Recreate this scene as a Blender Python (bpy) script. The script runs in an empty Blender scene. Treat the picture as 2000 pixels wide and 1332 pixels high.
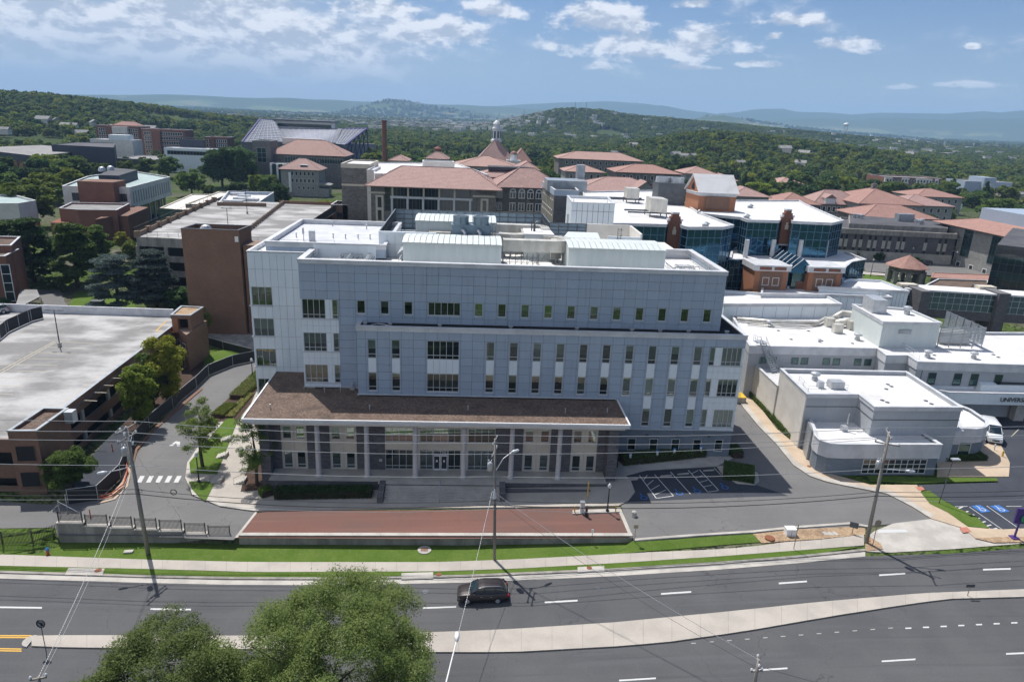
import bpy,bmesh,math,random
import numpy as np
from mathutils import Matrix,Vector
random.seed(7);rng = np.random.default_rng(11)
S = bpy.context.scene;COL = S.collection
# ---------------------------------------------------------------- camera
FPX,PITCH,ROLL,YAW,HC = 1359.36,math.radians(17.7445),math.radians(2.4343),math.radians(3.5876),44.0
def _axes():
 cp,sp = math.cos(PITCH),math.sin(PITCH)
 f = np.array([0,cp,-sp]);r = np.array([1.,0,0]);u = np.cross(r,f)
 c,s = math.cos(ROLL),math.sin(ROLL)
 r2,u2 = c*r+s*u,-s*r+c*u
 a,b = math.cos(-YAW),math.sin(-YAW)
 M = np.array([[a,-b,0],[b,a,0],[0,0,1]])
 return M@r2,M@u2,M@f
AR,AU,AF = _axes()
cam = bpy.data.objects.new('camera',bpy.data.cameras.new('camera'));COL.objects.link(cam)
cam.data.sensor_width = 36;cam.data.lens = FPX/2000*36;cam.data.clip_start = .5;cam.data.clip_end = 60000
cam.matrix_world = Matrix([[AR[0],AU[0],-AF[0],0],[AR[1],AU[1],-AF[1],0],[AR[2],AU[2],-AF[2],HC],[0,0,0,1]])
S.camera = cam
# ---------------------------------------------------------------- sun, exposure
SUN_EL = math.radians(61.3);SUN_AZ = math.radians(-32.5)      # azimuth clockwise from +Y
sd = Vector((math.sin(SUN_AZ)*math.cos(SUN_EL),math.cos(SUN_AZ)*math.cos(SUN_EL),math.sin(SUN_EL)))
sl = bpy.data.lights.new('sun','SUN');sl.energy = 4.4;sl.angle = math.radians(.53);sl.color = (1,.955,.9)
so = bpy.data.objects.new('sun',sl);COL.objects.link(so);so.rotation_euler = sd.to_track_quat('Z','Y').to_euler();so.location = (0,0,300)
S.view_settings.view_transform = 'Standard';S.view_settings.look = 'None'
HAZE_D = .00009
S.view_settings.exposure = 0.28;S.view_settings.gamma = 1;S.view_settings.use_curve_mapping = False
S.render.engine = 'CYCLES'
S.cycles.use_denoising = True;S.cycles.max_bounces = 6;S.cycles.diffuse_bounces = 3;S.cycles.glossy_bounces = 3
S.cycles.transmission_bounces = 4;S.cycles.transparent_max_bounces = 8;S.cycles.volume_bounces = 1
S.cycles.sample_clamp_indirect = 6;S.cycles.caustics_reflective = False;S.cycles.caustics_refractive = False
try: S.cycles.use_light_tree = False
except Exception: pass
# ---------------------------------------------------------------- photo geometry: a pixel of the photo (2000 px wide) to a point in the world
def ray(px,py): return AF*FPX + AR*(px-1000) - AU*(py-666)
def G(px,py,z=0.0):
 d = ray(px,py);t = (z-HC)/d[2];return Vector((d[0]*t,d[1]*t,z))
def YP(px,py,y):
 d = ray(px,py);t = y/d[1];return Vector((d[0]*t,y,HC+d[2]*t))
def lerp(a,b,t): return a+(b-a)*t
def interp(x,pts):
 return float(np.interp(x,[p[0] for p in pts],[p[1] for p in pts]))
TC = [(-60,-1.2),(-26,-1.2),(20,.1),(36,.3),(400,.3)]
TS = [(-60,-2.4),(-24,-2.2),(0,-1.6),(20,-.6),(36,.1),(50,.3),(400,.3)]
def yw(x): return 68.9-(min(max(x,-60),60)+45)*.033
def T(x,y,reg=None):
 c = interp(x,TC);s = interp(x,TS)
 if reg == 'c': return c
 if reg == 's': return s
 w = yw(x)
 k = (y-(w-3.0))/3.0 if (x > 18.6 or x < -45) else (y-(w-.25))/.25
 return lerp(s,c,min(1,max(0,k)))
def GT(px,py,reg=None):
 z = 0
 for _ in range(14):
  p = G(px,py,z);z = .5*z+.5*T(p.x,p.y,reg)
 return G(px,py,z)
def pl(pts,reg=None): return [GT(a,b,reg) for a,b in pts]
# ---------------------------------------------------------------- world: sky with clouds
W = bpy.data.worlds.new('World');S.world = W;W.use_nodes = True
def nn(nt,typ,**kw):
 n = nt.nodes.new(typ)
 for k,v in kw.items(): setattr(n,k,v)
 return n
def mth(nt,op,a,b=None,c=None,clamp=False):
 n = nt.nodes.new('ShaderNodeMath');n.operation = op;n.use_clamp = clamp
 for i,v in enumerate((a,b,c)):
  if v is None: continue
  if isinstance(v,(int,float)): n.inputs[i].default_value = v
  else: nt.links.new(v,n.inputs[i])
 return n.outputs[0]
def mixc(nt,fac,a,b,mode='MIX'):
 n = nt.nodes.new('ShaderNodeMix');n.data_type = 'RGBA';n.blend_type = mode
 for i,v in ((0,fac),(6,a),(7,b)):
  if isinstance(v,(int,float)): n.inputs[i].default_value = v
  elif isinstance(v,tuple): n.inputs[i].default_value = v if len(v) == 4 else (*v,1)
  else: nt.links.new(v,n.inputs[i])
 return n.outputs[2]
def ss(nt,x,lo,hi):
 n = nt.nodes.new('ShaderNodeMapRange');n.interpolation_type = 'SMOOTHSTEP'
 nt.links.new(x,n.inputs[0]);n.inputs[1].default_value = lo;n.inputs[2].default_value = hi
 return n.outputs[0]
def noise(nt,vec,scale,detail=4,rough=.55,dist=0):
 n = nt.nodes.new('ShaderNodeTexNoise');n.inputs['Scale'].default_value = scale;n.inputs['Detail'].default_value = detail
 n.inputs['Roughness'].default_value = rough;n.inputs['Distortion'].default_value = dist
 if vec is not None: nt.links.new(vec,n.inputs['Vector'])
 return n.outputs['Fac']
nt = W.node_tree
bg = nt.nodes['Background'];bg.inputs['Strength'].default_value = .066
sky = nn(nt,'ShaderNodeTexSky',sky_type='NISHITA');sky.sun_disc = False
sky.sun_elevation = SUN_EL;sky.sun_rotation = SUN_AZ;sky.altitude = 400;sky.air_density = 1.0;sky.dust_density = .3;sky.ozone_density = 3.0
tc = nn(nt,'ShaderNodeTexCoord');sep = nn(nt,'ShaderNodeSeparateXYZ');nt.links.new(tc.outputs['Generated'],sep.inputs[0])
X,Yv,Z = sep.outputs
az = mth(nt,'ARCTAN2',X,Yv);el = mth(nt,'ARCSINE',Z)
def azel(px,py):
 d = ray(px,py);return math.atan2(d[0],d[1]),math.atan2(d[2],math.hypot(d[0],d[1]))
zc = mth(nt,'ADD',mth(nt,'MAXIMUM',Z,0.0),.045)
cv = nn(nt,'ShaderNodeCombineXYZ');nt.links.new(mth(nt,'DIVIDE',X,zc),cv.inputs[0]);nt.links.new(mth(nt,'DIVIDE',Yv,zc),cv.inputs[1])
ce = nn(nt,'ShaderNodeCombineXYZ');nt.links.new(mth(nt,'MULTIPLY',az,1.0),ce.inputs[0]);nt.links.new(mth(nt,'MULTIPLY',el,2.0),ce.inputs[1])
n1 = noise(nt,ce.outputs[0],5.5,8,.55,.15)
n2 = noise(nt,ce.outputs[0],17,8,.60,.15)
# broad cloud field on the left, scattered cumulus on the right
lf = ss(nt,mth(nt,'MULTIPLY',az,-1.0),-azel(1120,100)[0],-azel(420,100)[0])
fld = mth(nt,'ADD',mth(nt,'MULTIPLY',lf,.54),mth(nt,'MULTIPLY',mth(nt,'SUBTRACT',n1,.5),1.25))
fld = mth(nt,'ADD',fld,mth(nt,'MULTIPLY',mth(nt,'SUBTRACT',n2,.5),.75))
field = mth(nt,'MULTIPLY',ss(nt,fld,.04,.5),.9)
BL = [(1175,45,80,26),(1190,92,95,26),(1385,85,85,26),(1290,100,140,20),(1352,10,40,9),(1558,42,62,10),(1632,90,44,11),(1512,73,18,7),
      (1335,132,50,6),(1165,130,38,7),(1470,126,40,5),(1900,166,50,5),(965,22,62,18),(1900,92,9,4),(1755,170,22,4),(850,65,110,26),(600,60,150,30),(200,20,130,30),(740,20,120,20),(330,30,110,16),(640,105,140,16),(60,60,60,14),(400,95,120,14)]
mask = None;shade = None
for (px,py,rx,ry) in BL:
 a0,e0 = azel(px,py);wa = rx/1359*1.35;we = ry/1359*1.75
 dx = mth(nt,'DIVIDE',mth(nt,'SUBTRACT',az,a0),wa);dy = mth(nt,'DIVIDE',mth(nt,'SUBTRACT',el,e0),we)
 # flat bases: squeeze the lower half
 dl = mth(nt,'MULTIPLY',mth(nt,'MINIMUM',dy,0.0),1.5);dyy = mth(nt,'ADD',mth(nt,'MAXIMUM',dy,0.0),dl)
 r2 = mth(nt,'ADD',mth(nt,'MULTIPLY',dx,dx),mth(nt,'MULTIPLY',dyy,dyy))
 m = mth(nt,'SUBTRACT',1.0,mth(nt,'SQRT',r2))
 m = mth(nt,'MULTIPLY',m,.62)
 mask = m if mask is None else mth(nt,'MAXIMUM',mask,m)
mask = mth(nt,'ADD',mask,mth(nt,'MULTIPLY',mth(nt,'SUBTRACT',n2,.5),1.9))
cum = mth(nt,'MULTIPLY',ss(nt,mask,.08,.42),.95)
# keep both fields to the part of the sky above the horizon
cover = mth(nt,'MULTIPLY',mth(nt,'MAXIMUM',field,cum),ss(nt,el,.012,.09))
# cloud brightness: sunlit tops, greyer where thick
cvo = nn(nt,'ShaderNodeVectorMath',operation='ADD');nt.links.new(ce.outputs[0],cvo.inputs[0]);cvo.inputs[1].default_value = (-.004,.022,0)
n3 = noise(nt,cvo.outputs[0],17,8,.60,.15)
relief = ss(nt,mth(nt,'SUBTRACT',n2,n3),-.09,.09)
cc = mixc(nt,relief,(6.4,7.2,8.6),(12.2,12.5,13.2))
skyc = mixc(nt,.0,sky.outputs[0],(0,0,0))
# the air near the horizon is hazy white-blue all round
hz = mth(nt,'SUBTRACT',1.0,ss(nt,el,-.02,.25))
skyb = mixc(nt,1.0,sky.outputs[0],(.62,.82,1.08),'MULTIPLY')
skyh = mixc(nt,mth(nt,'MULTIPLY',hz,mth(nt,'ADD',.5,mth(nt,'MULTIPLY',lf,.35))),skyb,(6.6,7.3,8.5))
fin = mixc(nt,cover,skyh,cc)
nt.links.new(fin,bg.inputs['Color'])
# ---------------------------------------------------------------- mesh builder
class MB:
 def __init__(s): s.v = [];s.f = []
 def face(s,pts):
  n = len(s.v);s.v += [tuple(p) for p in pts];s.f.append(tuple(range(n,n+len(pts))));return s
 def box(s,x0,y0,z0,x1,y1,z1):
  n = len(s.v)
  s.v += [(x0,y0,z0),(x1,y0,z0),(x1,y1,z0),(x0,y1,z0),(x0,y0,z1),(x1,y0,z1),(x1,y1,z1),(x0,y1,z1)]
  s.f += [(n,n+3,n+2,n+1),(n+4,n+5,n+6,n+7),(n,n+1,n+5,n+4),(n+1,n+2,n+6,n+5),(n+2,n+3,n+7,n+6),(n+3,n,n+4,n+7)]
  return s
 def obox(s,o,u,v,w,a,b,c):
  """box from origin o along unit vectors u v w with lengths a b c"""
  o,u,v,w = map(Vector,(o,u,v,w));n = len(s.v)
  P = [o,o+u*a,o+u*a+v*b,o+v*b];P += [p+w*c for p in P]
  s.v += [tuple(p) for p in P]
  s.f += [(n,n+3,n+2,n+1),(n+4,n+5,n+6,n+7),(n,n+1,n+5,n+4),(n+1,n+2,n+6,n+5),(n+2,n+3,n+7,n+6),(n+3,n,n+4,n+7)]
  return s
 def prism(s,poly,z0,z1,cap=True,bottom=False):
  """vertical walls from z0 to z1 (numbers or lists) over a polygon, counter-clockwise or not"""
  N = len(poly);n = len(s.v)
  ar = sum(poly[i][0]*poly[(i+1) % N][1]-poly[(i+1) % N][0]*poly[i][1] for i in range(N))
  P = list(poly) if ar > 0 else list(poly)[::-1]
  g = lambda z,i: z[i] if isinstance(z,(list,tuple)) else z
  s.v += [(p[0],p[1],g(z0,i)) for i,p in enumerate(P)] + [(p[0],p[1],g(z1,i)) for i,p in enumerate(P)]
  for i in range(N): j = (i+1) % N;s.f.append((n+i,n+j,n+N+j,n+N+i))
  if cap: s.f.append(tuple(n+N+i for i in range(N)))
  if bottom: s.f.append(tuple(n+i for i in range(N))[::-1])
  return s
 def tube(s,a,b,r,n=8,r2=None,cap=True):
  a,b = Vector(a),Vector(b);d = (b-a).normalized();r2 = r if r2 is None else r2
  u = d.orthogonal().normalized();v = d.cross(u);k = len(s.v)
  for p,rr in ((a,r),(b,r2)):
   for i in range(n):
    t = 2*math.pi*i/n;s.v.append(tuple(p+(u*math.cos(t)+v*math.sin(t))*rr))
  for i in range(n): j = (i+1) % n;s.f.append((k+i,k+j,k+n+j,k+n+i))
  if cap: s.f.append(tuple(k+i for i in range(n))[::-1]);s.f.append(tuple(k+n+i for i in range(n)))
  return s
 def path(s,pts,r,n=6):
  pts = [Vector(p) for p in pts];k = len(s.v);m = len(pts)
  for q,p in enumerate(pts):
   d = (pts[min(q+1,m-1)]-pts[max(q-1,0)]).normalized()
   up = Vector((0,0,1)) if abs(d.z) < .95 else Vector((1,0,0))
   u = d.cross(up).normalized();v = u.cross(d)
   rr = r[q] if isinstance(r,(list,tuple)) else r
   for i in range(n):
    t = 2*math.pi*i/n;s.v.append(tuple(p+(u*math.cos(t)+v*math.sin(t))*rr))
  for q in range(m-1):
   for i in range(n): j = (i+1) % n;s.f.append((k+q*n+i,k+q*n+j,k+(q+1)*n+j,k+(q+1)*n+i))
  s.f.append(tuple(k+i for i in range(n))[::-1]);s.f.append(tuple(k+(m-1)*n+i for i in range(n)))
  return s
 def lathe(s,c,prof,n=12):
  k = len(s.v)
  for (r,z) in prof:
   for i in range(n):
    t = 2*math.pi*i/n;s.v.append((c[0]+r*math.cos(t),c[1]+r*math.sin(t),c[2]+z))
  for q in range(len(prof)-1):
   for i in range(n): j = (i+1) % n;s.f.append((k+q*n+i,k+q*n+j,k+(q+1)*n+j,k+(q+1)*n+i))
  s.f.append(tuple(k+(len(prof)-1)*n+i for i in range(n)));s.f.append(tuple(k+i for i in range(n))[::-1])
  return s
 def mesh(s,name,mat,off=(0,0,0)):
  m = bpy.data.meshes.new(name);ox,oy,oz = off
  m.from_pydata([(x-ox,y-oy,z-oz) for x,y,z in s.v],[],s.f);m.materials.append(M[mat] if isinstance(mat,str) else mat)
  return m
def wloc(o):
 v = Vector((0,0,0))
 while o is not None: v += o.location;o = o.parent
 return v
def part(name,mb,mat,parent=None,label=None,kind=None,smooth=False,mesh=None):
 off = wloc(parent) if parent is not None else (0,0,0)
 m = mesh or mb.mesh(name,mat,off)
 if smooth:
  for p in m.polygons: p.use_smooth = True
 o = bpy.data.objects.new(name,m);COL.objects.link(o)
 if parent is not None: o.parent = parent
 if label: o['label'] = label
 if kind: o['kind'] = kind
 return o
def inst(name,mesh,parent,loc,rz=0,scale=None):
 """a part sharing a mesh, placed at world point loc (parent's unrotated)"""
 o = bpy.data.objects.new(name,mesh);COL.objects.link(o)
 if parent is not None: o.parent = parent;loc = Vector(loc)-wloc(parent)
 o.location = loc;o.rotation_euler = (0,0,rz)
 if scale: o.scale = scale
 return o
def tag(o,label,cat,group=None):
 o['label'] = label;o['category'] = cat
 if group: o['group'] = group
 return o
def thing(name,label,cat,loc,group=None,rz=0):
 o = bpy.data.objects.new(name,None);COL.objects.link(o);o.location = loc;o.rotation_euler = (0,0,rz);o.empty_display_size = .5
 return tag(o,label,cat,group)
def struct(name,mb,mat,parent=None,mesh=None):
 o = part(name,mb,mat,parent,mesh=mesh)
 if parent is None: o['kind'] = 'structure'
 return o
def copy_tree(o,loc=None,rz=None,label=None,parent=None,scale=None):
 c = o.copy();COL.objects.link(c)
 if parent is not None: c.parent = parent
 if loc is not None: c.location = loc
 if rz is not None: c.rotation_euler = (0,0,rz)
 if scale is not None: c.scale = scale
 if label: c['label'] = label
 for ch in [q for q in KIDS(o)]: copy_tree(ch,parent=c)
 return c
def KIDS(o): return [q for q in bpy.data.objects if q.parent == o]
# ---------------------------------------------------------------- materials
M = {}
def mat(name,col,rough=.7,metal=0,spec=.5):
 m = bpy.data.materials.new(name);m.use_nodes = True;b = m.node_tree.nodes['Principled BSDF']
 b.inputs['Base Color'].default_value = (*col,1);b.inputs['Roughness'].default_value = rough;b.inputs['Metallic'].default_value = metal
 b.inputs['Specular IOR Level'].default_value = spec
 M[name] = m;return m,m.node_tree,b
def pos(nt): return nn(nt,'ShaderNodeNewGeometry').outputs['Position']
def scaled(nt,vec,sx,sy,sz):
 n = nn(nt,'ShaderNodeVectorMath',operation='MULTIPLY');nt.links.new(vec,n.inputs[0]);n.inputs[1].default_value = (sx,sy,sz);return n.outputs[0]
def bump(nt,b,h,strength=.3,dist=.02):
 n = nn(nt,'ShaderNodeBump');n.inputs['Strength'].default_value = strength;n.inputs['Distance'].default_value = dist
 nt.links.new(h,n.inputs['Height']);nt.links.new(n.outputs[0],b.inputs['Normal'])
def noisy(name,c1,c2,scale=1.0,rough=.8,detail=6,lo=.35,hi=.65,spec=.3,fine=None,metal=0,bmp=0,stretch=(1,1,1),vary=0,streak=0):
 """two-colour wear; fine = (amount, scale) adds grain"""
 m,nt,b = mat(name,c1,rough,metal,spec);P = scaled(nt,pos(nt),*stretch)
 f = ss(nt,noise(nt,P,scale,detail),lo,hi);c = mixc(nt,f,c1,c2)
 if fine:
  g = noise(nt,pos(nt),fine[1],2,.6);k = mth(nt,'ADD',1-fine[0],mth(nt,'MULTIPLY',g,2*fine[0]))
  q = nn(nt,'ShaderNodeCombineXYZ');[nt.links.new(k,q.inputs[i]) for i in range(3)]
  c = mixc(nt,1.0,c,q.outputs[0],'MULTIPLY')
  if bmp: bump(nt,b,g,bmp,.03)
 if vary:
  r = nn(nt,'ShaderNodeObjectInfo').outputs['Random'];k = mth(nt,'ADD',1-vary,mth(nt,'MULTIPLY',r,2*vary))
  if streak: k = mth(nt,'SUBTRACT',k,mth(nt,'MULTIPLY',ss(nt,noise(nt,scaled(nt,pos(nt),2.2,2.2,.12),1,4,.7),.5,.8),streak))
  q = nn(nt,'ShaderNodeCombineXYZ');[nt.links.new(k,q.inputs[i]) for i in range(3)];c = mixc(nt,1.0,c,q.outputs[0],'MULTIPLY')
 nt.links.new(c,b.inputs['Base Color']);return m
def wallvec(nt):
 """(distance along wall, height) for walls facing any way"""
 g = nn(nt,'ShaderNodeNewGeometry');sp = nn(nt,'ShaderNodeSeparateXYZ');nt.links.new(g.outputs['Position'],sp.inputs[0])
 sn = nn(nt,'ShaderNodeSeparateXYZ');nt.links.new(g.outputs['True Normal'],sn.inputs[0])
 u = mth(nt,'SUBTRACT',mth(nt,'MULTIPLY',sp.outputs[0],sn.outputs[1]),mth(nt,'MULTIPLY',sp.outputs[1],sn.outputs[0]))
 c = nn(nt,'ShaderNodeCombineXYZ');nt.links.new(u,c.inputs[0]);nt.links.new(sp.outputs[2],c.inputs[1]);return c.outputs[0]
def bricky(name,c1,c2,mortar,bw,bh,ms=.012,rough=.85,var=.5):
 m,nt,b = mat(name,c1,rough,0,.25);v = wallvec(nt)
 t = nn(nt,'ShaderNodeTexBrick');nt.links.new(v,t.inputs['Vector']);t.inputs['Scale'].default_value = 1
 t.inputs['Brick Width'].default_value = bw;t.inputs['Row Height'].default_value = bh;t.inputs['Mortar Size'].default_value = ms
 t.inputs['Color1'].default_value = (*c1,1);t.inputs['Color2'].default_value = (*c2,1);t.inputs['Mortar'].default_value = (*mortar,1);t.inputs['Bias'].default_value = 0
 n = noise(nt,pos(nt),.35,5);k = mth(nt,'ADD',1-var/2,mth(nt,'MULTIPLY',n,var))
 q = nn(nt,'ShaderNodeCombineXYZ');[nt.links.new(k,q.inputs[i]) for i in range(3)]
 nt.links.new(mixc(nt,1.0,t.outputs['Color'],q.outputs[0],'MULTIPLY'),b.inputs['Base Color'])
 bump(nt,b,t.outputs['Fac'],-.4,.02);return m
noisy('wall_grey',(.40,.42,.445),(.36,.38,.405),.3,.7,fine=(.05,3),streak=.12,vary=.001)
noisy('panel_grey',(.335,.40,.49),(.35,.415,.505),.25,.5,fine=(.05,3.0),spec=.4,vary=.05,streak=.16)
noisy('panel_white',(.70,.76,.79),(.74,.79,.82),.3,.45,fine=(.03,2.5),spec=.4,vary=.035,streak=.1)
noisy('coping',(.60,.61,.63),(.50,.51,.53),.6,.45,fine=(.05,6),spec=.4)
mat('joint',(.05,.055,.065),.9)
def membrane(name,a,b_,sc_):
 m,nt,b = mat(name,a,.75,0,.25);P = pos(nt)
 c = mixc(nt,ss(nt,noise(nt,P,sc_,9,.65,.6),.44,.74),a,b_);c = mixc(nt,mth(nt,'MULTIPLY',ss(nt,noise(nt,P,.9,5,.7),.58,.8),.5),c,tuple(x*.72 for x in a))
 t = nn(nt,'ShaderNodeTexBrick');nt.links.new(P,t.inputs['Vector']);t.inputs['Scale'].default_value = 1;t.inputs['Brick Width'].default_value = 9;t.inputs['Row Height'].default_value = 2.9;t.inputs['Mortar Size'].default_value = .06
 c = mixc(nt,mth(nt,'MULTIPLY',t.outputs['Fac'],.16),c,(.3,.3,.3));nt.links.new(c,b.inputs['Base Color'])
membrane('roof_white',(.64,.64,.645),(.53,.525,.515),.16);membrane('roof_white_stained',(.72,.715,.70),(.48,.46,.43),.3)
def gravel(name,a,b_,dark):
 m,nt,b = mat(name,a,.95,0,.1);v = nn(nt,'ShaderNodeTexVoronoi');v.inputs['Scale'].default_value = 7;nt.links.new(pos(nt),v.inputs['Vector'])
 sp = nn(nt,'ShaderNodeSeparateColor');nt.links.new(v.outputs['Color'],sp.inputs[0])
 c = mixc(nt,sp.outputs[0],a,b_);c = mixc(nt,ss(nt,noise(nt,pos(nt),.5,6,.6),.45,.7),c,dark)
 c = mixc(nt,ss(nt,noise(nt,pos(nt),3.2,4,.7),.35,.7),mixc(nt,1.0,c,(.72,.72,.72),'MULTIPLY'),c)
 nt.links.new(c,b.inputs['Base Color']);bump(nt,b,v.outputs['Distance'],.7,.06)
gravel('gravel_brown',(.24,.18,.145),(.12,.085,.068),(.12,.09,.075))
gravel('gravel_tan',(.55,.40,.26),(.36,.25,.16),(.3,.21,.14))
gravel('gravel_black',(.035,.035,.038),(.022,.022,.025),(.02,.02,.02))
bricky('stone_dark',(.13,.125,.135),(.075,.072,.078),(.16,.16,.165),.62,.2,.018)
bricky('stone_blue',(.19,.22,.255),(.16,.19,.225),(.13,.155,.185),.6,.3,.014,var=.3)
bricky('stone_uni',(.20,.19,.18),(.115,.108,.102),(.22,.21,.195),.9,.35,.03)
bricky('stone_pale',(.34,.335,.32),(.26,.255,.245),(.2,.2,.19),.9,.4,.03)
bricky('brick_brown',(.22,.112,.07),(.15,.075,.048),(.25,.18,.14),.26,.085,.012)
bricky('brick_red',(.25,.10,.065),(.18,.072,.05),(.2,.12,.09),.26,.085,.012)
bricky('brick_orange',(.38,.155,.075),(.30,.115,.055),(.33,.2,.14),.3,.1,.012)
noisy('cream',(.60,.545,.45),(.54,.49,.41),.6,.8,fine=(.04,4))
noisy('cream_wall',(.70,.67,.62),(.62,.59,.54),.4,.85,fine=(.03,3))
noisy('concrete',(.47,.445,.405),(.37,.35,.32),.5,.9,8,fine=(.10,5),spec=.2,bmp=.1)
noisy('concrete_old',(.33,.31,.28),(.21,.2,.185),.8,.9,8,fine=(.12,4),spec=.2,stretch=(1,1,.35))
noisy('concrete_deck',(.43,.425,.42),(.215,.21,.205),.12,.9,10,.36,.62,fine=(.12,1.2),spec=.2,stretch=(1,1.7,1))
noisy('slab',(.43,.395,.35),(.37,.34,.305),.35,.9,6,fine=(.08,5),spec=.2)
noisy('slab_tan',(.50,.40,.30),(.43,.34,.25),.5,.9,6,fine=(.08,5),spec=.2)
noisy('column',(.50,.47,.46),(.45,.43,.42),.7,.7,fine=(.03,3))
def asphalt(name,a,b_,tyre=.0):
 m,nt,b = mat(name,a,.92,0,.25);P = pos(nt)
 c = mixc(nt,ss(nt,noise(nt,P,.12,8,.6),.35,.68),a,b_)
 st = noise(nt,scaled(nt,P,.025,.8,1),1.0,5,.6);c = mixc(nt,mth(nt,'MULTIPLY',ss(nt,st,.48,.7),tyre),c,tuple(x*1.3 for x in a));st = noise(nt,scaled(nt,P,.03,1.5,1),.8,4,.6);c = mixc(nt,mth(nt,'MULTIPLY',ss(nt,st,.55,.75),tyre*.8),c,tuple(x*.7 for x in a))
 g = noise(nt,P,9,3,.8);q = nn(nt,'ShaderNodeCombineXYZ');k = mth(nt,'ADD',.72,mth(nt,'MULTIPLY',g,.56));[nt.links.new(k,q.inputs[i]) for i in range(3)]
 c = mixc(nt,1.0,c,q.outputs[0],'MULTIPLY')
 # hairline cracks
 v = nn(nt,'ShaderNodeTexVoronoi',feature='DISTANCE_TO_EDGE');v.inputs['Scale'].default_value = .16
 d = nn(nt,'ShaderNodeVectorMath',operation='ADD');nz = nn(nt,'ShaderNodeTexNoise');nz.inputs['Scale'].default_value = .8;nz.inputs['Detail'].default_value = 4;nt.links.new(P,nz.inputs['Vector'])
 sc2 = scaled(nt,nz.outputs['Color'],2.6,2.6,0);nt.links.new(P,d.inputs[0]);nt.links.new(sc2,d.inputs[1]);nt.links.new(d.outputs[0],v.inputs['Vector'])
 cr = mth(nt,'MULTIPLY',mth(nt,'SUBTRACT',1.0,ss(nt,v.outputs['Distance'],.002,.009)),ss(nt,noise(nt,P,.05,2),.45,.6))
 c = mixc(nt,mth(nt,'MULTIPLY',cr,.5),c,tuple(x*.45 for x in a))
 nt.links.new(c,b.inputs['Base Color']);bump(nt,b,g,.25,.02)
asphalt('asphalt_road',(.082,.083,.088),(.10,.101,.104),.6)
asphalt('asphalt_drive',(.145,.143,.143),(.17,.167,.163),.25)
asphalt('asphalt_red',(.165,.084,.068),(.14,.084,.072),.5)
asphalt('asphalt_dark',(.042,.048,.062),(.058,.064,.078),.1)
def grass(name,a,b_,c3):
 m,nt,b = mat(name,a,.95,0,.1);P = pos(nt)
 c = mixc(nt,ss(nt,noise(nt,P,.35,6,.6),.35,.65),a,b_);c = mixc(nt,mth(nt,'MULTIPLY',ss(nt,noise(nt,P,1.7,5,.7),.52,.72),.55),c,c3)
 g = noise(nt,scaled(nt,P,1,1.6,1),6,4,.8);q = nn(nt,'ShaderNodeCombineXYZ');k = mth(nt,'ADD',.35,mth(nt,'MULTIPLY',g,1.3));[nt.links.new(k,q.inputs[i]) for i in range(3)]
 c = mixc(nt,1.0,c,q.outputs[0],'MULTIPLY');nt.links.new(c,b.inputs['Base Color']);bump(nt,b,g,.8,.08)
grass('grass',(.074,.13,.02),(.10,.155,.03),(.15,.17,.06))
grass('grass_far',(.10,.15,.045),(.13,.175,.06),(.15,.17,.07))
def tiles(name,c1,c2):
 m,nt,b = mat(name,c1,.8,0,.25);P = pos(nt)
 v = nn(nt,'ShaderNodeTexVoronoi');v.inputs['Scale'].default_value = 2.6;nt.links.new(P,v.inputs['Vector']);sp = nn(nt,'ShaderNodeSeparateColor');nt.links.new(v.outputs['Color'],sp.inputs[0])
 c = mixc(nt,sp.outputs[0],c1,c2);c = mixc(nt,mth(nt,'MULTIPLY',ss(nt,noise(nt,P,.2,5),.45,.7),.4),c,tuple(x*.7 for x in c1));nt.links.new(c,b.inputs['Base Color'])
 w = nn(nt,'ShaderNodeTexWave',wave_type='BANDS',bands_direction='Z');w.inputs['Scale'].default_value = 1.1;nt.links.new(P,w.inputs['Vector']);bump(nt,b,w.outputs['Fac'],.8,.12)
tiles('tile_pink',(.40,.265,.235),(.30,.195,.175));tiles('tile_red',(.38,.225,.185),(.28,.16,.135));tiles('tile_far',(.41,.265,.225),(.33,.21,.18))
noisy('roof_dark',(.07,.07,.08),(.10,.10,.108),.2,.85,fine=(.1,2))
noisy('roof_grey',(.27,.265,.26),(.20,.198,.195),.2,.85,fine=(.08,2))
noisy('roof_pale_green',(.34,.43,.42),(.28,.37,.365),.4,.6,fine=(.05,2))
noisy('navy',(.028,.036,.055),(.035,.043,.062),.5,.6)
noisy('stadium_seats',(.27,.28,.33),(.22,.23,.28),.2,.7,fine=(.15,1.5))
noisy('stadium_purple',(.05,.045,.16),(.06,.05,.18),.3,.6)
noisy('duct',(.66,.64,.58),(.5,.48,.43),.7,.45,8,fine=(.08,4),metal=.35,spec=.5,stretch=(1,1,.3))
noisy('unit_green',(.55,.60,.59),(.60,.64,.63),.7,.5,fine=(.04,3),spec=.4,stretch=(3,1,.3))
noisy('steel',(.38,.41,.44),(.30,.33,.36),.8,.4,metal=.5,fine=(.08,6))
noisy('steel_dark',(.12,.13,.145),(.09,.1,.11),.8,.5,metal=.4)
noisy('tower_blue',(.20,.265,.32),(.17,.235,.29),.8,.5,metal=.2)
noisy('wood_pole',(.30,.28,.25),(.20,.185,.17),1.2,.9,fine=(.15,9),stretch=(1,1,.2))
noisy('galv',(.52,.54,.56),(.42,.44,.46),1,.4,metal=.4)
mat('porcelain',(.62,.64,.66),.3);mat('wire',(.36,.37,.38),.5,.2);mat('wire_dark',(.03,.03,.032),.6)
mat('black_metal',(.018,.018,.02),.5);mat('black_mesh',(.022,.024,.028),.85);mat('white_paint',(.72,.73,.74),.6);mat('mark_white',(.52,.525,.52),.8)
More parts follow.
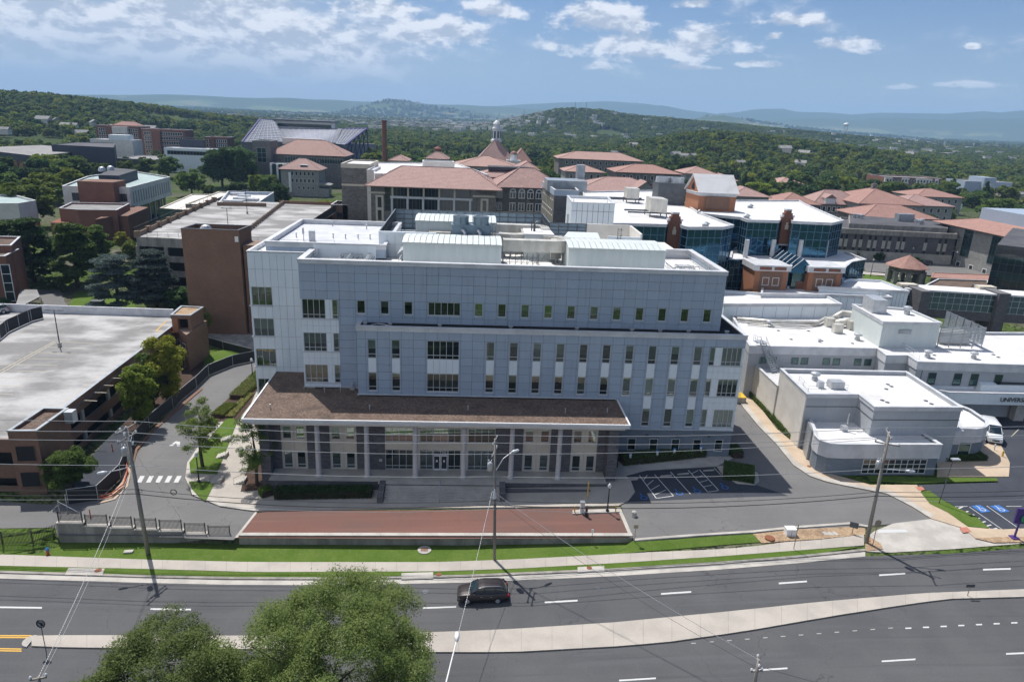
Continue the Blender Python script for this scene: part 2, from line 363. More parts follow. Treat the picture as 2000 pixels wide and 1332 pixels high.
mat('mark_faded',(.36,.355,.34),.9);mat('mark_yellow',(.62,.36,.06),.8);mat('mark_pale_yellow',(.44,.41,.32),.9);mat('mark_blue',(.03,.14,.42),.8);mat('sign_blue',(.03,.16,.5),.5)
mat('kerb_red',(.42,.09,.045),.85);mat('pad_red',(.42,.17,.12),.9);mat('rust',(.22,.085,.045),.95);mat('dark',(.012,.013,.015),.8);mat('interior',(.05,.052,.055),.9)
mat('frame_alu',(.55,.58,.60),.4,.2);mat('frame_white',(.6,.61,.6),.5);mat('frame_blue',(.12,.24,.33),.4,.3)
mat('orange',(.55,.09,.03),.6);mat('yellow',(.65,.42,.04),.6);mat('blue_cap',(.03,.18,.42),.5);mat('sign_purple',(.07,.035,.19),.5);mat('sign_green',(.05,.35,.12),.5)
mat('fence_brown',(.22,.15,.1),.9);mat('sign_back',(.33,.28,.2),.5,.3);mat('plastic_white',(.75,.75,.75),.4)
noisy('mulch',(.075,.045,.032),(.05,.032,.025),1.5,.95,fine=(.2,8))
def blindmat():
 m,nt,b = mat('blind',(.42,.43,.38),.9);oi = nn(nt,'ShaderNodeObjectInfo');c = mixc(nt,oi.outputs['Random'],(.36,.38,.33),(.52,.50,.44));nt.links.new(c,b.inputs['Base Color'])
blindmat()
def glass(name,tint,gloss_tint=(1,1,1),base=.06,rough=.02,wav=.0):
 m = bpy.data.materials.new(name);m.use_nodes = True;nt = m.node_tree;nt.nodes.clear();o = nn(nt,'ShaderNodeOutputMaterial')
 t = nn(nt,'ShaderNodeBsdfTransparent');rnd = nn(nt,'ShaderNodeObjectInfo').outputs['Random'];nt.links.new(mixc(nt,rnd,tuple(x*.55 for x in tint),tuple(min(1,x*1.25) for x in tint)),t.inputs[0]);g = nn(nt,'ShaderNodeBsdfGlossy');g.inputs[0].default_value = (*gloss_tint,1);g.inputs['Roughness'].default_value = rough
 f = nn(nt,'ShaderNodeFresnel');f.inputs[0].default_value = 1.5;fac = mth(nt,'ADD',mth(nt,'MULTIPLY',f.outputs[0],1.3),mth(nt,'MULTIPLY',mth(nt,'FRACT',mth(nt,'MULTIPLY',rnd,5.7)),base*2.6),clamp=True)
 if wav:
  bn = nn(nt,'ShaderNodeBump');bn.inputs['Strength'].default_value = wav;bn.inputs['Distance'].default_value = .05;nt.links.new(noise(nt,pos(nt),.5,3),bn.inputs['Height']);nt.links.new(bn.outputs[0],g.inputs['Normal'])
 x = nn(nt,'ShaderNodeMixShader');nt.links.new(fac,x.inputs[0]);nt.links.new(t.outputs[0],x.inputs[1]);nt.links.new(g.outputs[0],x.inputs[2]);nt.links.new(x.outputs[0],o.inputs[0]);M[name] = m
glass('glass',(.60,.72,.70),(.85,1,.97),.09,.02,.08)
glass('glass_green',(.45,.75,.7),(.75,1,.95),.14)
def dglass(name,col,rough,metal,wav=.1,spec=.8):
 m,nt,b = mat(name,col,rough,metal,spec);bump(nt,b,noise(nt,pos(nt),.28,4,.6),wav,.12)
 return m
dglass('glass_dark',(.02,.028,.032),.06,0);dglass('glass_blue',(.035,.115,.20),.05,.85,.35);dglass('glass_teal',(.05,.10,.10),.05,.6,.2)
def leafm(name,a,b_,hue=.0,tr=.35):
 m = bpy.data.materials.new(name);m.use_nodes = True;nt = m.node_tree;nt.nodes.clear();o = nn(nt,'ShaderNodeOutputMaterial')
 oi = nn(nt,'ShaderNodeObjectInfo');P = pos(nt);c = mixc(nt,ss(nt,noise(nt,P,1.3,3),.3,.7),a,b_)
 k = mth(nt,'ADD',.85,mth(nt,'MULTIPLY',oi.outputs['Random'],.5));q = nn(nt,'ShaderNodeCombineXYZ');[nt.links.new(k,q.inputs[i]) for i in range(3)]
 c = mixc(nt,1.0,c,q.outputs[0],'MULTIPLY');rp = mth(nt,'FRACT',mth(nt,'MULTIPLY',oi.outputs['Random'],7.31));c = mixc(nt,mth(nt,'MULTIPLY',ss(nt,rp,.55,1.0),.45),c,(b_[0]*1.5,b_[1]*1.12,b_[2]*.8))
 d = nn(nt,'ShaderNodeBsdfDiffuse');t = nn(nt,'ShaderNodeBsdfTranslucent');nt.links.new(c,d.inputs[0]);nt.links.new(c,t.inputs[0])
 x = nn(nt,'ShaderNodeMixShader');x.inputs[0].default_value = tr;nt.links.new(d.outputs[0],x.inputs[1]);nt.links.new(t.outputs[0],x.inputs[2])
 g = nn(nt,'ShaderNodeBsdfGlossy');g.inputs['Roughness'].default_value = .45;x2 = nn(nt,'ShaderNodeMixShader');x2.inputs[0].default_value = .008;nt.links.new(x.outputs[0],x2.inputs[1]);nt.links.new(g.outputs[0],x2.inputs[2])
 nt.links.new(x2.outputs[0],o.inputs[0]);M[name] = m
leafm('leaf',(.085,.14,.03),(.125,.18,.045),tr=.45);leafm('leaf_bright',(.14,.20,.03),(.22,.26,.045),tr=.45);leafm('leaf_dark',(.045,.092,.028),(.07,.125,.04),tr=.4)
leafm('leaf_blue',(.075,.105,.095),(.10,.13,.115));leafm('leaf_fg',(.115,.165,.045),(.18,.225,.07),tr=.5);leafm('leaf_far',(.10,.15,.05),(.14,.185,.065),tr=.35);leafm('leaf_yellow',(.16,.2,.04),(.23,.26,.05));leafm('leaf_straw',(.28,.27,.09),(.18,.2,.06))
noisy('bark',(.10,.08,.062),(.06,.048,.04),2,.95)
# ---------------------------------------------------------------- terrain
LAY = [  # (distance, spread towards, spread beyond, silhouette in the photo's pixels)
 (1350,420,500,[(-500,150),(-150,160),(0,172),(60,176),(120,181),(200,190),(300,202),(380,214),(480,226),(620,245),(800,270)]),
 (2450,420,600,[(840,262),(900,248),(960,240),(1040,222),(1085,211),(1120,209),(1180,213),(1230,222),(1330,232),(1450,243),(1600,259),(1750,275),(1900,295)]),
 (1050,260,300,[(1150,290),(1300,262),(1380,250),(1470,256),(1600,272),(1750,292),(1900,320)]),
 (7600,800,900,[(640,222),(720,199),(752,193),(778,190),(800,193),(835,203),(900,212),(1000,224)]),
 (9800,700,900,[(-400,172),(0,182),(200,186),(330,185),(450,189),(560,191),(640,195),(730,198),(900,205),(1000,210),(1120,218),(1250,230)]),
 (7000,500,700,[(1240,252),(1340,233),(1385,223),(1412,220),(1440,226),(1480,236),(1540,245),(1650,258)]),
 (12600,500,900,[(700,212),(950,207),(1050,203),(1100,200),(1180,199),(1260,200),(1300,204),(1350,217),(1400,222),(1440,217),(1490,213),(1530,211),(1560,216),(1600,220),(1700,221),(1760,217),(1820,222),(1900,219),(1950,215),(2050,217),(2200,214),(2500,222)]),
 (10500,500,700,[(1400,262),(1480,238),(1560,232),(1650,234),(1760,230),(1850,235),(2000,231),(2200,236),(2500,240)])]
_lay = []
for r0,s0,s1,pr in LAY:
 A = [];Ee = []
 for px,py in pr:
  d = ray(px,py);A.append(math.atan2(d[0],d[1]));Ee.append(d[2]/math.hypot(d[0],d[1])*r0+HC)
 _lay.append((r0,s0,s1,np.array(A),np.array(Ee)))
def _sn(x,y,sc,ph): return (np.sin(x/sc*1.3+ph)*np.cos(y/sc*.9-ph*1.7)+.6*np.sin((x+y)/sc*2.1+ph*2.3)+.4*np.cos((x-1.7*y)/sc*3.3+ph))/2
def sstep(x,a,b): t = np.clip((x-a)/(b-a),0,1);return t*t*(3-2*t)
def HT(x,y):
 """terrain height, numpy arrays"""
 x = np.asarray(x,float);y = np.asarray(y,float);r = np.hypot(x,y);az = np.arctan2(x,y)
 tc = np.interp(x,[p[0] for p in TC],[p[1] for p in TC]);tsx = np.interp(x,[p[0] for p in TS],[p[1] for p in TS]);w = 68.9-(np.clip(x,-60,60)+45)*.033
 k = np.where((x > 18.6) | (x < -45),(y-(w-3.0))/3.0,(y-(w-.25))/.25);k = np.clip(k,0,1)
 near = tsx+(tc-tsx)*k
 near = near*(1-sstep(y,172,186))
 h = np.zeros_like(r)
 for r0,s0,s1,A,Ee in _lay:
  hz = np.interp(az,A,Ee)
  out = np.clip((az-A[0]+.12)/.12,0,1)*np.clip((A[-1]+.12-az)/.12,0,1)
  s = np.where(r < r0,s0,s1);hz = hz-(13 if r0 < 2500 else (16 if r0 < 8000 else 0))+_sn(x,y,r0*.03,r0)*r0*.0009
  h = np.maximum(h,np.maximum(hz,0)*np.exp(-((r-r0)/s)**2)*out)
 roll = (_sn(x,y,420,1.0)*4+_sn(x,y,1500,3.1)*5)*sstep(r,550,2600)+_sn(x,y,3000,5)*9*sstep(r,2500,6000)
 front = (y > -200)
 return near+np.maximum(h,0)*front+roll*np.where(r > 550,1,0)
def _axis(lo,hi,a,b,step,growth):
 c = list(np.arange(a,b+.01,step));s = step;v = b
 while v < hi: s *= growth;v += s;c.append(v)
 s = step;v = a;l = []
 while v > lo: s *= growth;v -= s;l.append(v)
 return np.array(l[::-1]+c)
gx = _axis(-14500,14500,-80,104,2,1.045);gy0 = _axis(-900,15500,24,110,2,1.032)
gy0 = np.array(sorted(set([round(v,3) for v in gy0 if not 63 < v < 67.5]+[64,65,66,66.75,67.0,67.25])))
GXX,GYY = np.meshgrid(gx,gy0)
wfad = np.interp(GYY,[40,60,75,95],[0,1,1,0]);GYY = GYY+(68.9-(np.clip(GXX,-60,60)+45)*.033-67)*wfad
GZZ = HT(GXX,GYY)-.05
def grid_mesh(name,Xg,Yg,Zg,m):
 h,w = Xg.shape;me = bpy.data.meshes.new(name);me.vertices.add(h*w);me.vertices.foreach_set('co',np.stack([Xg,Yg,Zg],-1).ravel())
 i = np.arange(h*w).reshape(h,w);q = np.stack([i[:-1,:-1],i[:-1,1:],i[1:,1:],i[1:,:-1]],-1).reshape(-1,4)
 me.loops.add(q.size);me.loops.foreach_set('vertex_index',q.ravel());me.polygons.add(len(q));me.polygons.foreach_set('loop_start',np.arange(len(q))*4);me.polygons.foreach_set('loop_total',np.full(len(q),4))
 me.polygons.foreach_set('use_smooth',np.ones(len(q),bool));me.update(calc_edges=True);me.materials.append(M[m]);return me
def groundmat():
 m,nt,b = mat('land',(.08,.11,.04),.95,0,.05);P = pos(nt)
 sp = nn(nt,'ShaderNodeSeparateXYZ');nt.links.new(P,sp.inputs[0]);r = mth(nt,'SQRT',mth(nt,'ADD',mth(nt,'MULTIPLY',sp.outputs[0],sp.outputs[0]),mth(nt,'MULTIPLY',sp.outputs[1],sp.outputs[1])))
 flat = scaled(nt,P,1,1,0)
 wood = mixc(nt,noise(nt,flat,.02,6,.7),(.045,.07,.03),(.085,.115,.045))
 v = nn(nt,'ShaderNodeTexVoronoi');v.inputs['Scale'].default_value = .0035;nt.links.new(flat,v.inputs['Vector']);sc = nn(nt,'ShaderNodeSeparateColor');nt.links.new(v.outputs['Color'],sc.inputs[0])
 field = mixc(nt,sc.outputs[0],(.10,.15,.045),(.22,.21,.10))
 isf = mth(nt,'MULTIPLY',ss(nt,noise(nt,flat,.0016,4,.55),.47,.52),ss(nt,sc.outputs[1],.3,.34))
 far = mixc(nt,mth(nt,'MULTIPLY',isf,ss(nt,mth(nt,'MULTIPLY',sp.outputs[2],-1.0),-120,-70)),wood,field)
 nearc = mixc(nt,ss(nt,noise(nt,flat,.04,5),.4,.62),(.075,.12,.025),(.14,.135,.10))
 c = mixc(nt,ss(nt,r,250,700),nearc,far);nt.links.new(c,b.inputs['Base Color'])
 bump(nt,b,noise(nt,flat,.03,6,.8),1.0,12)
groundmat()
struct('ground',None,'land',mesh=grid_mesh('ground',GXX,GYY,GZZ,'land'))
# ---------------------------------------------------------------- draped sheets
def sheet(name,poly,mt,off,reg=None,skirt=0,kind='structure',parent=None,obj=True,zf=None):
 bm = bmesh.new();f = bm.faces.new([bm.verts.new((p[0],p[1],0)) for p in poly])
 f.normal_update()
 if sum(poly[i][0]*poly[(i+1) % len(poly)][1]-poly[(i+1) % len(poly)][0]*poly[i][1] for i in range(len(poly))) < 0: bmesh.ops.reverse_faces(bm,faces=[f]);f.normal_update()
 bmesh.ops.triangulate(bm,faces=bm.faces[:])
 xs = [p[0] for p in poly];ys = [p[1] for p in poly]
 cuts = [k for k in (-60,-45,-26,-24,0,18.6,20,24,28,32,36,40,44,48,50,54,58)]
 for cx in cuts:
  if min(xs) < cx < max(xs): bmesh.ops.bisect_plane(bm,geom=bm.verts[:]+bm.edges[:]+bm.faces[:],plane_co=(cx,0,0),plane_no=(1,0,0))
 if reg is None and min(ys) < 71 and max(ys) > 62:
  for c in (-3,-2,-1,-.25,0):
   bmesh.ops.bisect_plane(bm,geom=bm.verts[:]+bm.edges[:]+bm.faces[:],plane_co=(-45,68.9+c,0),plane_no=(.033,1,0))
 fz = zf or (lambda x,y: T(x,y,reg))
 be = [e for e in bm.edges if len(e.link_faces) == 1]
 for v in bm.verts: v.co.z = fz(v.co.x,v.co.y)+off
 if skirt:
  r = bmesh.ops.extrude_edge_only(bm,edges=be);nv = [v for v in r['geom'] if isinstance(v,bmesh.types.BMVert)]
  for v in nv: v.co.z -= skirt
 bmesh.ops.recalc_face_normals(bm,faces=bm.faces[:]) if skirt else None
 up = sum(f.normal.z*f.calc_area() for f in bm.faces if abs(f.normal.z) > .3)
 if up < 0: bmesh.ops.reverse_faces(bm,faces=bm.faces[:])
 if not obj: return bm
 me = bpy.data.meshes.new(name);off3 = wloc(parent) if parent else Vector()
 if parent: bmesh.ops.translate(bm,verts=bm.verts[:],vec=-off3)
 bm.to_mesh(me);bm.free();me.materials.append(M[mt]);o = bpy.data.objects.new(name,me);COL.objects.link(o)
 if parent: o.parent = parent
 elif kind: o['kind'] = kind
 return o
def mark(poly,mt,off=.03,reg=None,name='road_marking',parent=None): return sheet(name,poly,mt,off,reg,parent=parent)
def ply(pts):  # point at fraction along pixel polyline
 P = [Vector(p) for p in pts];L = [0]
 for a,b in zip(P,P[1:]): L.append(L[-1]+(b-a).length)
 def at(t):
  s = t*L[-1]
  for i in range(len(P)-1):
   if s <= L[i+1]+1e-9: k = (s-L[i])/max(1e-9,L[i+1]-L[i]);return P[i].lerp(P[i+1],k)
  return P[-1]
 return at
def ypx(line,x): return interp(x,line)
def slabs(name,top,bot,xs,mt,off,reg=None,gap=.012,thick=.16,slabname='slab'):
 """a strip between two pixel lines y(x), cut into slabs at the pixel columns xs"""
 root = None;base = MB()
 A = [GT(x,ypx(top,x),reg) for x in xs];Bq = [GT(x+0,ypx(bot,x),reg) for x in xs]
 poly = A+Bq[::-1]
 root = sheet(name,poly,'joint_fill',off-.02,reg,skirt=thick)
 for i in range(len(xs)-1):
  a,b,c,d = A[i],A[i+1],Bq[i+1],Bq[i]
  def ins(p,q,t): v = (q-p);return p+v.normalized()*t
  q = [ins(a,b,gap),ins(b,a,gap),ins(c,d,gap),ins(d,c,gap)]
  dz = random.uniform(-.004,.004)
  sheet(slabname,[(p.x,p.y) for p in q],mt,off+dz,reg,skirt=.04,parent=root)
 return root
mat('joint_fill',(.2,.19,.17),.95)
# street
KERB = [(-300,1118),(0,1120),(300,1129),(500,1132.5),(640,1133),(760,1131),(860,1129),(1000,1124),(1200,1115.5),(1400,1103),(1560,1090),(1690,1077)]
GUT = [(x,y+9.5) for x,y in KERB]
road = [(-700,1135)]+[(x,y) for x,y in GUT[1:]]+[(1700,1086),(1850,1081),(2000,1070),(2400,1038)]
bots = [(2900,1500),(2000,1700),(1000,1900),(0,1900),(-900,1800)]
struct_road = sheet('road',[p.xy for p in pl(road+bots,'s')],'asphalt_road',.0,'s')
sheet('gutter',[p.xy for p in pl(KERB+GUT[::-1],'s')],'concrete',.02,'s')
sheet('kerb',[p.xy for p in pl([(x,y-4) for x,y in KERB]+KERB[::-1],'s')],'concrete_old',.14,'s',skirt=.15)
SWT = [(-300,1078),(0,1084),(300,1094.5),(500,1099),(850,1099),(1000,1094),(1200,1083.5),(1320,1075),(1500,1062),(1690,1045)]
SWB = [(-300,1101),(0,1106),(300,1112.5),(500,1118.5),(850,1117),(1000,1112),(1200,1101),(1400,1088),(1560,1076),(1690,1066)]
# verge and lawn
sheet('lawn',[p.xy for p in pl([(x,y-1) for x,y in KERB if x < 1680]+[(1684,1068)]+SWB[::-1][1:],'s')],'grass',.10,'s')
lawn_top = [(-300,1056),(-60,1058),(112,1052),(200,1052.2),(455,1062.5),(800,1064),(1230,1058.5),(1240,1058.5),(1330,1053),(1470,1043)]
sheet('lawn',[p.xy for p in pl([(x,y+.5) for x,y in SWT if x < 1500]+[(1485,1062)],'s')]+[p.xy for p in pl(lawn_top[::-1])],'grass',.035)
sw = [-180+i*41.5 for i in range(46)]
slabs('sidewalk',SWT,SWB,[x for x in sw if x <= 1690],'slab',.12,'s',slabname='slab')
# median island
MT = [(60,1243),(130,1242),(500,1243),(850,1236),(1000,1230),(1200,1217),(1400,1198),(1600,1177),(1800,1160),(2000,1152),(2200,1140)]
MBm = [(60,1263),(130,1266),(500,1269),(850,1275),(1000,1275),(1200,1264),(1300,1256),(1450,1235),(1600,1209),(1750,1185),(1850,1171),(2000,1167),(2200,1153)]
slabs('median_island',MT,MBm,[62,118,170,224,280,336,392,448,504,560,616,672,728,784,840,896,957,1018,1078,1138,1198,1256,1312,1368,1422,1474,1526,1576,1626,1674,1722,1768,1814,1860,1906,1952,2000,2060],'slab',.14,'s')
tipc = GT(62,1253,'s');ra = (GT(62,1243,'s')-GT(62,1263,'s')).length/2
sheet('median_nose',[(tipc.x+.02-ra*math.sin(t),tipc.y+ra*math.cos(t)) for t in np.linspace(0,math.pi,9)],'concrete',.14,'s',skirt=.15)
# lane paint
def dash(x0,y0,x1,y1,th=3.2,m='mark_white',off=.012): mark([p.xy for p in pl([(x0,y0-th/2),(x1,y1-th/2),(x1,y1+th/2),(x0,y0+th/2)],'s')],m,off,'s')
for d in [(0,1185.5,82,1186.5),(294,1189,373,1190),(826,1187,891,1184.5),(1064,1176,1128,1172.5),(1291,1159.5,1350,1155.5),(1521,1139,1576,1135),(1717,1123,1768,1119.5),(1920,1112,1974,1110.5),(-320,1183,-230,1184),
          (1209,1328.5,1281,1324),(1468,1309,1538,1304.5),(1722,1291,1788,1287),(1965,1276.5,2030,1274)]: dash(*d)
for i in range(7): x = 1768+i*34.5;dash(x,1226.5-i*1.75,x+12,1226.2-i*1.75,2.6)
for i in range(12): x = 1350+i*35;dash(x,1256-i*2.7,x+9,1255.5-i*2.7,1.6,'mark_faded')
for (a,b) in ((1241.5,1241),(1245,1244.5),(1265,1267),(1269,1271)): dash(-200,a-(1 if a < 1255 else 2),62 if a < 1255 else 42,b,2.4,'mark_yellow')
# concrete apron of the side street
sheet('driveway_apron',[p.xy for p in pl([(1690,1077),(1740,1079),(1850,1073),(2000,1061),(2300,1040),(2300,1025),(1903,1050),(1880,1030),(1820,1013),(1745,1022),(1708,1037),(1690,1050)])],'concrete',.02)
mark([p.xy for p in pl([(1716,1034.5),(1768,1034),(1775,1039.5),(1714,1041)])],'mark_white',.035)
# ---- campus ground: drives
left_drive = [(-260,972),(-60,974),(90,985),(190,975),(236,958),(252,935),(258,900),(300,842),(345,790),(400,738),(455,708),(500,690),(505,735),(440,800),(400,850),(372,905),(362,935),(374,968),(430,990),(495,998),(500,1010),(456,1054),(260,1046),(112,1046),(108,1030),(-300,1036)]
sheet('driveway',[p.xy for p in pl(left_drive,'c')],'asphalt_drive',.0,'c')
sheet('driveway',[p.xy for p in pl([(1212,985),(1238,972),(1240,930),(1395,905),(1428,840),(1434,760),(1438,775),(1450,795),(1483,835),(1516,868),(1549,909),(1582,931),(1615,942),(1648,949),(1731,965),(1780,990),(1817,1013),(1745,1023),(1690,1027),(1470,1041),(1240,1057),(1233,1050)])],'asphalt_drive',.005)
sheet('plaza_drive',[p.xy for p in pl([(498,1003),(520,998),(850,996),(1205,991),(1232,1050),(800,1052),(458,1050)],'c')],'asphalt_red',.012,'c')
for q in ([(498,1000),(503,1000),(464,1050),(458,1050)],[(1205,991),(1212,991),(1237,1050),(1230,1050)]):
 sheet('paving_band',[p.xy for p in pl(q,'c')],'concrete',.024,'c')
# raised pavements
sheet('pavement',[p.xy for p in pl([(497,999),(430,990),(376,968),(362,935),(366,905),(393,865),(436,812),(470,775),(500,742),(545,700),(700,700),(700,900),(1150,900),(1205,915),(1232,940),(1240,962),(1228,978),(1208,989),(1000,992),(760,994)],'c')],'slab',.13,'c',skirt=.2)
kb = [(497,999),(430,990),(376,968),(362,935),(366,905),(393,865),(436,812),(470,775),(500,742)]
kbi = [(500,992),(436,983),(386,963),(373,935),(376,907),(403,867),(445,814),(478,777),(508,745)]
sheet('kerb',[p.xy for p in pl(kb+kbi[::-1],'c')],'concrete',.15,'c',skirt=.2)
for q in ([(369,942),(421,942),(402,981),(388,972),(376,958)],[(370,905),(372,926),(424,928),(462,830),(455,815),(440,822),(400,868)]):
 sheet('lawn',[p.xy for p in pl(q,'c')],'grass',.17,'c')
for q in ([(462,826),(448,824),(420,826),(426,800),(470,755),(505,725),(510,745),(490,790)],):
 sheet('planting_bed',[p.xy for p in pl(q,'c')],'mulch',.165,'c')
sheet('planting_bed',[p.xy for p in pl([(490,905),(512,900),(516,958),(470,962),(478,930)],'c')],'mulch',.165,'c')
# hospital pavement
sheet('pavement',[p.xy for p in pl([(1438,775),(1450,795),(1483,835),(1516,868),(1549,909),(1582,931),(1615,942),(1648,949),(1731,965),(1780,990),(1817,1013),(1880,1032),(1905,1052),(1960,1052),(2200,1040),(2200,1025),(1960,1035),(1925,1033),(1860,1002),(1800,962),(1790,948),(1700,948),(1600,920),(1585,895),(1556,871),(1516,838),(1483,795),(1465,772),(1452,762)])],'slab_tan',.12,skirt=.2)
kr = [(1438,775),(1450,795),(1483,835),(1516,868),(1549,909),(1582,931),(1615,942),(1648,949),(1731,965),(1780,990),(1817,1013)]
sheet('kerb',[p.xy for p in pl(kr+[(x+7,y-5) for x,y in kr[::-1]])],'concrete',.14,skirt=.2)
sheet('lawn',[p.xy for p in pl([(1797,962),(1815,960),(1850,985),(1905,1010),(1932,1034),(1890,1030),(1850,1002),(1815,985)])],'grass',.17)
sheet('lawn',[p.xy for p in pl([(1690,930),(1800,934),(1945,935),(1948,941),(1790,945),(1700,943)])],'grass',.16)
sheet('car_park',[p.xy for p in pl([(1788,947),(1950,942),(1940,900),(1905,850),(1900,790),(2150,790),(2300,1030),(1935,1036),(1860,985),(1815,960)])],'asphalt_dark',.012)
sheet('pavement',[p.xy for p in pl([(1830,895),(1950,862),(1972,905),(1970,932),(1830,932)])],'slab_tan',.13,skirt=.2)
sheet('gravel_bed',[p.xy for p in pl([(1470,1043),(1560,1034),(1660,1029),(1690,1032),(1690,1044),(1600,1053),(1487,1061)])],'gravel_tan',.05)
sheet('gravel_bed',[p.xy for p in pl([(1690,1062),(1700,1050),(1720,1062),(1725,1073),(1690,1077)])],'gravel_tan',.07)
sheet('gravel_bed',[p.xy for p in pl([(1902,1052),(1960,1050),(2000,1050),(2000,1060),(1940,1061)])],'gravel_tan',.13)
sheet('kerb',[p.xy for p in pl([(1240,1057),(1330,1050),(1470,1041),(1560,1032),(1660,1025),(1700,1031),(1700,1028),(1660,1021),(1560,1028),(1470,1037),(1330,1046),(1240,1053)])],'concrete',.12,skirt=.2)
for q in ([(1690,1046),(1698,1046),(1700,1058),(1692,1060)],[(1788,953),(1800,951),(1806,958),(1794,960)],[(1873,1032),(1888,1031),(1897,1040),(1880,1042)]):
 sheet('tactile_pad',[p.xy for p in pl(q)],'pad_red',.14)
# accessible parking in the building's shade
sheet('pavement',[p.xy for p in pl([(1205,925),(1210,880),(1430,870),(1432,895),(1400,911),(1262,919),(1214,932)])],'concrete',.10,skirt=.15)
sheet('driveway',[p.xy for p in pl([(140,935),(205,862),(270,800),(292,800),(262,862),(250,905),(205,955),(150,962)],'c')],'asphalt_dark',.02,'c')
sheet('planting_bed',[p.xy for p in pl([(264,852),(300,820),(380,752),(402,705),(350,705),(276,795),(240,830)],'c')],'mulch',.03,'c')
sheet('car_park',[p.xy for p in pl([(1214,930),(1262,918),(1400,912),(1420,935),(1480,948),(1540,968),(1225,980),(1238,960)])],'asphalt_dark',.016)  # bay asphalt cut to the building's shadow, shade put into its dark colour
# ---------------------------------------------------------------- windows and panels, facing the street (-Y)
_wm = {}
def window(parent,x0,x1,z0,z1,y,cols=1,trans=(),blind=None,fr='frame_alu',gl='glass',sill=None,bar=.06,name='window',ft=.09):
 w,h = x1-x0,z1-z0;key = (round(w,2),round(h,2),cols,tuple(round(t,2) for t in trans),fr)
 if key not in _wm:
  f = MB();f.box(0,-.02,0,w,.12,bar).box(0,-.02,h-bar,w,.12,h).box(0,-.02,bar,bar,.12,h-bar).box(w-bar,-.02,bar,w,.12,h-bar)
  for i in range(1,cols): c = w*i/cols;f.box(c-bar/2,-.01,bar,c+bar/2,.1,h-bar)
  e = [0]+[w*i/cols for i in range(1,cols)]+[w]
  for t in trans:
   for a,b in zip(e,e[1:]): f.box(a+bar/2+.003,0,t-bar/2,b-bar/2-.003,.09,t+bar/2)
  g = MB().face([(bar,.085,bar),(w-bar,.085,bar),(w-bar,.085,h-bar),(bar,.085,h-bar)])
  _wm[key] = (f.mesh('window',fr),g.mesh('pane',gl))
 fm,gm = _wm[key]
 o = inst(name,fm,parent,(x0,y,z0));inst('pane',gm,o,(x0,y,z0))
 if blind is None: blind = random.choice((0,.2,.35,.5,.6,.75,.8,1.0,.45,.25))
 if blind > .03:
  bk = ('b',round(w,2),round(h*blind,2))
  if bk not in _wm: _wm[bk] = MB().face([(0,0,0),(w,0,0),(w,0,h*blind),(0,0,h*blind)]).mesh('blind','blind')
  inst('blind',_wm[bk],o,(x0,y+.17,z1-h*blind))
 if sill:
  sk = ('s',round(w,2))
  if sk not in _wm: _wm[sk] = MB().box(-.06,-.1,-.09,w+.06,.05,0).mesh('sill','coping')
  inst('sill',_wm[sk],o,(x0,y,z0-.003))
 return o
def subtract(rects,hole):
 out = []
 for (a,b,c,d) in rects:
  A,B,C_,D = hole
  if A >= c or C_ <= a or B >= d or D <= b: out.append((a,b,c,d));continue
  if a < A: out.append((a,b,A,d))
  if c > C_: out.append((C_,b,c,d))
  m0,m1 = max(a,A),min(c,C_)
  if b < B: out.append((m0,b,m1,B))
  if d > D: out.append((m0,D,m1,d))
 return [r for r in out if r[2]-r[0] > .06 and r[3]-r[1] > .06]
PANELS = []   # (area, rect, y, mat)
def panels(xs,zs,y,mt,holes=(),gap=.028):
 for a,c in zip(xs,xs[1:]):
  for b,d in zip(zs,zs[1:]):
   R_ = [(a,b,c,d)]
   for h in holes: R_ = subtract(R_,h)
   for r in R_: PANELS.append(((r[2]-r[0])*(r[3]-r[1]),r,y,mt,gap))
def flush_panels(parent,limit=300):
 P = sorted(PANELS,key=lambda p: -p[0]);PANELS.clear();k = {};rest = {}
 for n,(ar,(a,b,c,d),y,mt,g) in enumerate(P):
  if n < limit:
   key = (round(c-a,3),round(d-b,3),mt,g)
   if key not in k: k[key] = MB().box(g/2,0,g/2,c-a-g/2,.06,d-b-g/2).mesh('facade_panel',mt)
   inst('facade_panel',k[key],parent,(a,y,b))
  else: rest.setdefault(mt,MB()).box(a+g/2,y,b+g/2,c-g/2,y+.06,d-g/2)
 for mt,mb in rest.items(): part('small_facade_panel',mb,mt,parent,kind='stuff')
def grid(lo,hi,step,start):
 v = [lo];x = start
 while x < hi-.15:
  if x > lo+.15: v.append(x)
  x += step
 return v+[hi]
def coping(parent,poly,z,w=.6,t=.12,over=.06,mt='coping',name='coping'):
 """flat cap on top of a parapet that follows a polygon; butted as a ring"""
 ring_out = offset(poly,over);ring_in = offset(poly,-w)
 m = MB();n = len(poly)
 for i in range(n):
  j = (i+1) % n;q = [ring_out[i],ring_out[j],ring_in[j],ring_in[i]];m.prism(q,z,z+t,bottom=True)
 return part(name,m,mt,parent)
def offset(poly,d):
 """grow (d>0) or shrink a polygon"""
 n = len(poly);P = [Vector((p[0],p[1])) for p in poly];ar = sum(P[i].x*P[(i+1) % n].y-P[(i+1) % n].x*P[i].y for i in range(n));s = 1 if ar > 0 else -1;out = []
 for i in range(n):
  a,b,c = P[i-1],P[i],P[(i+1) % n];e1 = (b-a).normalized();e2 = (c-b).normalized()
  n1 = Vector((e1.y,-e1.x))*s;n2 = Vector((e2.y,-e2.x))*s;m = (n1+n2);k = 1+n1.dot(n2)
  out.append(tuple(b+m*(d/max(.25,k))))
 return out
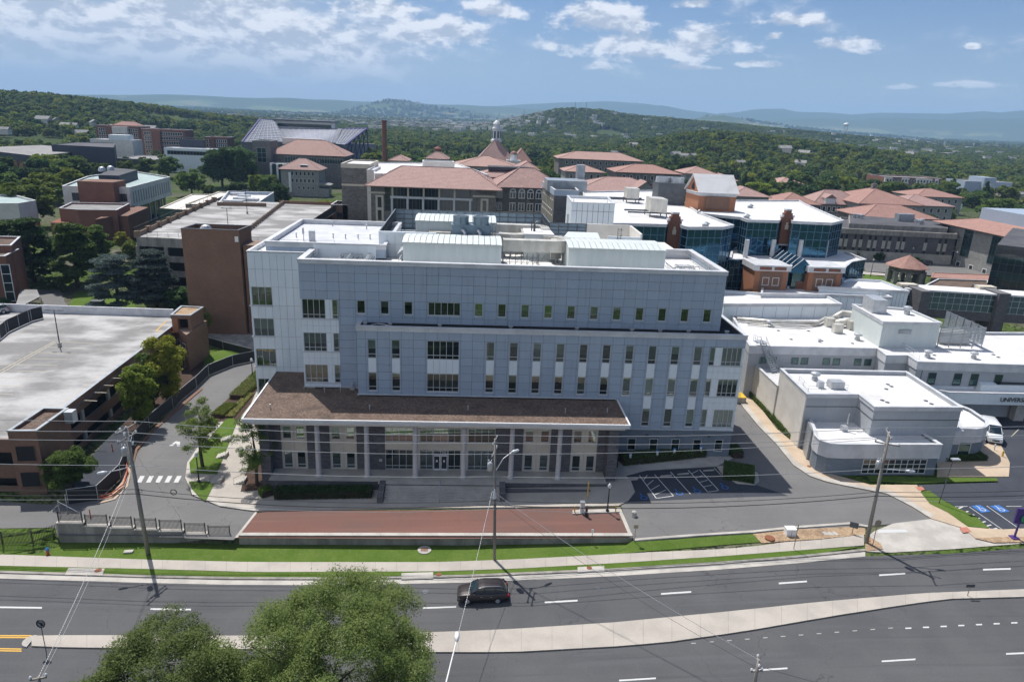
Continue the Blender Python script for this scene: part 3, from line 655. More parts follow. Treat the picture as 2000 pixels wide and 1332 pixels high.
def parapet_roof(parent,poly,z,h,wall,rf,w=.45,capmat='coping',cap=True,name='roof'):
 """deck below a parapet ring whose top is at z"""
 inn = offset(poly,-w);n = len(poly);m = MB()
 for i in range(n):
  j = (i+1) % n;a,b = inn[i],inn[j];m.face([(a[0],a[1],z-h),(a[0],a[1],z),(b[0],b[1],z),(b[0],b[1],z-h)])
 part('parapet',m,wall,parent)
 d = MB();d.face([(p[0],p[1],z-h) for p in (inn if ccw(inn) else inn[::-1])]);part(name,d,rf,parent)
 if cap: coping(parent,poly,z,w=w+.05,mt=capmat)
def ccw(p): return sum(p[i][0]*p[(i+1) % len(p)][1]-p[(i+1) % len(p)][0]*p[i][1] for i in range(len(p))) > 0
def wallring(parent,poly,z0,z1,mt,name='wall',cap=False):
 return part(name,MB().prism(poly,z0,z1,cap=cap),mt,parent)
# ================================================================ the main building
MBD = thing('medical_building','large grey and white panelled six storey building with a stone colonnade, centre of the photo','building',(7,95,0))
XS = [-21.98]+[-20.0]+[-18.5,-16.98]+[round(-14.97+1.5225*i,3) for i in range(32)]+[33.4]
tw = [(-14.77+3.045*k,19.03,-13.72+3.045*k,20.8) for k in range(16) if k not in (3,4)]
wide = (-5.58,19.03,-1.42,20.8)
bayL = (-21.98,8.8,-17.17,20.82)
holes_top = tw+[wide,bayL]
panels(XS,[17.45,18.6,19.75,20.83,21.95,23.12,24.32,25.43],88.0,'panel_grey',holes_top)
panels([-17.17,-14.97,-14.5],[8.8,9.9,11.0,12.1,13.2,14.3,15.4,16.5,17.45],88.0,'panel_grey')
x3 = [-13.2+3.045*k for k in range(15)]
h3 = [];h2 = [];h1 = [];sp = []
for k,x in enumerate(x3):
 if k in (3,): continue
 if x > 30: continue
 if k == 2: a,b = -5.56,-1.42
 else: a,b = (x+.05,x+1.12)
 if k == 2: x = a
 h3.append((a,13.78,b,16.31));h2.append((a,9.3,b,11.86));sp.append((a,11.86,b,13.78))
 if a > 20.5: h1.append((a,4.86,b,7.43));sp.append((a,7.43,b,9.3))
h3 = [h for h in h3 if not (-2.0 < h[0] < 0.0)];h2 = [h for h in h2 if not (-2.0 < h[0] < 0.0)];sp = [h for h in sp if not (-2.0 < h[0] < 0.0)]
bayR = (31.55,4.42,36.28,16.32)
XL = [-14.5]+[round(-13.41+1.5225*i,3) for i in range(33)]+[36.28]
XL = [x for x in XL if x <= 36.28]
panels(XL,[8.85,9.7,10.8,11.93,12.95,14.08,15.24,16.36,17.45],85.6,'panel_grey',h3+h2+sp+[bayR,(-14.5,8.8,-14.5,9)])
XR = [19.6]+[x for x in XL if x > 20]
panels(XR,[4.42,5.5,6.6,7.72,8.85],85.6,'panel_grey',h1+sp+[bayR])
for (a,b,c,d) in sp:
 n = 1 if c-a < 2 else 5
 for i in range(n): PANELS.append((.3,(a+(c-a)*i/n,b,a+(c-a)*(i+1)/n,d),85.63,'panel_white',.02))
# bays
bays = [(-21.98,-17.17,88.0,[(18.2,20.8),(13.72,16.3),(9.36,11.87)],[(-21.82,-18.82,4),(-17.95,-17.22,1)],8.8,20.82),(31.55,36.28,85.6,[(13.76,16.3),(9.34,11.87),(4.86,7.45)],[(31.6,32.34,1),(33.25,35.95,4)],4.42,16.32)]
for (bx0,bx1,by,rows,wins,bz0,bz1) in bays:
 hs = [(a,z0,b,z1) for z0,z1 in rows for a,b,_ in wins]
 zc = [bz0]
 for z0,z1 in sorted(rows): zc += [z0,z1]
 zc = sorted(set([bz0]+[z for r in rows for z in r]+[bz1]));zz = []
 for a,b in zip(zc,zc[1:]): zz += [a] if b-a < 1.2 else [a,(a+b)/2]
 zz += [zc[-1]]
 panels(grid(bx0,bx1,.75,bx0+.75),zz,by+.02,'panel_white',hs,.02)
 for z0,z1 in rows:
  for a,b,c in wins: window(MBD,a,b,z0,z1,by+.05,c,(.55,),fr='frame_alu')
 for z0,z1 in rows: part('sill_band',MB().box(bx0-.03,by-.06,z0-.14,bx1,by+.015,z0-.005),'coping',MBD)
for (a,b,c,d) in tw: window(MBD,a,c,b,d,88.0+.06,1,(),blind=random.choice((0,.3,.5,.7,0)),sill=True)
window(MBD,wide[0],wide[2],wide[1],wide[3],88.06,5,(),blind=.0,sill=True)
for H_ in (h3,h2,h1):
 for (a,b,c,d) in H_:
  window(MBD,a,c,b,d,85.66,5 if c-a > 2 else 1,(.55,),sill=(H_ is not h3))
flush_panels(MBD,300)
# bodies behind the skin
part('upper_wall',MB().prism([(-21.7,88.3),(33.1,88.3),(33.1,104),(-21.7,104)],8.7,24.6),'interior',MBD)
part('side_wall',MB().box(33.103,88.05,17.3,33.4,104,25.4).box(-22,88.07,8.7,-21.703,104,25.4),'panel_grey',MBD)
part('lower_wall',MB().prism([(-14.3,85.9),(36.0,85.9),(36.0,103.9),(20,103.9),(20,88.2),(-14.3,88.2)],4.3,17.2,cap=True),'interior',MBD)
part('end_wall',MB().box(36.003,85.7,4.4,36.3,104,17.5).box(-14.5,85.66,8.8,-14.303,88.0,17.5),'panel_grey',MBD)
# parapet of the upper block and the ledge
pu = [(-22.0,87.93),(33.42,87.93),(33.42,104.0),(-22.0,104.0)]
part('parapet_band',MB().box(-22.06,87.86,25.45,33.48,88.3,25.9).box(33.1,88.303,25.45,33.48,104.0,25.9).box(-22.06,88.303,25.45,-21.66,102.8,25.9).box(-21.65,103.6,24.6,33.09,104.0,25.9),'coping',MBD)
coping(MBD,pu,25.9,w=.7,t=.1,over=.09)
part('parapet_inside',MB().box(-21.65,88.303,24.6,33.09,88.5,25.88),'panel_white',MBD)
part('roof_deck',MB().face([(-21.65,88.3,24.62),(33.1,88.3,24.62),(33.1,104,24.62),(-21.65,104,24.62)]),'roof_white_stained',MBD)
part('ledge_roof',MB().face([(-14.3,85.9,17.86),(36.0,85.9,17.86),(36.0,104,17.86),(33.4,104,17.86),(33.4,88.0,17.86),(-14.3,88.0,17.86)]),'gravel_black',MBD)
part('ledge_parapet',MB().box(-14.56,85.5,17.46,36.36,85.9,18.0).box(35.96,85.903,17.33,36.36,104,18.0).box(-14.56,85.903,17.46,-14.16,87.98,18.0),'coping',MBD)
part('ledge_cap',MB().box(-14.62,85.44,18.003,36.42,85.98,18.1).box(35.9,85.983,18.003,36.42,104,18.1).box(-14.62,85.983,18.003,-14.1,87.97,18.1),'coping',MBD)
# floodlights along the ledge
fl = MB().box(-.18,-.12,0,.18,.12,.22).box(-.28,-.16,.22,.28,.16,.38).mesh('floodlight','galv')
for x in (-13.6,-10.4,-4,5.2,13.9,21.2,25,28.8,33.3+.7): inst('floodlight',fl,MBD,(x,86.9,17.87))
part('roof_conduit',MB().path([(-12.8,86.6,17.95),(-12.0,87.0,18.05),(-11.1,86.9,17.95),(-10.6,86.6,17.93)],.07),'galv',MBD)
# stone base at the right, its windows
sw_ = [(21.84+3.045*k,1.14,22.98+3.045*k,2.93) for k in range(5)]
m = MB()
for (a,b,c,d) in [r for r in subtract(subtract(subtract(subtract(subtract([(18.7,-.9,36.2,4.32)],sw_[0]),sw_[1]),sw_[2]),sw_[3]),sw_[4])]: m.box(a,85.7,b,c,85.98,d)
part('stone_base',m,'stone_blue',MBD);part('stone_end',MB().box(36.0,85.985,-.9,36.2,103,4.3),'stone_blue',MBD)
part('base_trim',MB().box(18.7,85.52,4.325,36.32,86.0,4.42),'coping',MBD)
for (a,b,c,d) in sw_: window(MBD,a,c,b,d,85.72,1,(),blind=0,fr='frame_white')
part('base_backing',MB().box(18.7,86.05,-.9,35.9,86.3,4.3),'interior',MBD)
for x in (20.6,24.4,28.6,33.0): part('wall_light',MB().box(x-.2,85.5,3.35,x+.2,85.69,3.6),'steel_dark',MBD)
part('trim_band',MB().box(-14.62,85.46,8.72,19.6,85.66,8.845).box(-22.06,87.86,8.72,-14.62,88.0,8.795),'coping',MBD)
# ---------------- portico
PZ = .55
roofp = [(-26.95,77.5),(19.85,77.5),(19.85,85.58),(-14.5,85.58),(-14.5,87.98),(-22.05,87.98),(-22.05,93.9),(-27.3,93.9)]
part('gravel_roof',MB().face([(p[0],p[1],8.58) for p in offset(roofp,-.12)]),'gravel_brown',MBD)
part('portico_fascia',MB().prism(roofp,8.12,8.5,cap=True),'coping',MBD)
part('roof_edging',MB().box(-27.02,77.42,8.503,19.92,77.6,8.68).box(19.74,77.603,8.503,19.92,85.45,8.68),'white_paint',MBD)
part('roof_edging',MB().prism([(-27.02,77.603),(-26.84,77.603),(-27.19,93.9),(-27.37,93.9)],8.503,8.68),'white_paint',MBD)
part('portico_ceiling',MB().box(-26.2,77.9,7.75,19.4,85.5,8.11),'cream_wall',MBD)
def cyl_at(x): return part('column',MB().lathe((x,78.55,0),[(.46,PZ),(.46,PZ+.18),(.33,PZ+.22),(.31,4.2),(.29,7.74)],20),'column',MBD,smooth=True)
colx = [-18.45+5.98*k for k in range(6)]
for x in colx: cyl_at(x)
pl_ = MB();pl_.box(-24.2,77.45,-1.5,-11.0,85,PZ).box(-11.0,79.2,-1.5,4.2,85,PZ).box(4.2,77.45,-1.5,17.6,85,PZ)
part('plinth',pl_,'stone_dark',MBD)
part('plinth_paving',MB().box(-24.3,77.35,PZ+.003,-10.95,80.3,PZ+.06).box(-10.94,76.75,PZ+.003,4.18,80.3,PZ+.06).box(4.2,77.35,PZ+.003,17.6,80.3,PZ+.06),'concrete',MBD)
part('stone_pier',MB().box(-25.5,78.7,-1.6,-24.3,85.0,7.74),'stone_dark',MBD)
part('stone_pier',MB().box(17.65,78.7,-.9,18.95,85.6,7.74),'stone_dark',MBD)
# back wall of the portico, built as a row of stone, cream and glass bays
yw_ = 80.4
def stone(x0,x1): part('stone_wall',MB().box(x0,yw_-.05,PZ+.06,x1,yw_+.3,7.74),'stone_dark',MBD)
for a,b in [(-24.3,-23.35),(-20.15,-17.35),(-14.0,-10.48),(3.5,7.0),(10.55,13.2),(16.6,17.65)]: stone(a,b)
def creambay(x0,x1,lab=None):
 xs_ = [x0+.25,x0+1.32,x1-1.32,x1-.25];hs = [(xs_[0],.75,xs_[1],2.95),(xs_[2],.75,xs_[3],2.95),(xs_[0],4.75,xs_[1],6.45),(xs_[2],4.75,xs_[3],6.45)]
 R_ = [(x0,PZ+.06,x1,7.74)]
 for h in hs: R_ = subtract(R_,h)
 m = MB();[m.box(a,yw_,b,c,yw_+.28,d) for a,b,c,d in R_];part('cream_wall',m,'cream',MBD)
 for h in hs: window(MBD,h[0],h[2],h[1],h[3],yw_-.02,1,(.45,) if h[3] < 3 else (),fr='frame_alu',blind=random.choice((.5,.7,.9)) if h[3] > 3 else random.choice((0,.3)),gl='glass')
 for xx in (x0+.05,(x0+x1)/2,x1-.05): part('wall_rib',MB().box(xx-.03,yw_-.05,PZ+.06,xx+.03,yw_-.003,7.74),'column',MBD)
for a,b in [(-23.35,-20.15),(-17.35,-14.0),(7.0,10.55),(13.2,16.6)]: creambay(a,b)
def glazed(x0,x1,cols):
 window(MBD,x0,x1,.66,3.45,yw_,cols,(.5,),blind=0,fr='frame_alu',name='curtain_glazing')
 window(MBD,x0,x1,4.55,6.5,yw_,cols,(),blind=.9,fr='frame_alu',name='curtain_glazing')
glazed(-10.45,-6.95,4);glazed(-6.1,-4.45,2);glazed(-2.5,-.9,2);glazed(0.0,3.45,4)
window(MBD,-4.4,-2.55,4.55,6.5,yw_,2,(),blind=.9,name='curtain_glazing');window(MBD,-4.4,-2.55,2.72,3.45,yw_,2,(),blind=0,name='transom_window')
m = MB().box(-10.48,yw_,3.46,3.5,yw_+.28,4.54).box(-10.48,yw_,6.51,3.5,yw_+.28,7.74)
for a,b in ((-6.95,-6.1),(-.9,0.0)): m.box(a,yw_,.62,b,yw_+.28,3.455).box(a,yw_,4.545,b,yw_+.28,6.505)
part('cream_wall',m,'cream',MBD)
part('portico_backing',MB().box(-24.2,80.95,PZ,17.6,81.2,7.7),'interior',MBD);part('portico_floor',MB().box(-24.2,80.31,PZ+.003,17.6,80.94,PZ+.05),'cream',MBD)
for s,x in ((1,-4.38),(-1,-2.57)):
 d = part('door',MB().box(min(x,x+s*.88),yw_-.04,.62,max(x,x+s*.88),yw_-.0,.82).box(min(x,x+s*.88),yw_-.04,2.58,max(x,x+s*.88),yw_,2.7).box(min(x,x+s*.1),yw_-.04,.823,max(x,x+s*.1),yw_,2.577).box(min(x+s*.78,x+s*.88),yw_-.04,.823,max(x+s*.78,x+s*.88),yw_,2.577),'white_paint',MBD)
 part('door_glass',MB().box(min(x+s*.1,x+s*.78)+.002,yw_-.025,.823,max(x+s*.1,x+s*.78)-.002,yw_-.01,2.577),'glass_dark',d)
 part('handle',MB().tube((x+s*.74,yw_-.1,1.35),(x+s*.74,yw_-.1,1.85),.02),'steel',d)
 part('notice',MB().box(x+s*.44-.1,yw_-.032,1.75,x+s*.44+.1,yw_-.0255,2.05),'plastic_white',d)
# house number over the door
def text(body,size,mt,parent,loc,rot,name='lettering',extrude=.004,align='CENTER',bold=0):
 cu = bpy.data.curves.new(name,'FONT');cu.body = body;cu.size = size;cu.extrude = extrude;cu.align_x = align;cu.align_y = 'CENTER';cu.offset = bold
 o0 = bpy.data.objects.new(name,cu);COL.objects.link(o0);bpy.context.view_layer.update()
 me = bpy.data.meshes.new_from_object(o0.evaluated_get(bpy.context.evaluated_depsgraph_get()));bpy.data.objects.remove(o0);me.materials.clear();me.materials.append(M[mt]);me.name = name
 o = bpy.data.objects.new(name,me);COL.objects.link(o)
 if parent is not None: o.parent = parent;loc = Vector(loc)-wloc(parent)
 o.location = loc;o.rotation_euler = rot;return o
text('235',.36,'plastic_white',MBD,(-3.05,yw_-.06,3.08),(math.pi/2,0,0),'house_number')
for x in (-10.9,14.9): pass
part('wall_plaque',MB().box(-11.25,yw_-.09,1.75,-10.85,yw_-.055,2.1),'column',MBD)
# column lights
for x in colx: part('column_light',MB().lathe((x,78.19,0),[(.06,4.0),(.1,4.05),(.1,4.2),(.05,4.25)],8),'galv',MBD)
# stairs
zb = T(-3,76,'c')+.13
nst = 7;
for i in range(nst):
 z1 = PZ-(i)*(PZ-zb)/nst;y0 = 76.75-.36*(i)
 part('step',MB().box(-10.0,y0-.36,zb-.2,4.0,y0-.002,z1-.02-(PZ-zb)/nst+.02),'concrete',MBD)
part('stair_platform',MB().box(-10.0,76.752,-1.3,4.0,79.19,PZ),'stone_dark',MBD)
for x in (-10.75,4.02): part('stair_cheek_wall',MB().prism([(x,74.2),(x+.7,74.2),(x+.7,77.34),(x,77.34)],-1.4,[.25,.25,.75,.75]),'stone_dark',MBD)
for x in (-3.3,): part('stair_rail',MB().path([(x,74.3,zb+.9),(x,76.8,PZ+.95),(x,77.8,PZ+.95)],.03).tube((x,74.3,zb),(x,74.3,zb+.9),.03).tube((x,76.8,PZ),(x,76.8,PZ+.95),.03),'steel',MBD)
# low seat wall right of the stairs
o = part('stone_planter_wall',MB().box(4.6,76.2,-.9,15.4,76.75,.12),'stone_dark');tag(o,'low dark stone wall in front of the colonnade right of the steps','wall')
# ---------------- vents on the gravel roof
vent = MB().lathe((0,0,0),[(.06,0),(.06,.5),(.1,.52),(.1,.6),(.03,.63)],8).mesh('roof_vent_pipe','galv')
for n,(px,py) in enumerate([(722,800),(914,801),(1104,806),(1186,806),(528,798),(634,766),(665,766)]):
 p = G(px,py,8.6);q = inst('roof_vent_pipe',vent,MBD,p)
part('roof_vent_box',MB().box(-15.9,87.3,8.6,-15.3,87.85,9.0).lathe((-15.6,87.57,9.0),[(.12,0),(.12,.4),(.22,.42),(.22,.55),(.05,.6)],10),'galv',MBD)
# ---------------- left wing in white panels
WY = 94.0
lx0,lx1 = -30.2,-22.0
lw_holes = []
zl = [7.0,9.25,11.87,13.72,16.3,18.1,20.8,23.2,25.6]
wrows = [(.3,2.8),(4.86,7.4),(9.25,11.87),(13.72,16.3),(18.15,20.75)]
for a,b in wrows: lw_holes.append((lx0+.25,a,lx0+3.0,b))
panels(grid(lx0,lx1,.98,lx0+.98),[-1.2,.3,2.8,4.86,7.4,9.25,11.87,13.72,16.3,18.15,20.75,23.2,25.5],WY,'panel_white',lw_holes,.03)
LW = thing('white_panel_wing','white panelled wing with stacked corner windows at the left end of the grey building','building',(-26,104,0))
for (a,b,c,d) in lw_holes:
 w_ = window(LW,a,c,b,d,WY+.05,3,(),blind=random.choice((0,.4,.6)))
 part('sill_band',MB().box(lx0-.12,WY-.12,b-.16,c+.05,WY-.005,b-.01),'coping',LW)
flush_panels(LW,300)
part('wing_wall',MB().prism([(lx0+.1,WY+.3),(-21.75,WY+.3),(-21.75,118),(lx0+.1,118)],-1.3,25.0),'interior',LW)
part('wing_side_wall',MB().box(lx0,WY+.07,-1.3,lx0+.097,118,25.5),'panel_white',LW)
pw = [(lx0,WY),(-21.7,WY),(-21.7,118),(lx0,118)]
parapet_roof(LW,pw,25.55,.5,'panel_white','roof_white',.3)
# raised block of the wing
rb = [(-28.0,95.3),(-11.9,95.3),(-11.9,116.5),(-28.2,116.5)]
part('upper_block_wall',MB().prism(rb,24.9,26.1,cap=False),'panel_grey',LW);part('upper_block_band',MB().prism(offset(rb,.07),26.1,26.7,cap=False,bottom=True),'coping',LW)
parapet_roof(LW,offset(rb,.07),26.7,.8,'coping','roof_white',.4,name='white_roof')
for px,py in [(470+605*.1802,400+370*.1802),(649.5,444),(653.5,441),(716,450),(651,468),(675,469),(699.5,469.5),(723,470)]:
 p = G(px,py,25.9);inst('roof_vent_pipe',vent,LW,p,scale=(1.4,1.4,1.5))
p = G(606,474,25.9);part('antenna_cabinet',MB().box(p.x-.1,p.y-.3,25.9,p.x+.7,p.y+.3,27.6).tube((p.x-.9,p.y,25.9),(p.x-.9,p.y,28),.06).box(p.x-1.05,p.y-.1,27.1,p.x-.8,p.y+.05,27.9),'galv',LW)
def railing(parent,pts,z,h=1.07,step=2.0,mt='galv',r=.025,name='guard_rail',rails=(1,.5)):
 m = MB();P = [Vector((p[0],p[1],z if len(p) < 3 else p[2])) for p in pts]
 for a,b in zip(P,P[1:]):
  L = (b-a).length;n = max(1,round(L/step))
  for i in range(n+1): q = a.lerp(b,i/n);m.tube(q,q+Vector((0,0,h)),r,5)
  for k in rails: m.tube(a+Vector((0,0,h*k)),b+Vector((0,0,h*k)),r,5)
 return part(name,m,mt,parent)
railing(LW,[(-26.3,95.9),(-21.5,95.9),(-19,96.6)],25.9)
p = G(509,488,25.1);inst('roof_vent_pipe',vent,LW,p)
# ---------------------------------------------------------------- rooftop of the main building
DZ = 24.62
def ahu(name,label,x0,x1,y0,y1,z1,mt='unit_green',ribs=17,louv=False):
 t = thing(name,label,'rooftop unit',((x0+x1)/2,(y0+y1)/2,DZ),'ribbed rooftop air handling units')
 ym = y0+(y1-y0)*.36
 m = MB();m.v += [(x0,y0,DZ),(x1,y0,DZ),(x1,y1,DZ),(x0,y1,DZ),(x0,y0,z1),(x1,y0,z1),(x1,ym,z1+.42),(x1,y1,z1+.2),(x0,y1,z1+.2),(x0,ym,z1+.42)]
 m.f += [(0,1,5,4),(1,2,7,6,5),(2,3,8,7),(3,0,4,9,8)];part('casing',m,mt,t)
 r = MB()
 for a,b,za,zb_ in ((y0-.15,ym-.02,z1+.0,z1+.44),(ym+.02,y1+.15,z1+.44,z1+.2)):
  n = ribs
  for i in range(n):
   xa = x0-.1+(x1-x0+.2)*i/n;xb = x0-.1+(x1-x0+.2)*(i+1)/n-.06;q = len(r.v)
   r.v += [(xa,a,za),(xb,a,za),(xb,b,zb_),(xa,b,zb_),(xa,a,za+.1),(xb,a,za+.1),(xb,b,zb_+.1),(xa,b,zb_+.1)]
   r.f += [(q+4,q+5,q+6,q+7),(q,q+1,q+5,q+4),(q+1,q+2,q+6,q+5),(q+2,q+3,q+7,q+6),(q+3,q,q+4,q+7)]
 part('roof_sheet',r,'unit_green',t,kind='stuff')
 s = MB();n = ribs*2
 for i in range(1,n): x = x0+(x1-x0)*i/n;s.box(x-.025,y0-.03,DZ+.1,x+.025,y0-.003,z1-.02)
 part('casing_rib',s,mt,t,kind='stuff')
 if louv:
  for i in range(3):
   l = MB();zz = z1-1.0-i*1.05;l.v += [(x0-.03,y0+.3,zz),(x0-.03,y1-.3,zz),(x0-.8,y1-.3,zz-.55),(x0-.8,y0+.3,zz-.55),(x0-.03,y0+.3,zz-.06),(x0-.03,y1-.3,zz-.06),(x0-.8,y1-.3,zz-.61),(x0-.8,y0+.3,zz-.61)]
   l.f += [(0,3,2,1),(4,5,6,7),(0,4,7,3),(2,3,7,6),(1,2,6,5)];part('intake_hood',l,'galv',t)
 return t
ahu('air_handling_unit','long ribbed pale green rooftop unit at the front left, with louvred intake hoods',-9.2,3.85,92.1,98.0,27.75,louv=True)
ahu('air_handling_unit','long ribbed pale green rooftop unit at the front right of the roof',12.9,26.1,92.1,98.6,27.7)
ahu('air_handling_unit','long ribbed pale rooftop unit behind the twin cooling tower fans',-8.3,3.3,101.5,107.5,29.3)
# cooling tower with two fans
ct = thing('cooling_tower','blue grey cooling tower with two round fan stacks on the roof','cooling tower',(-.4,100.5,DZ))
part('casing',MB().box(-3.0,98.9,DZ,2.35,100.4,29.2).box(-3.12,98.75,29.203,2.47,100.6,29.35),'tower_blue',ct)
part('casing_seam',MB().box(-.35,98.83,DZ,-.3,98.897,28.2).box(-3.0,98.83,26.6,2.35,98.897,26.65),'steel_dark',ct)
for x in (-1.75,1.1):
 f = part('fan_stack',MB().lathe((x,99.7,29.35),[(1.16,0),(1.1,.3),(1.12,1.1),(1.17,1.16),(1.02,1.16),(1.0,.5),(.9,.5)],28),'tower_blue',ct,smooth=True)
 g = MB()
 for k in range(9): y = -.9+k*.225;w_ = math.sqrt(max(.01,1.05-y*y));g.tube((x-w_,99.7+y,30.5),(x+w_,99.7+y,30.5),.018,4)
 g.tube((x,98.7,30.52),(x,100.7,30.52),.04,5);part('fan_guard',g,'steel',f)
 part('fan_rib',MB().box(x-.03,98.5,29.4,x+.03,98.6,30.48),'steel_dark',f)
 part('fan_blades',MB().box(x-.9,99.6,30.0,x+.9,99.8,30.03).box(x-.1,98.85,29.96,x+.1,100.55,29.995),'steel_dark',f)
for x in (-1.6,.55):
 part('elbow_pipe',MB().path([(x,99.0,28.6),(x+.25,98.4,28.6),(x+.45,98.25,28.4),(x+.5,98.2,27.9),(x+.5,98.2,DZ)],.24,10),'galv',ct,smooth=True)
for x in (-2.0,1.5): part('blue_label',MB().box(x-.5,98.84,26.8,x+.5,98.89,27.1),'mark_blue',ct)
part('ladder',MB().tube((2.75,99,DZ),(2.75,99,29.2),.03).tube((3.15,99,DZ),(3.15,99,29.2),.03).tube((2.75,99,25.5),(3.15,99,25.5),.02).tube((2.75,99,26.3),(3.15,99,26.3),.02).tube((2.75,99,27.1),(3.15,99,27.1),.02).tube((2.75,99,27.9),(3.15,99,27.9),.02),'steel_dark',ct)
def wallthing(name,label,cat,pts,z0,z1,th,mt,**k):
 pass
def bend_duct(name,label,pts,w,z0,z1,mt='duct'):
 """a rectangular duct that follows plan points"""
 P = [Vector((p[0],p[1])) for p in pts];m = MB();n = len(P);L = [];R_ = []
 for i in range(n):
  d = (P[min(i+1,n-1)]-P[max(i-1,0)]).normalized();q = Vector((-d.y,d.x));L.append(P[i]+q*w/2);R_.append(P[i]-q*w/2)
 k = len(m.v)
 for i in range(n): m.v += [(L[i].x,L[i].y,z0),(R_[i].x,R_[i].y,z0),(R_[i].x,R_[i].y,z1),(L[i].x,L[i].y,z1)]
 for i in range(n-1):
  for a,b in ((0,1),(1,2),(2,3),(3,0)): m.f.append((k+4*i+a,k+4*i+b,k+4*i+4+b,k+4*i+4+a))
 m.f += [(k,k+3,k+2,k+1),(k+4*n-4,k+4*n-3,k+4*n-2,k+4*n-1)]
 t = thing(name,label,'duct',(P[0].x,P[0].y,DZ));part('duct_body',m,mt,t)
 s = MB()
 for i in range(0,n-1):
  seg = (P[i+1]-P[i]).length;c = max(1,round(seg/1.1))
  for q in range(c):
   t_ = q/c;a = L[i].lerp(L[i+1],t_);b = R_[i].lerp(R_[i+1],t_);d = (P[i+1]-P[i]).normalized()*.03
   s.prism([(a.x-d.x,a.y-d.y),(a.x+d.x,a.y+d.y),(b.x+d.x,b.y+d.y),(b.x-d.x,b.y-d.y)],z1+.002,z1+.04)
   c2 = R_[i].lerp(R_[i+1],t_);q2 = (R_[i]-L[i]).normalized()*.035
   s.prism([(c2.x-d.x,c2.y-d.y),(c2.x+d.x,c2.y+d.y),(c2.x+d.x+q2.x,c2.y+d.y+q2.y),(c2.x-d.x+q2.x,c2.y-d.y+q2.y)],z0,z1)
 part('duct_flange',s,mt,t,kind='stuff')
 l = MB()
 for i in range(0,n,2): l.tube((L[i].x,L[i].y,DZ),(L[i].x,L[i].y,z0),.05,5).tube((R_[i].x,R_[i].y,DZ),(R_[i].x,R_[i].y,z0),.05,5)
 part('duct_leg',l,'steel',t,kind='stuff');return t
arc = [(11.2+1.9*math.sin(t),97.4-1.9*math.cos(t)) for t in np.linspace(0,math.pi*.95,8)]
bend_duct('air_duct','large curved metal duct between the two front rooftop units',[(4.2,95.5),(6.5,95.5),(9,95.5)]+arc+[(10.2,99.6)],1.5,26.5,28.1)
bend_duct('air_duct','straight metal duct to the left of the cooling tower',[(-6.3,100.8),(-3.2,100.8)],1.6,25.6,28.0)
a2 = [(5.6+2.4*math.sin(t),103.2-2.4*math.cos(t)) for t in np.linspace(0,math.pi/2,6)]
bend_duct('air_duct','metal duct bending away behind the right of the cooling tower',[(2.6,101.2),(4,101.2)]+a2+[(8,108)],1.5,25.7,28.0)
a3 = [(9.2+1.6*math.sin(t),107.0-1.6+1.6*math.cos(t)) for t in np.linspace(0,math.pi/2,5)]
bend_duct('air_duct','curved metal duct at the back along the roof screen',[(3.4,107.0),(6,107.0)]+a3+[(10.8,103.5)],1.3,26.8,28.5)
part_ = MB().box(10.3,100.2,DZ,14.6,104.2,27.6)
st_ = thing('stair_penthouse','low white roofed box with a curved vent pipe on the main roof','roof structure',(9,102,DZ))
sq = [(7.4,99.4),(11.6,99.4),(11.4,104.6),(7.6,104.6)];part('wall',MB().prism(sq,DZ,28.1,cap=False),'unit_green',st_);part('roof',MB().prism(offset(sq,.1),28.1,28.3,bottom=True),'roof_white',st_)
part('vent_pipe',MB().path([(9.0,102.2,28.3),(9.0,102.2,29.3),(9.2,102.2,29.6),(9.7,102.2,29.65),(9.9,102.2,29.5)],.16,8),'steel_dark',st_,smooth=True)
part('vent_pipe',MB().tube((8.6,102.3,28.3),(8.6,102.3,29.8),.09,8),'steel_dark',st_)
# white panelled penthouse with open top at the left
ph = thing('roof_penthouse','white panelled roof enclosure with a dark slatted screen round its back','roof structure',(-9,98,DZ))
panels([-13.1,-12.0,-10.9,-9.8,-8.7,-7.6,-6.5,-5.2],[24.62,26.4,27.75],98.0,'panel_white',(),.03)
flush_panels(ph);part('front_wall',MB().box(-13.05,98.07,DZ,-5.25,98.3,27.7),'joint',ph);part('front_band',MB().box(-13.15,97.93,27.753,-5.15,98.35,28.2),'panel_white',ph)
# slatted screen walls
def screen(parent,a,b,z0,z1,name='screen_wall',bay=1.5,back='tower_blue'):
 a = Vector(a);b = Vector(b);L = (b-a).length;u = (b-a)/L;nrm = Vector((u.y,-u.x))
 m = MB();n = max(1,round(L/bay))
 for i in range(n+1):
  q = a+u*(L*i/n);m.obox((q.x-u.x*.05,q.y-u.y*.05,z0),(u.x,u.y,0),(nrm.x,nrm.y,0),(0,0,1),.1,.14,z1-z0)
 part('post',m,'steel_dark',parent,kind='stuff')
 k = MB()
 for z in np.linspace(z0+.35,z1-.05,5): k.obox((a.x,a.y,z-.06),(u.x,u.y,0),(nrm.x,nrm.y,0),(0,0,1),L,.09,.12)
 part('rail',k,'steel_dark',parent,kind='stuff')
 part('screen_panel',MB().obox((a.x,a.y,z0),(u.x,u.y,0),(-nrm.x,-nrm.y,0),(0,0,1),L,.08,z1-z0),back,parent)
for a,b in (((-13.5,122.5),(12.1,123.0)),((-13.1,98.4),(-13.5,122.4)),((12.15,122.9),(12.3,112.3)),((12.3,112.2),(18.3,112.2))):
 screen(ph,a,b,DZ if b != (18.3,112.2) else 25.5,28.2)
part('inner_deck',MB().face([(-13.4,104.01,24.63),(33.0,104.01,24.63),(33.0,118,24.63),(-13.4,122.4,24.63)]),'roof_white_stained',ph)
part('core_wall',MB().prism([(-13.6,104.05),(33.3,104.05),(33.3,112),(18,123),(-13.6,123)],2,24.55),'panel_white',ph)
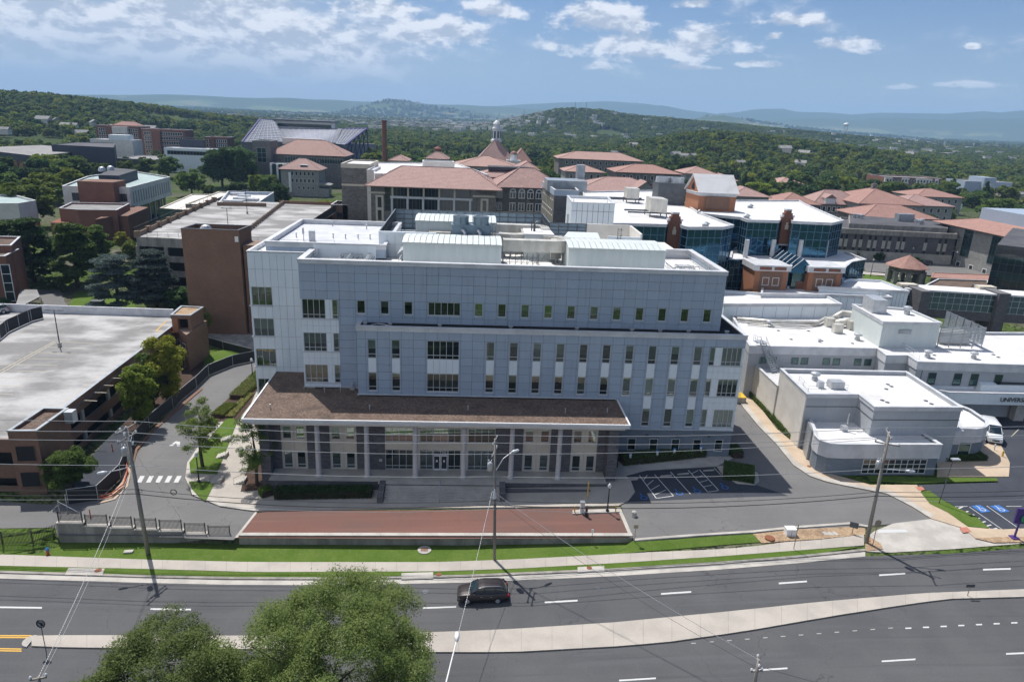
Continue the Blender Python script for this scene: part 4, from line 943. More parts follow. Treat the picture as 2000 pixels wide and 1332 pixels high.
railing(ph,[(-12.2,99.5),(-9.5,103.5)],DZ+1.2,1.0);railing(ph,[(-12.4,101),(-8.8,101)],DZ+1.6,.6)
# enclosure on the right with ladder
en = thing('roof_enclosure','open topped white wall enclosure with a caged ladder at the back right of the roof','roof structure',(21.5,107,DZ))
ep = [(18.35,112.2),(25.3,112.0),(25.1,103.2),(20.2,103.4)]
for a,b in ((ep[0],ep[1]),(ep[1],ep[2]),(ep[2],ep[3])):
 a = Vector(a);b = Vector(b);u = (b-a).normalized();L = (b-a).length
 part('wall',MB().obox((a.x,a.y,DZ),(u.x,u.y,0),(-u.y,u.x,0),(0,0,1),L,.3,3.58 if b != Vector(ep[3]) else 3.1),'cream_wall' if b != Vector(ep[3]) else 'panel_white',en)
lad = MB()
for x in (21.6,22.1): lad.tube((x,103.0,DZ),(x,103.0,29.0),.035,5)
for z in np.arange(25,28.9,.35): lad.tube((21.6,103.0,z),(22.1,103.0,z),.025,4)
for z in (26.4,27.2,28.0,28.8):
 lad.path([(21.55,103,z),(21.5,102.5,z),(21.85,102.25,z),(22.2,102.5,z),(22.15,103,z)],.03,4)
part('caged_ladder',lad,'steel_dark',en)
part('duct_body',MB().path([(19.6,108,25.6),(19.2,106,25.6),(19.6,104.5,25.4),(20.6,103.9,25.0)],.8,12),'roof_white',en,smooth=True)
for i,(a,b) in enumerate(((12.6,16.6),)): pass
tr = thing('transition_duct','pale sheet metal hood joining the duct to the right rooftop unit','duct',(14,100,DZ))
m = MB();m.prism([(12.9,98.9),(18.3,98.9),(18.3,101.6),(13.9,101.6)],DZ,[28.0,28.0,28.45,28.45]);part('duct_body',m,'unit_green',tr)
m = MB();m.prism([(11.0,96.5),(12.6,97.5),(12.6,99.5),(11.2,99.6)],25.2,27.9);part('elbow',m,'duct',tr)
# steelwork and pipes in the two roof wells
def pipework(name,label,x0,x1,y0,y1,seed):
 R_ = random.Random(seed);t = thing(name,label,'pipework',((x0+x1)/2,(y0+y1)/2,DZ));g = MB();k = MB()
 for i in range(9):
  y = R_.uniform(y0,y1);z = DZ+R_.uniform(.15,.9);a,b = sorted((R_.uniform(x0,x1),R_.uniform(x0,x1)))
  if b-a < 2: b = a+2
  g.path([(a,y,DZ),(a,y,z),(b,y,z),(b,y,DZ)],R_.uniform(.04,.11),6)
 for i in range(5):
  x = R_.uniform(x0,x1);z = DZ+R_.uniform(.2,1.0);g.path([(x,y0+.2,z),(x,y1-.2,z)],R_.uniform(.04,.08),6)
  k.tube((x,y0+.3,DZ),(x+.9,y0+1.2,DZ+1.1),.05,5)
 part('pipe',g,'galv',t,kind='stuff');part('brace',k,'steel_dark',t,kind='stuff');return t
pipework('roof_pipework','steel pipes and braces in the sunken left corner of the roof',-20.6,-13.6,91,96.5,3)
pipework('roof_pipework','tangle of pipes and braces in the sunken right corner of the roof',27,31.6,90.5,98,8)
railing(MBD,[(-20.9,89.2,25.1),(-20.9,101,25.1),(-13.5,101,25.1)],25.1,.9);railing(MBD,[(-20.9,89.4,25.0),(-14,89.4,25.0)],25,.9)
part('well_wall',MB().box(-21.6,95.2,DZ,-13.2,95.3,26.6),'panel_white',MBD)
railing(MBD,[(32.2,89.2,25.0),(32.2,102.5,25.0),(27,102.5,25)],25,.9)
fr = thing('steel_framework','rusty steel lattice under the curved duct on the roof','framework',(5.7,94.5,DZ));m = MB()
for x in np.arange(4.3,9.2,.8): m.tube((x,94.2,DZ),(x,94.2,26.4),.04,5).tube((x,94.2,DZ+.2),(x+.8,94.2,26.2),.025,4)
for z in (25.2,25.9): m.tube((4.3,94.2,z),(9.1,94.2,z),.03,4)
part('lattice',m,'steel_dark',fr,kind='stuff')
part('pit_cover',MB().box(-20.3,90.0,DZ+.01,-13.8,93.8,DZ+.45),'concrete_old',MBD)
# ---------------------------------------------------------------- campus buildings
def rq(p1,p2,y,depth,y2=None):
 """rectangle in plan: front-left and front-right pixels on the front wall at distance y (y2 at the right end)"""
 a = YP(p1[0],p1[1],y);b = YP(p2[0],p2[1],y if y2 is None else y2);z = (a.z+b.z)/2
 u = Vector((b.x-a.x,b.y-a.y)).normalized();n = Vector((-u.y,u.x))*depth
 return [(a.x,a.y),(b.x,b.y),(b.x+n.x,b.y+n.y),(a.x+n.x,a.y+n.y)],z
def rz_(p1,p2,z,depth):
 a = G(*p1,z);b = G(*p2,z);u = Vector((b.x-a.x,b.y-a.y)).normalized();n = Vector((-u.y,u.x))*depth
 return [(a.x,a.y),(b.x,b.y),(b.x+n.x,b.y+n.y),(a.x+n.x,a.y+n.y)]
_w2 = {}
def wmesh(w,h,cols=1,fr='frame_white',gl='glass_dark',bar=.08,arch=False,rows=1):
 k = (round(w,2),round(h,2),cols,fr,gl,arch,rows)
 if k in _w2: return _w2[k]
 v = [];f = [];mi = []
 def bx(x0,y0,z0,x1,y1,z1,m):
  n = len(v);v.extend([(x0,y0,z0),(x1,y0,z0),(x1,y1,z0),(x0,y1,z0),(x0,y0,z1),(x1,y0,z1),(x1,y1,z1),(x0,y1,z1)])
  for q in ((4,5,6,7),(0,1,5,4),(1,2,6,5),(3,0,4,7),(0,3,2,1)): f.append(tuple(n+i for i in q));mi.append(m)
 bx(-bar,-.1,-bar,w+bar,.02,0,0);bx(-bar,-.06,h,w+bar,.02,h+bar,0);bx(-bar,-.06,0,0,.02,h,0);bx(w,-.06,0,w+bar,.02,h,0)
 for i in range(1,cols): bx(w*i/cols-bar/2,-.05,0,w*i/cols+bar/2,-.012,h,0)
 for i in range(1,rows): bx(0,-.045,h*i/rows-bar/2,w,-.013,h*i/rows+bar/2,0)
 n = len(v);v.extend([(0,-.01,0),(w,-.01,0),(w,-.01,h),(0,-.01,h)]);f.append((n,n+1,n+2,n+3));mi.append(1)
 if arch:
  n = len(v);c = w/2;r = w/2+bar;v.extend([(c-r*math.cos(t),-.055,h+bar+r*math.sin(t)) for t in np.linspace(0,math.pi,9)]);f.append(tuple(range(n+8,n-1,-1)));mi.append(0)
  n = len(v);r = w/2-.1;v.extend([(c-r*math.cos(t),-.07,h+bar+r*math.sin(t)) for t in np.linspace(0,math.pi,9)]);f.append(tuple(range(n+8,n-1,-1)));mi.append(1)
 me = bpy.data.meshes.new('window');me.from_pydata(v,[],f);me.materials.append(M[fr]);me.materials.append(M[gl])
 for p,m_ in zip(me.polygons,mi): p.material_index = m_
 _w2[k] = me;return me
def wins(parent,a,b,zs,n,w,h,m0=.06,m1=.06,name='window',**k):
 me = wmesh(w,h,**k);a = Vector((a[0],a[1]));b = Vector((b[0],b[1]));d = b-a;L = d.length;u = d/L;rot = math.atan2(u.y,u.x);nr = Vector((u.y,-u.x))
 for z in zs:
  for i in range(n):
   t = m0+(1-m0-m1)*((i+.5)/n);p = a+d*t-u*w/2+nr*.012
   inst(name,me,parent,(p.x,p.y,z),rot)
def hip(parent,q,z,rise,over=.7,mt='tile_pink',inset=None,name='roof',gable=False):
 P = [Vector(p) for p in offset(q,over)];a = (P[1]-P[0]).length;b = (P[3]-P[0]).length;u = (P[1]-P[0]).normalized();v = (P[3]-P[0]).normalized()
 long_u = a >= b;s = (b if long_u else a)/2;ins = 0 if gable else (min(s,(a if long_u else b)/2-.01) if inset is None else inset)
 if long_u: r0 = P[0]+v*s+u*ins;r1 = P[1]+v*s-u*ins;fs = [(0,1,5,4),(1,2,5),(2,3,4,5),(3,0,4)]
 else: r0 = P[0]+u*s+v*ins;r1 = P[3]+u*s-v*ins;fs = [(0,1,4),(1,2,5,4),(2,3,5),(3,0,4,5)]
 m = MB();m.v = [(p.x,p.y,z) for p in P]+[(r0.x,r0.y,z+rise),(r1.x,r1.y,z+rise)];m.f = fs
 m.v += [(p.x,p.y,z-.22) for p in P];m.f += [(0,6,7,1),(1,7,8,2),(2,8,9,3),(3,9,6,0),(9,8,7,6)]
 o = part(name,m,mt,parent)
 # ridge and hip caps
 c = MB();pts = [Vector(v_) for v_ in m.v]
 for i,j in [(4,5)]+([(0,4),(1,5),(2,5),(3,4)] if long_u else [(0,4),(1,4),(2,5),(3,5)]):
  if (pts[i]-pts[j]).length > .2: c.tube(pts[i]+Vector((0,0,.05)),pts[j]+Vector((0,0,.05)),.13,4,cap=False)
 part('ridge_tiles',c,mt,o);return o
def bld(name,label,q,z,wall,roof='flat',base=-.3,rf='roof_white',rise=4,parapet=.8,over=.8,group=None,cat='building',capmat='coping',inset=None):
 cx = sum(p[0] for p in q)/len(q);cy = sum(p[1] for p in q)/len(q)
 t = thing(name,label,cat,(cx,cy,0),group)
 if roof == 'flat':
  part('wall',MB().prism(q,base,z,cap=False),wall,t);parapet_roof(t,q,z,parapet,wall,rf,.35,capmat)
 else:
  part('wall',MB().prism(q,base,z,cap=False),wall,t);hip(t,q,z,rise,over,rf,inset,gable=(roof == 'gable'))
 return t
# stone university building with the long red tiled roof
q,z = rq((724,362),(970,371),200,24)
u = bld('university_hall','long stone university hall with red tiled roof and two rows of tall windows',q,z,'stone_uni','hip',rf='tile_pink',rise=4.7,over=1.6,inset=9)
a = Vector(q[0]);d = Vector(q[1])-a
def fpt(px,py=372): p = YP(px,py,200);return (p.x,p.y)
for px in (769,799.5,830,860.5,890.5):
 A = fpt(px);B = fpt(px+26)
 wins(u,A,B,[21.9],1,3.9,2.3,0,0,cols=4,fr='steel_dark',bar=.1);wins(u,A,B,[17.6],1,3.9,3.5,0,0,cols=4,fr='steel_dark',bar=.1)
 part('mullion_pier',MB().box(A[0]-.6,A[1]-.25,21.85,A[0]-.1,A[1]-.03,24.3),'cream',u)
for px in (765.5,796,826.5,857,887.5,919): A = fpt(px);part('white_pier',MB().box(A[0]-.3,A[1]-.35,8,A[0]+.25,A[1]-.03,21.2),'coping',u)
A = fpt(764);B = fpt(921);part('white_beam',MB().box(A[0]-.3,A[1]-.36,21.203,B[0]+.3,A[1]-.03,21.8),'coping',u)
for px in (757,926): A = fpt(px);wins(u,(A[0]-.9,A[1]),(A[0]+.9,A[1]),[17.6],1,1.6,6.6,0,0,fr='steel_dark',rows=4)
for px in (741,947):
 A = fpt(px);part('cream_surround',MB().box(A[0]-1.1,A[1]-.12,2,A[0]+1.1,A[1]-.004,21.9),'cream',u);wins(u,(A[0]-.6,A[1]-.12),(A[0]+.6,A[1]-.12),[18.6,15.0],1,.9,2.7,0,0,fr='steel_dark')
 part('cream_band',MB().box(A[0]-(3.0 if px < 800 else 3.4),A[1]-.14,22.3,A[0]+(1.6 if px < 800 else 3.0),A[1]-.124,22.8),'cream',u)
q2,z2 = rq((666,320),(722,322),222,20)
t = bld('stair_tower','tall windowless stone tower at the left end of the university hall',q2,z2,'stone_uni',rf='roof_white',parapet=.3,capmat='cream')
part('stone_band',MB().prism(offset(q2,.05),z2-6.6,z2-6.0,bottom=True,cap=True),'cream',t);part('cream_band',MB().prism(offset(q2,.06),z2-1.2,z2-.01,cap=False),'cream',t)
q3,z3 = rq((716,325),(730,327),214,16);t = bld('link_block','cream walled link between the stone tower and the university hall',q3,z3-1,'cream_wall',rf='roof_white',parapet=.3)
q3 = [G(732,338,27.5).xy,G(955,340,27.5).xy,G(890,317,27.5).xy,G(722,316,27.5).xy]
t = bld('flat_roofed_block','wide white flat roof behind the long red tiled roof',[tuple(p) for p in q3],27.2,'cream_wall',rf='roof_white',parapet=.3)
q4 = rz_((826,316),(888,318),29.5,7);t = bld('roof_plant_room','low white plant room on the white roof behind the red tiled hall',q4,29.5,'cream_wall',base=27,rf='roof_white',parapet=.2,cat='roof structure')
# arched window wing
q,z = rq((972,363),(1100,370),205,15,207)
t = bld('arched_window_wing','stone wing with arched upper windows right of the university hall',q,z,'stone_uni','hip',rf='tile_pink',rise=5,over=1.0)
for k,px in enumerate((975,1002,1019.5,1036.5,1053)):
 A = YP(px,372,205);wins(t,(A.x-.9,A.y-.02+.0),(A.x+.9,A.y+.02),[z-3.0],1,1.5,1.5,0,0,cols=2,arch=True,bar=.2);wins(t,(A.x-.9,A.y),(A.x+.9,A.y+.02),[z-6.6],1,1.5,2.0,0,0,cols=2,bar=.2)
part('string_course',MB().prism(offset(q,.06),z-7.4,z-7.1,cap=True,bottom=True),'cream',t)
# second row of red roofs: (label, p1, p2, y, depth, rise, wall)
RR = [
 ('red hipped roof with a dark sunken centre behind the arched wing',(935,345),(1055,349),232,16,4.0,'stone_uni','tile_pink'),
 ('wide pink tiled roof behind the dark brick tower, with a grey gable',(1128,372),(1310,378),262,26,6.0,'cream','tile_pink'),
 ('pink tiled roof between the flat white roof and the cupola',(890,323),(1010,328),330,26,5.5,'stone_pale','tile_far'),
 ('small red pyramid roof with a dark red lantern behind the white roof',(833,310),(874,311),395,15,5.5,'stone_pale','tile_pink'),
 ('low red roof left of the brick chimney',(762,313),(795,315),330,14,3,'stone_pale','tile_pink'),
 ('red roof at the right of the stone pyramid roof',(1010,331),(1052,333),300,20,4.0,'stone_uni','tile_pink'),
 ('long pink roof at the far back right of the cupola',(1092,308),(1255,317),470,26,6,'stone_uni','tile_far'),
 ('bright orange red roof behind the parked roof units',(1205,336),(1330,341),360,24,5,'stone_uni','tile_red'),
 ('small pink roof between two conifers',(1105,335),(1180,337),372,20,4.5,'stone_pale','tile_far'),
 ('pink roof on the left behind the brick penthouse with the white gable',(1340,338),(1400,342),420,22,5,'stone_pale','tile_far'),
 ('pink roof seen between dark conifers above the brick penthouse',(1395,352),(1440,354),460,24,5,'stone_pale','tile_far'),
 ('red roof right behind the brick penthouse',(1432,382),(1502,386),300,22,4.5,'stone_pale','tile_pink'),
 ('pink roof between conifers right of the brick penthouse',(1520,358),(1568,360),470,22,4.5,'stone_pale','tile_far'),
 ('red hipped roof left of the white dormered stone hall',(1525,396),(1600,402),325,22,6,'stone_uni','tile_red'),
 ('big red hipped roof with a chimney right of the dormered hall',(1680,395),(1800,404),318,34,8,'stone_pale','tile_red'),
 ('lower red roof in front of the big hipped roof, over a grey wall',(1688,420),(1830,432),285,22,6,'stone_uni','tile_red'),
 ('red hipped roof at the right, behind the stone glass-walled hall',(1765,398),(1862,406),345,26,6,'stone_pale','tile_pink'),
 ('red roof below the grey windowless block',(1792,382),(1880,388),400,24,5,'stone_pale','tile_red')]
for lab,p1,p2,y,dep,rise,wl,rf in RR:
 q,z = rq(p1,p2,y,dep);t = bld('red_roofed_building',lab,q,z,wl,'hip',rf=rf,rise=rise*.72,over=.9,group='red roofed campus buildings')
 n = max(2,int((Vector(q[1])-Vector(q[0])).length/4));wins(t,q[0],q[1],[z-3.4,z-7.2],n,1.3,2.0,bar=.15)
 if 'lantern' in lab: c = Vector(q[0]).lerp(Vector(q[2]),.5);part('lantern',MB().lathe((c.x,c.y,z+rise*.72-.6),[(1.8,0),(1.8,1.6),(2.3,1.7),(.2,3)],8),'brick_red',t)
 if 'chimney right' in lab: c = Vector(q[0]).lerp(Vector(q[2]),.5);part('chimney',MB().box(c.x-1,c.y-1,z+rise*.72-2,c.x+1,c.y+1,z+rise*.72+2.2),'stone_uni',t)
 if 'grey gable' in lab:
  A = Vector(q[0]).lerp(Vector(q[1]),.72);m = MB();m.v = [(A.x-6,A.y-1.5,z-.3),(A.x+6,A.y-1.5,z-.3),(A.x,A.y-1.5,z+4),(A.x,A.y+9,z+4),(A.x-6,A.y+9,z),(A.x+6,A.y+9,z)];m.f = [(0,1,2)];part('gable_wall',m,'stone_pale',t)
  m = MB();m.v = [(A.x-6.7,A.y-2,z-.6),(A.x,A.y-2,z+4.2),(A.x,A.y+9,z+4.2),(A.x-6.7,A.y+9,z-.6),(A.x+6.7,A.y-2,z-.6),(A.x+6.7,A.y+9,z-.6)];m.f = [(0,1,2,3),(1,4,5,2)];part('gable_roof',m,'tile_pink',t)
 if 'sunken' in lab: c = Vector(q[0]).lerp(Vector(q[2]),.5);part('sunken_flat_roof',MB().box(c.x-7,c.y-4.6,z+1.9,c.x+7,c.y+3,z+2.95),'roof_dark',t)
# cupola building
q,z = rq((936,312),(1002,313),500,26);t = bld('cupola_hall','hall with a steep pink pyramid roof crowned by a white octagonal cupola',q,z,'stone_uni','hip',rf='tile_pink',rise=14,over=1.2,inset=11.5)
c = Vector(q[0]).lerp(Vector(q[2]),.5);zt = z+13
cu = part('cupola',MB().lathe((c.x,c.y,zt),[(4.0,-1.5),(4.0,0),(3.1,.3),(3.1,7),(3.5,7.2),(3.5,7.8),(2.4,8.1),(2.3,10.5),(2.6,10.7),(1.6,12.2),(.3,13.2)],8),'white_paint',t)
for k in range(8):
 a_ = math.pi/4*k+math.pi/8;p = (c.x+2.88*math.cos(a_),c.y+2.88*math.sin(a_));u2 = (-math.sin(a_),math.cos(a_));part('louvre',MB().obox((p[0]-u2[0]*.6,p[1]-u2[1]*.6,zt+1),(*u2,0),(math.cos(a_),math.sin(a_),0),(0,0,1),1.2,.06,4.8),'navy',cu)
part('finial',MB().tube((c.x,c.y,zt+13),(c.x,c.y,zt+15),.12,5),'steel_dark',cu)
q,z = rq((1003,316),(1036,317),470,24);t2 = bld('red_roofed_building','steep red roofed wing right of the tall cupola',q,z,'stone_uni','hip',rf='tile_red',rise=8,over=1,group='red roofed campus buildings')
q,z = rq((990,314),(1017,315),420,10);t2 = bld('small_cupola_base','small flat white roof carrying a little white cupola with a red cap',q,z,'cream_wall',rf='roof_white',parapet=.3)
c = Vector(q[0]).lerp(Vector(q[2]),.5);cu = part('cupola',MB().lathe((c.x,c.y,z-.3),[(1.9,0),(1.9,3.2),(2.2,3.3),(2.2,3.6)],8),'white_paint',t2);part('cupola_cap',MB().lathe((c.x,c.y,z+3.32),[(2.3,0),(1.7,1.3),(.2,2)],8),'tile_red',cu)
# chimney
p = YP(751,285,420);o = part('wall',None,None,mesh=MB().lathe((p.x,p.y,0),[(1.9,0),(1.35,p.z),(1.3,p.z+13.2),(1.6,p.z+13.3),(1.6,p.z+14)],12).mesh('brick_chimney','brick_red'));o.name = 'brick_chimney';tag(o,'tall thin brick chimney standing among trees right of the stadium','chimney')
# dark brick tower
q,z = rq((1083,374),(1131,371),168,30);q[0] = tuple(YP(1083,374,168).xy);w_ = YP(1060,359,190);
q = [q[0],q[1],(q[1][0]+1.0,192),(w_.x,190)];t = bld('dark_brick_tower','dark brick block with a flat parapet roof behind the main building',q,z,'stone_uni',rf='roof_dark',parapet=1.2,capmat='coping')
part('wall_face',MB().box(q[0][0]+.03,167.93,2,q[1][0]-.03,167.99,z-1.2),'stone_dark',t);part('parapet_band',MB().prism(offset(q,.1),z-1.3,z-.02,cap=False),'panel_grey',t)
wins(t,q[3],q[0],[z-4.9,z-8.6,z-12.3],7,1.2,2.2,bar=.2,fr='cream')
c = YP(1087,358,182);part('roof_plant',MB().box(c.x-3,176,z-1,c.x+7,184,z+1.6),'steel',t);part('roof_stack',MB().box(c.x+5.5,184.02,z-1,c.x+7.5,187,z+5),'steel',t)
# white panelled box
q,z = rq((1117,396),(1201,399),122,12);q[3] = tuple(YP(1107,388,133).xy);q[2] = tuple(YP(1188,392,133).xy)
t = thing('white_box_block','tall white panelled stair block behind the right rooftop unit','building',(q[0][0],q[0][1],0))
part('wall',MB().prism(q,10,z,cap=False),'panel_white',t);parapet_roof(t,q,z,.4,'panel_white','roof_white',.3)
m = MB();L = q[1][0]-q[0][0]
for i in range(1,8): m.box(q[0][0]+L*i/8-.025,q[0][1]-.03,12,q[0][0]+L*i/8+.025,q[0][1]-.004,z-.1)
for zz in (z-1.4,z-5): m.box(q[0][0]+.05,q[0][1]-.025,zz-.025,q[1][0]-.05,q[0][1]-.003,zz+.025)
part('panel_joint',m,'joint',t,kind='stuff');part('downpipe',MB().tube((q[0][0]-.5,q[0][1]+.2,14),(q[0][0]-.5,q[0][1]+.2,z-2),.15),'galv',t)
part('roof_pipe',MB().path([(q[0][0]+.6,124,z),(q[0][0]+.6,124,z+.7),(q[1][0]-1,124,z+.7),(q[1][0]-1,124,z)],.09),'galv',t)
# ---------------------------------------------------------------- stone hall with white dormer at right
q,z = rq((1590,397),(1690,402),330,18);t = bld('dormered_stone_hall','stone hall with white framed windows and a white dormer in its red roof',q,z,'stone_uni','hip',rf='tile_pink',rise=6,over=1)
wins(t,q[0],q[1],[z-3.6,z-7.3,z-11],9,1.3,2.3,bar=.3);A = Vector(q[0]).lerp(Vector(q[1]),.3);part('dormer',MB().prism([(A.x-2.4,A.y-.6),(A.x+2.4,A.y-.6),(A.x+2.4,A.y+5),(A.x-2.4,A.y+5)],z-.3,z+2.8),'white_paint',t)
m = MB();m.v = [(A.x-2.9,A.y-.9,z+2.75),(A.x+2.9,A.y-.9,z+2.75),(A.x,A.y-.9,z+4.6),(A.x,A.y+6,z+4.6),(A.x-2.9,A.y+6,z+2.75),(A.x+2.9,A.y+6,z+2.75)];m.f = [(0,1,2),(0,2,3,4),(1,5,3,2)];part('dormer_roof',m,'tile_pink',t)
# long dark concrete building
q = [tuple(YP(1640,443,243).xy),tuple(YP(1868,462,238).xy),tuple(YP(1862,446,262).xy),tuple(YP(1640,426,275).xy)];z = YP(1750,452,240).z
t = bld('dark_brick_hall','long dark brick hall with slit windows and pale panels facing the side road',q,z,'stone_dark',rf='roof_dark',parapet=.4,capmat='concrete')
A = Vector(q[0]);B = Vector(q[1]);d = (B-A);L = d.length;d /= L;nr = Vector((d.y,-d.x))
part('pale_plinth',MB().obox((A.x,A.y,-1),(*d,0),(*nr,0),(0,0,1),L,.12,4.6),'concrete',t);part('concrete_band',MB().obox((A.x-.1,A.y-.1,z-1.7),(*d,0),(*nr,0),(0,0,1),L+.2,.3,1.68),'concrete_old',t)
for px in (1645,1655,1672,1684,1701,1712,1729,1740,1757,1767,1810,1837,1848):
 f_ = (px-1640)/228;p = A.lerp(B,f_);o_ = p+nr*.02
 part('slit_window',MB().obox((o_.x,o_.y,z-3.6),(*d,0),(*nr,0),(0,0,1),.8,.05,1.5).obox((o_.x,o_.y,z-8.2),(*d,0),(*nr,0),(0,0,1),.8,.05,1.7),'dark',t,kind='stuff');part('pale_panel',MB().obox((o_.x-.2,o_.y,z-6.45),(*d,0),(*nr,0),(0,0,1),1.1,.16,2.8),'concrete',t)
q5 = offset(q,-3);part('upper_storey',MB().prism(q5,z-1,z+1.5,cap=True),'concrete_old',t);part('upper_roof',MB().prism(offset(q5,-.3),z+1.505,z+1.55),'roof_dark',t)
for px,py in ((1668,425),(1676,426),(1682,427),(1792,436),(1796,438),(1800,436)): p = G(px,py,z+1.6);part('roof_fan',MB().lathe((p.x,p.y,z+1.55),[(.6,0),(.6,1.0),(.9,1.1),(.9,1.5),(.2,1.6)],10),'galv',t)
p = G(1765,432,z+1.6);part('roof_plant',MB().box(p.x-3,p.y-1.5,z+1.55,p.x+3,p.y+1.5,z+4.3),'steel',t)
# stone and glass hall at the right edge, with red roof
A = YP(1838,430,250);B = YP(2030,478,205);u_ = Vector((B.x-A.x,B.y-A.y)).normalized();n_ = Vector((-u_.y,u_.x));zz = (A.z+B.z)/2
q = [(A.x,A.y),(B.x+u_.x*20,B.y+u_.y*20),(B.x+u_.x*20+n_.x*40,B.y+u_.y*20+n_.y*40),(A.x+n_.x*40,A.y+n_.y*40)]
t = bld('stone_glass_hall','stone and glass hall with a red tiled roof at the right edge of the photo',q,zz,'stone_pale','hip',rf='tile_red',rise=5.5,over=2)
L = (Vector(q[1])-Vector(q[0])).length
for f0,w_ in ((.02,4),(.2,4.5),(.40,4),(.56,6),(.78,6)):
 p = Vector(q[0])+u_*L*f0;wins(t,(p.x,p.y),(p.x+u_.x*w_,p.y+u_.y*w_),[zz-10],1,w_*.9,9,0,0,cols=3,rows=3,fr='steel_dark',gl='glass_teal')
p = Vector(q[0]);wins(t,q[0],q[1],[zz-14.4],9,1.6,2,bar=.25,fr='white_paint');wins(t,(p.x+u_.x*6,p.y+u_.y*6),(p.x+u_.x*14,p.y+u_.y*14),[zz-7.5,zz-12],1,1.4,2.8,bar=.25,fr='white_paint')
c = Vector(q[0]).lerp(Vector(q[2]),.5);part('roof_plant',MB().prism([tuple(c+u_*a_+n_*b_) for a_,b_ in ((-24,-12),(26,-12),(26,8),(-24,8))],zz+.5,zz+6.4),'panel_grey',t)
for a_,b_ in ((-8,0),(0,-6),(6,2)): e = c+u_*a_+n_*b_;part('roof_unit',MB().box(e.x-2.5,e.y-1.5,zz+6.4,e.x+2.5,e.y+1.5,zz+7.5),'galv',t)
# dark green glass office at the right edge
A = YP(1947,480,176);B = YP(2120,495,165);z = A.z;q = [(A.x,A.y),(B.x,B.y),(B.x+30,B.y+26),(A.x+32,A.y+36)]
t = thing('dark_glass_office','dark green glass office block at the right edge above the footbridge','building',(A.x+10,A.y+10,0));part('wall',MB().prism(q,-.3,z,cap=False),'glass_dark',t);part('roof',MB().prism(q,z+.003,z+.3),'roof_dark',t)
d = Vector((B.x-A.x,B.y-A.y));L = d.length;d /= L;nr = Vector((d.y,-d.x));m = MB()
for i in range(0,25): p = A.xy+d*i*1.6;m.obox((p.x,p.y,0),(*d,0),(*nr,0),(0,0,1),.08,.1,z)
for k in range(9): m.obox((A.x,A.y,z-.4-k*2.1),(*d,0),(*nr,0),(0,0,1),L,.12,.1)
part('mullion',m,'steel_dark',t,kind='stuff')
for k in range(4): part('spandrel_glass',MB().obox((A.x,A.y,z-4.3-k*4.2),(*d,0),(*nr,0),(0,0,1),L,.06,1.5),'glass_teal',t)
# apartments and windowless block far right
q,z = rq((1728,345),(1840,350),545,26);t = bld('apartment_block','five storey brick and cream apartment block beyond the red roofs on the right',q,z,'brick_red',rf='roof_grey',parapet=.8)
A = Vector(q[0]);B = Vector(q[1])
for f0,f1 in ((.0,.13),(.3,.42),(.55,.82),(.88,.93)): a_ = A.lerp(B,f0);b_ = A.lerp(B,f1);part('cream_bay',MB().box(a_.x,a_.y-1.2,0,b_.x,a_.y-.01,z-.5),'cream_wall',t)
wins(t,(A.x,A.y-1.2),(B.x,B.y-1.2),[z-3.4-3.1*k for k in range(4)],18,1.4,1.7,.02,.02,bar=.15)
q,z = rq((1886,354),(1978,358),500,22);t = bld('windowless_block','pale blue grey windowless block on the right skyline with a taller core',q,z,'panel_grey',rf='roof_grey',parapet=.5)
A = Vector(q[0]).lerp(Vector(q[1]),.33);part('core_tower',MB().box(A.x,A.y-3,0,A.x+9,A.y+14,z+3.2),'panel_grey',t)
for k in (1.5,4.3): part('slot_window',MB().box(A.x+k,A.y-3.06,z-12,A.x+k+1.4,A.y-3.003,z-1),'coping',t)
q,z = rq((1975,378),(2060,382),470,20);bld('concrete_block','grey concrete block at the right edge beside the windowless block',q,z,'concrete',rf='roof_grey',parapet=.5)
q,z = rq((1850,398),(1880,400),430,18);bld('white_glass_block','small white and glass block below the grey windowless block',q,z,'panel_white',rf='roof_grey',parapet=.5)
# ---------------------------------------------------------------- left background
# fieldhouse
P = [G(70,305,13),G(185,293,13),G(80,284,13),G(-60,290,13)]
t = thing('fieldhouse','wide brick sports hall with a dark flat roof, far left','building',(P[0].x,P[0].y,0));qq = [tuple(p.xy) for p in P]
part('wall',MB().prism(qq,-.5,12,cap=False),'brick_red',t);part('fascia',MB().prism(offset(qq,.6),9.2,13,cap=False,bottom=True),'navy',t);part('roof',MB().prism(offset(qq,.5),12.9,13.05),'roof_grey',t)
for a_,b_ in ((0,1),(3,0)):
 A,B = Vector(qq[a_]),Vector(qq[b_]);d = (B-A);L = d.length;d /= L;nr = Vector((d.y,-d.x));m = MB()
 for i in range(1,int(L/9)): p = A+d*i*9;m.obox((p.x,p.y,0),(*d,0),(*nr,0),(0,0,1),.8,.5,9)
 part('brick_pier',m,'stone_dark',t,kind='stuff')
P = [G(100,283,17),G(222,289,17),G(225,280,17),G(150,278,17)];qq = [tuple(p.xy) for p in P]
t = bld('arena_roof','long dark sloping arena roof behind the brick sports hall',qq,17,'navy',rf='roof_dark',parapet=.2,capmat='navy')
q,z = rq((185,296),(201,296),470,8);bld('brick_stack','square brick block at the end of the sports hall roof',q,z,'brick_red',rf='roof_grey',parapet=.3,capmat='brick_red')
q,z = rq((222,297),(300,306),500,40);bld('low_dark_building','low building with a wide dark flat roof right of the arena',q,7,'stone_dark',rf='roof_grey',parapet=.3)
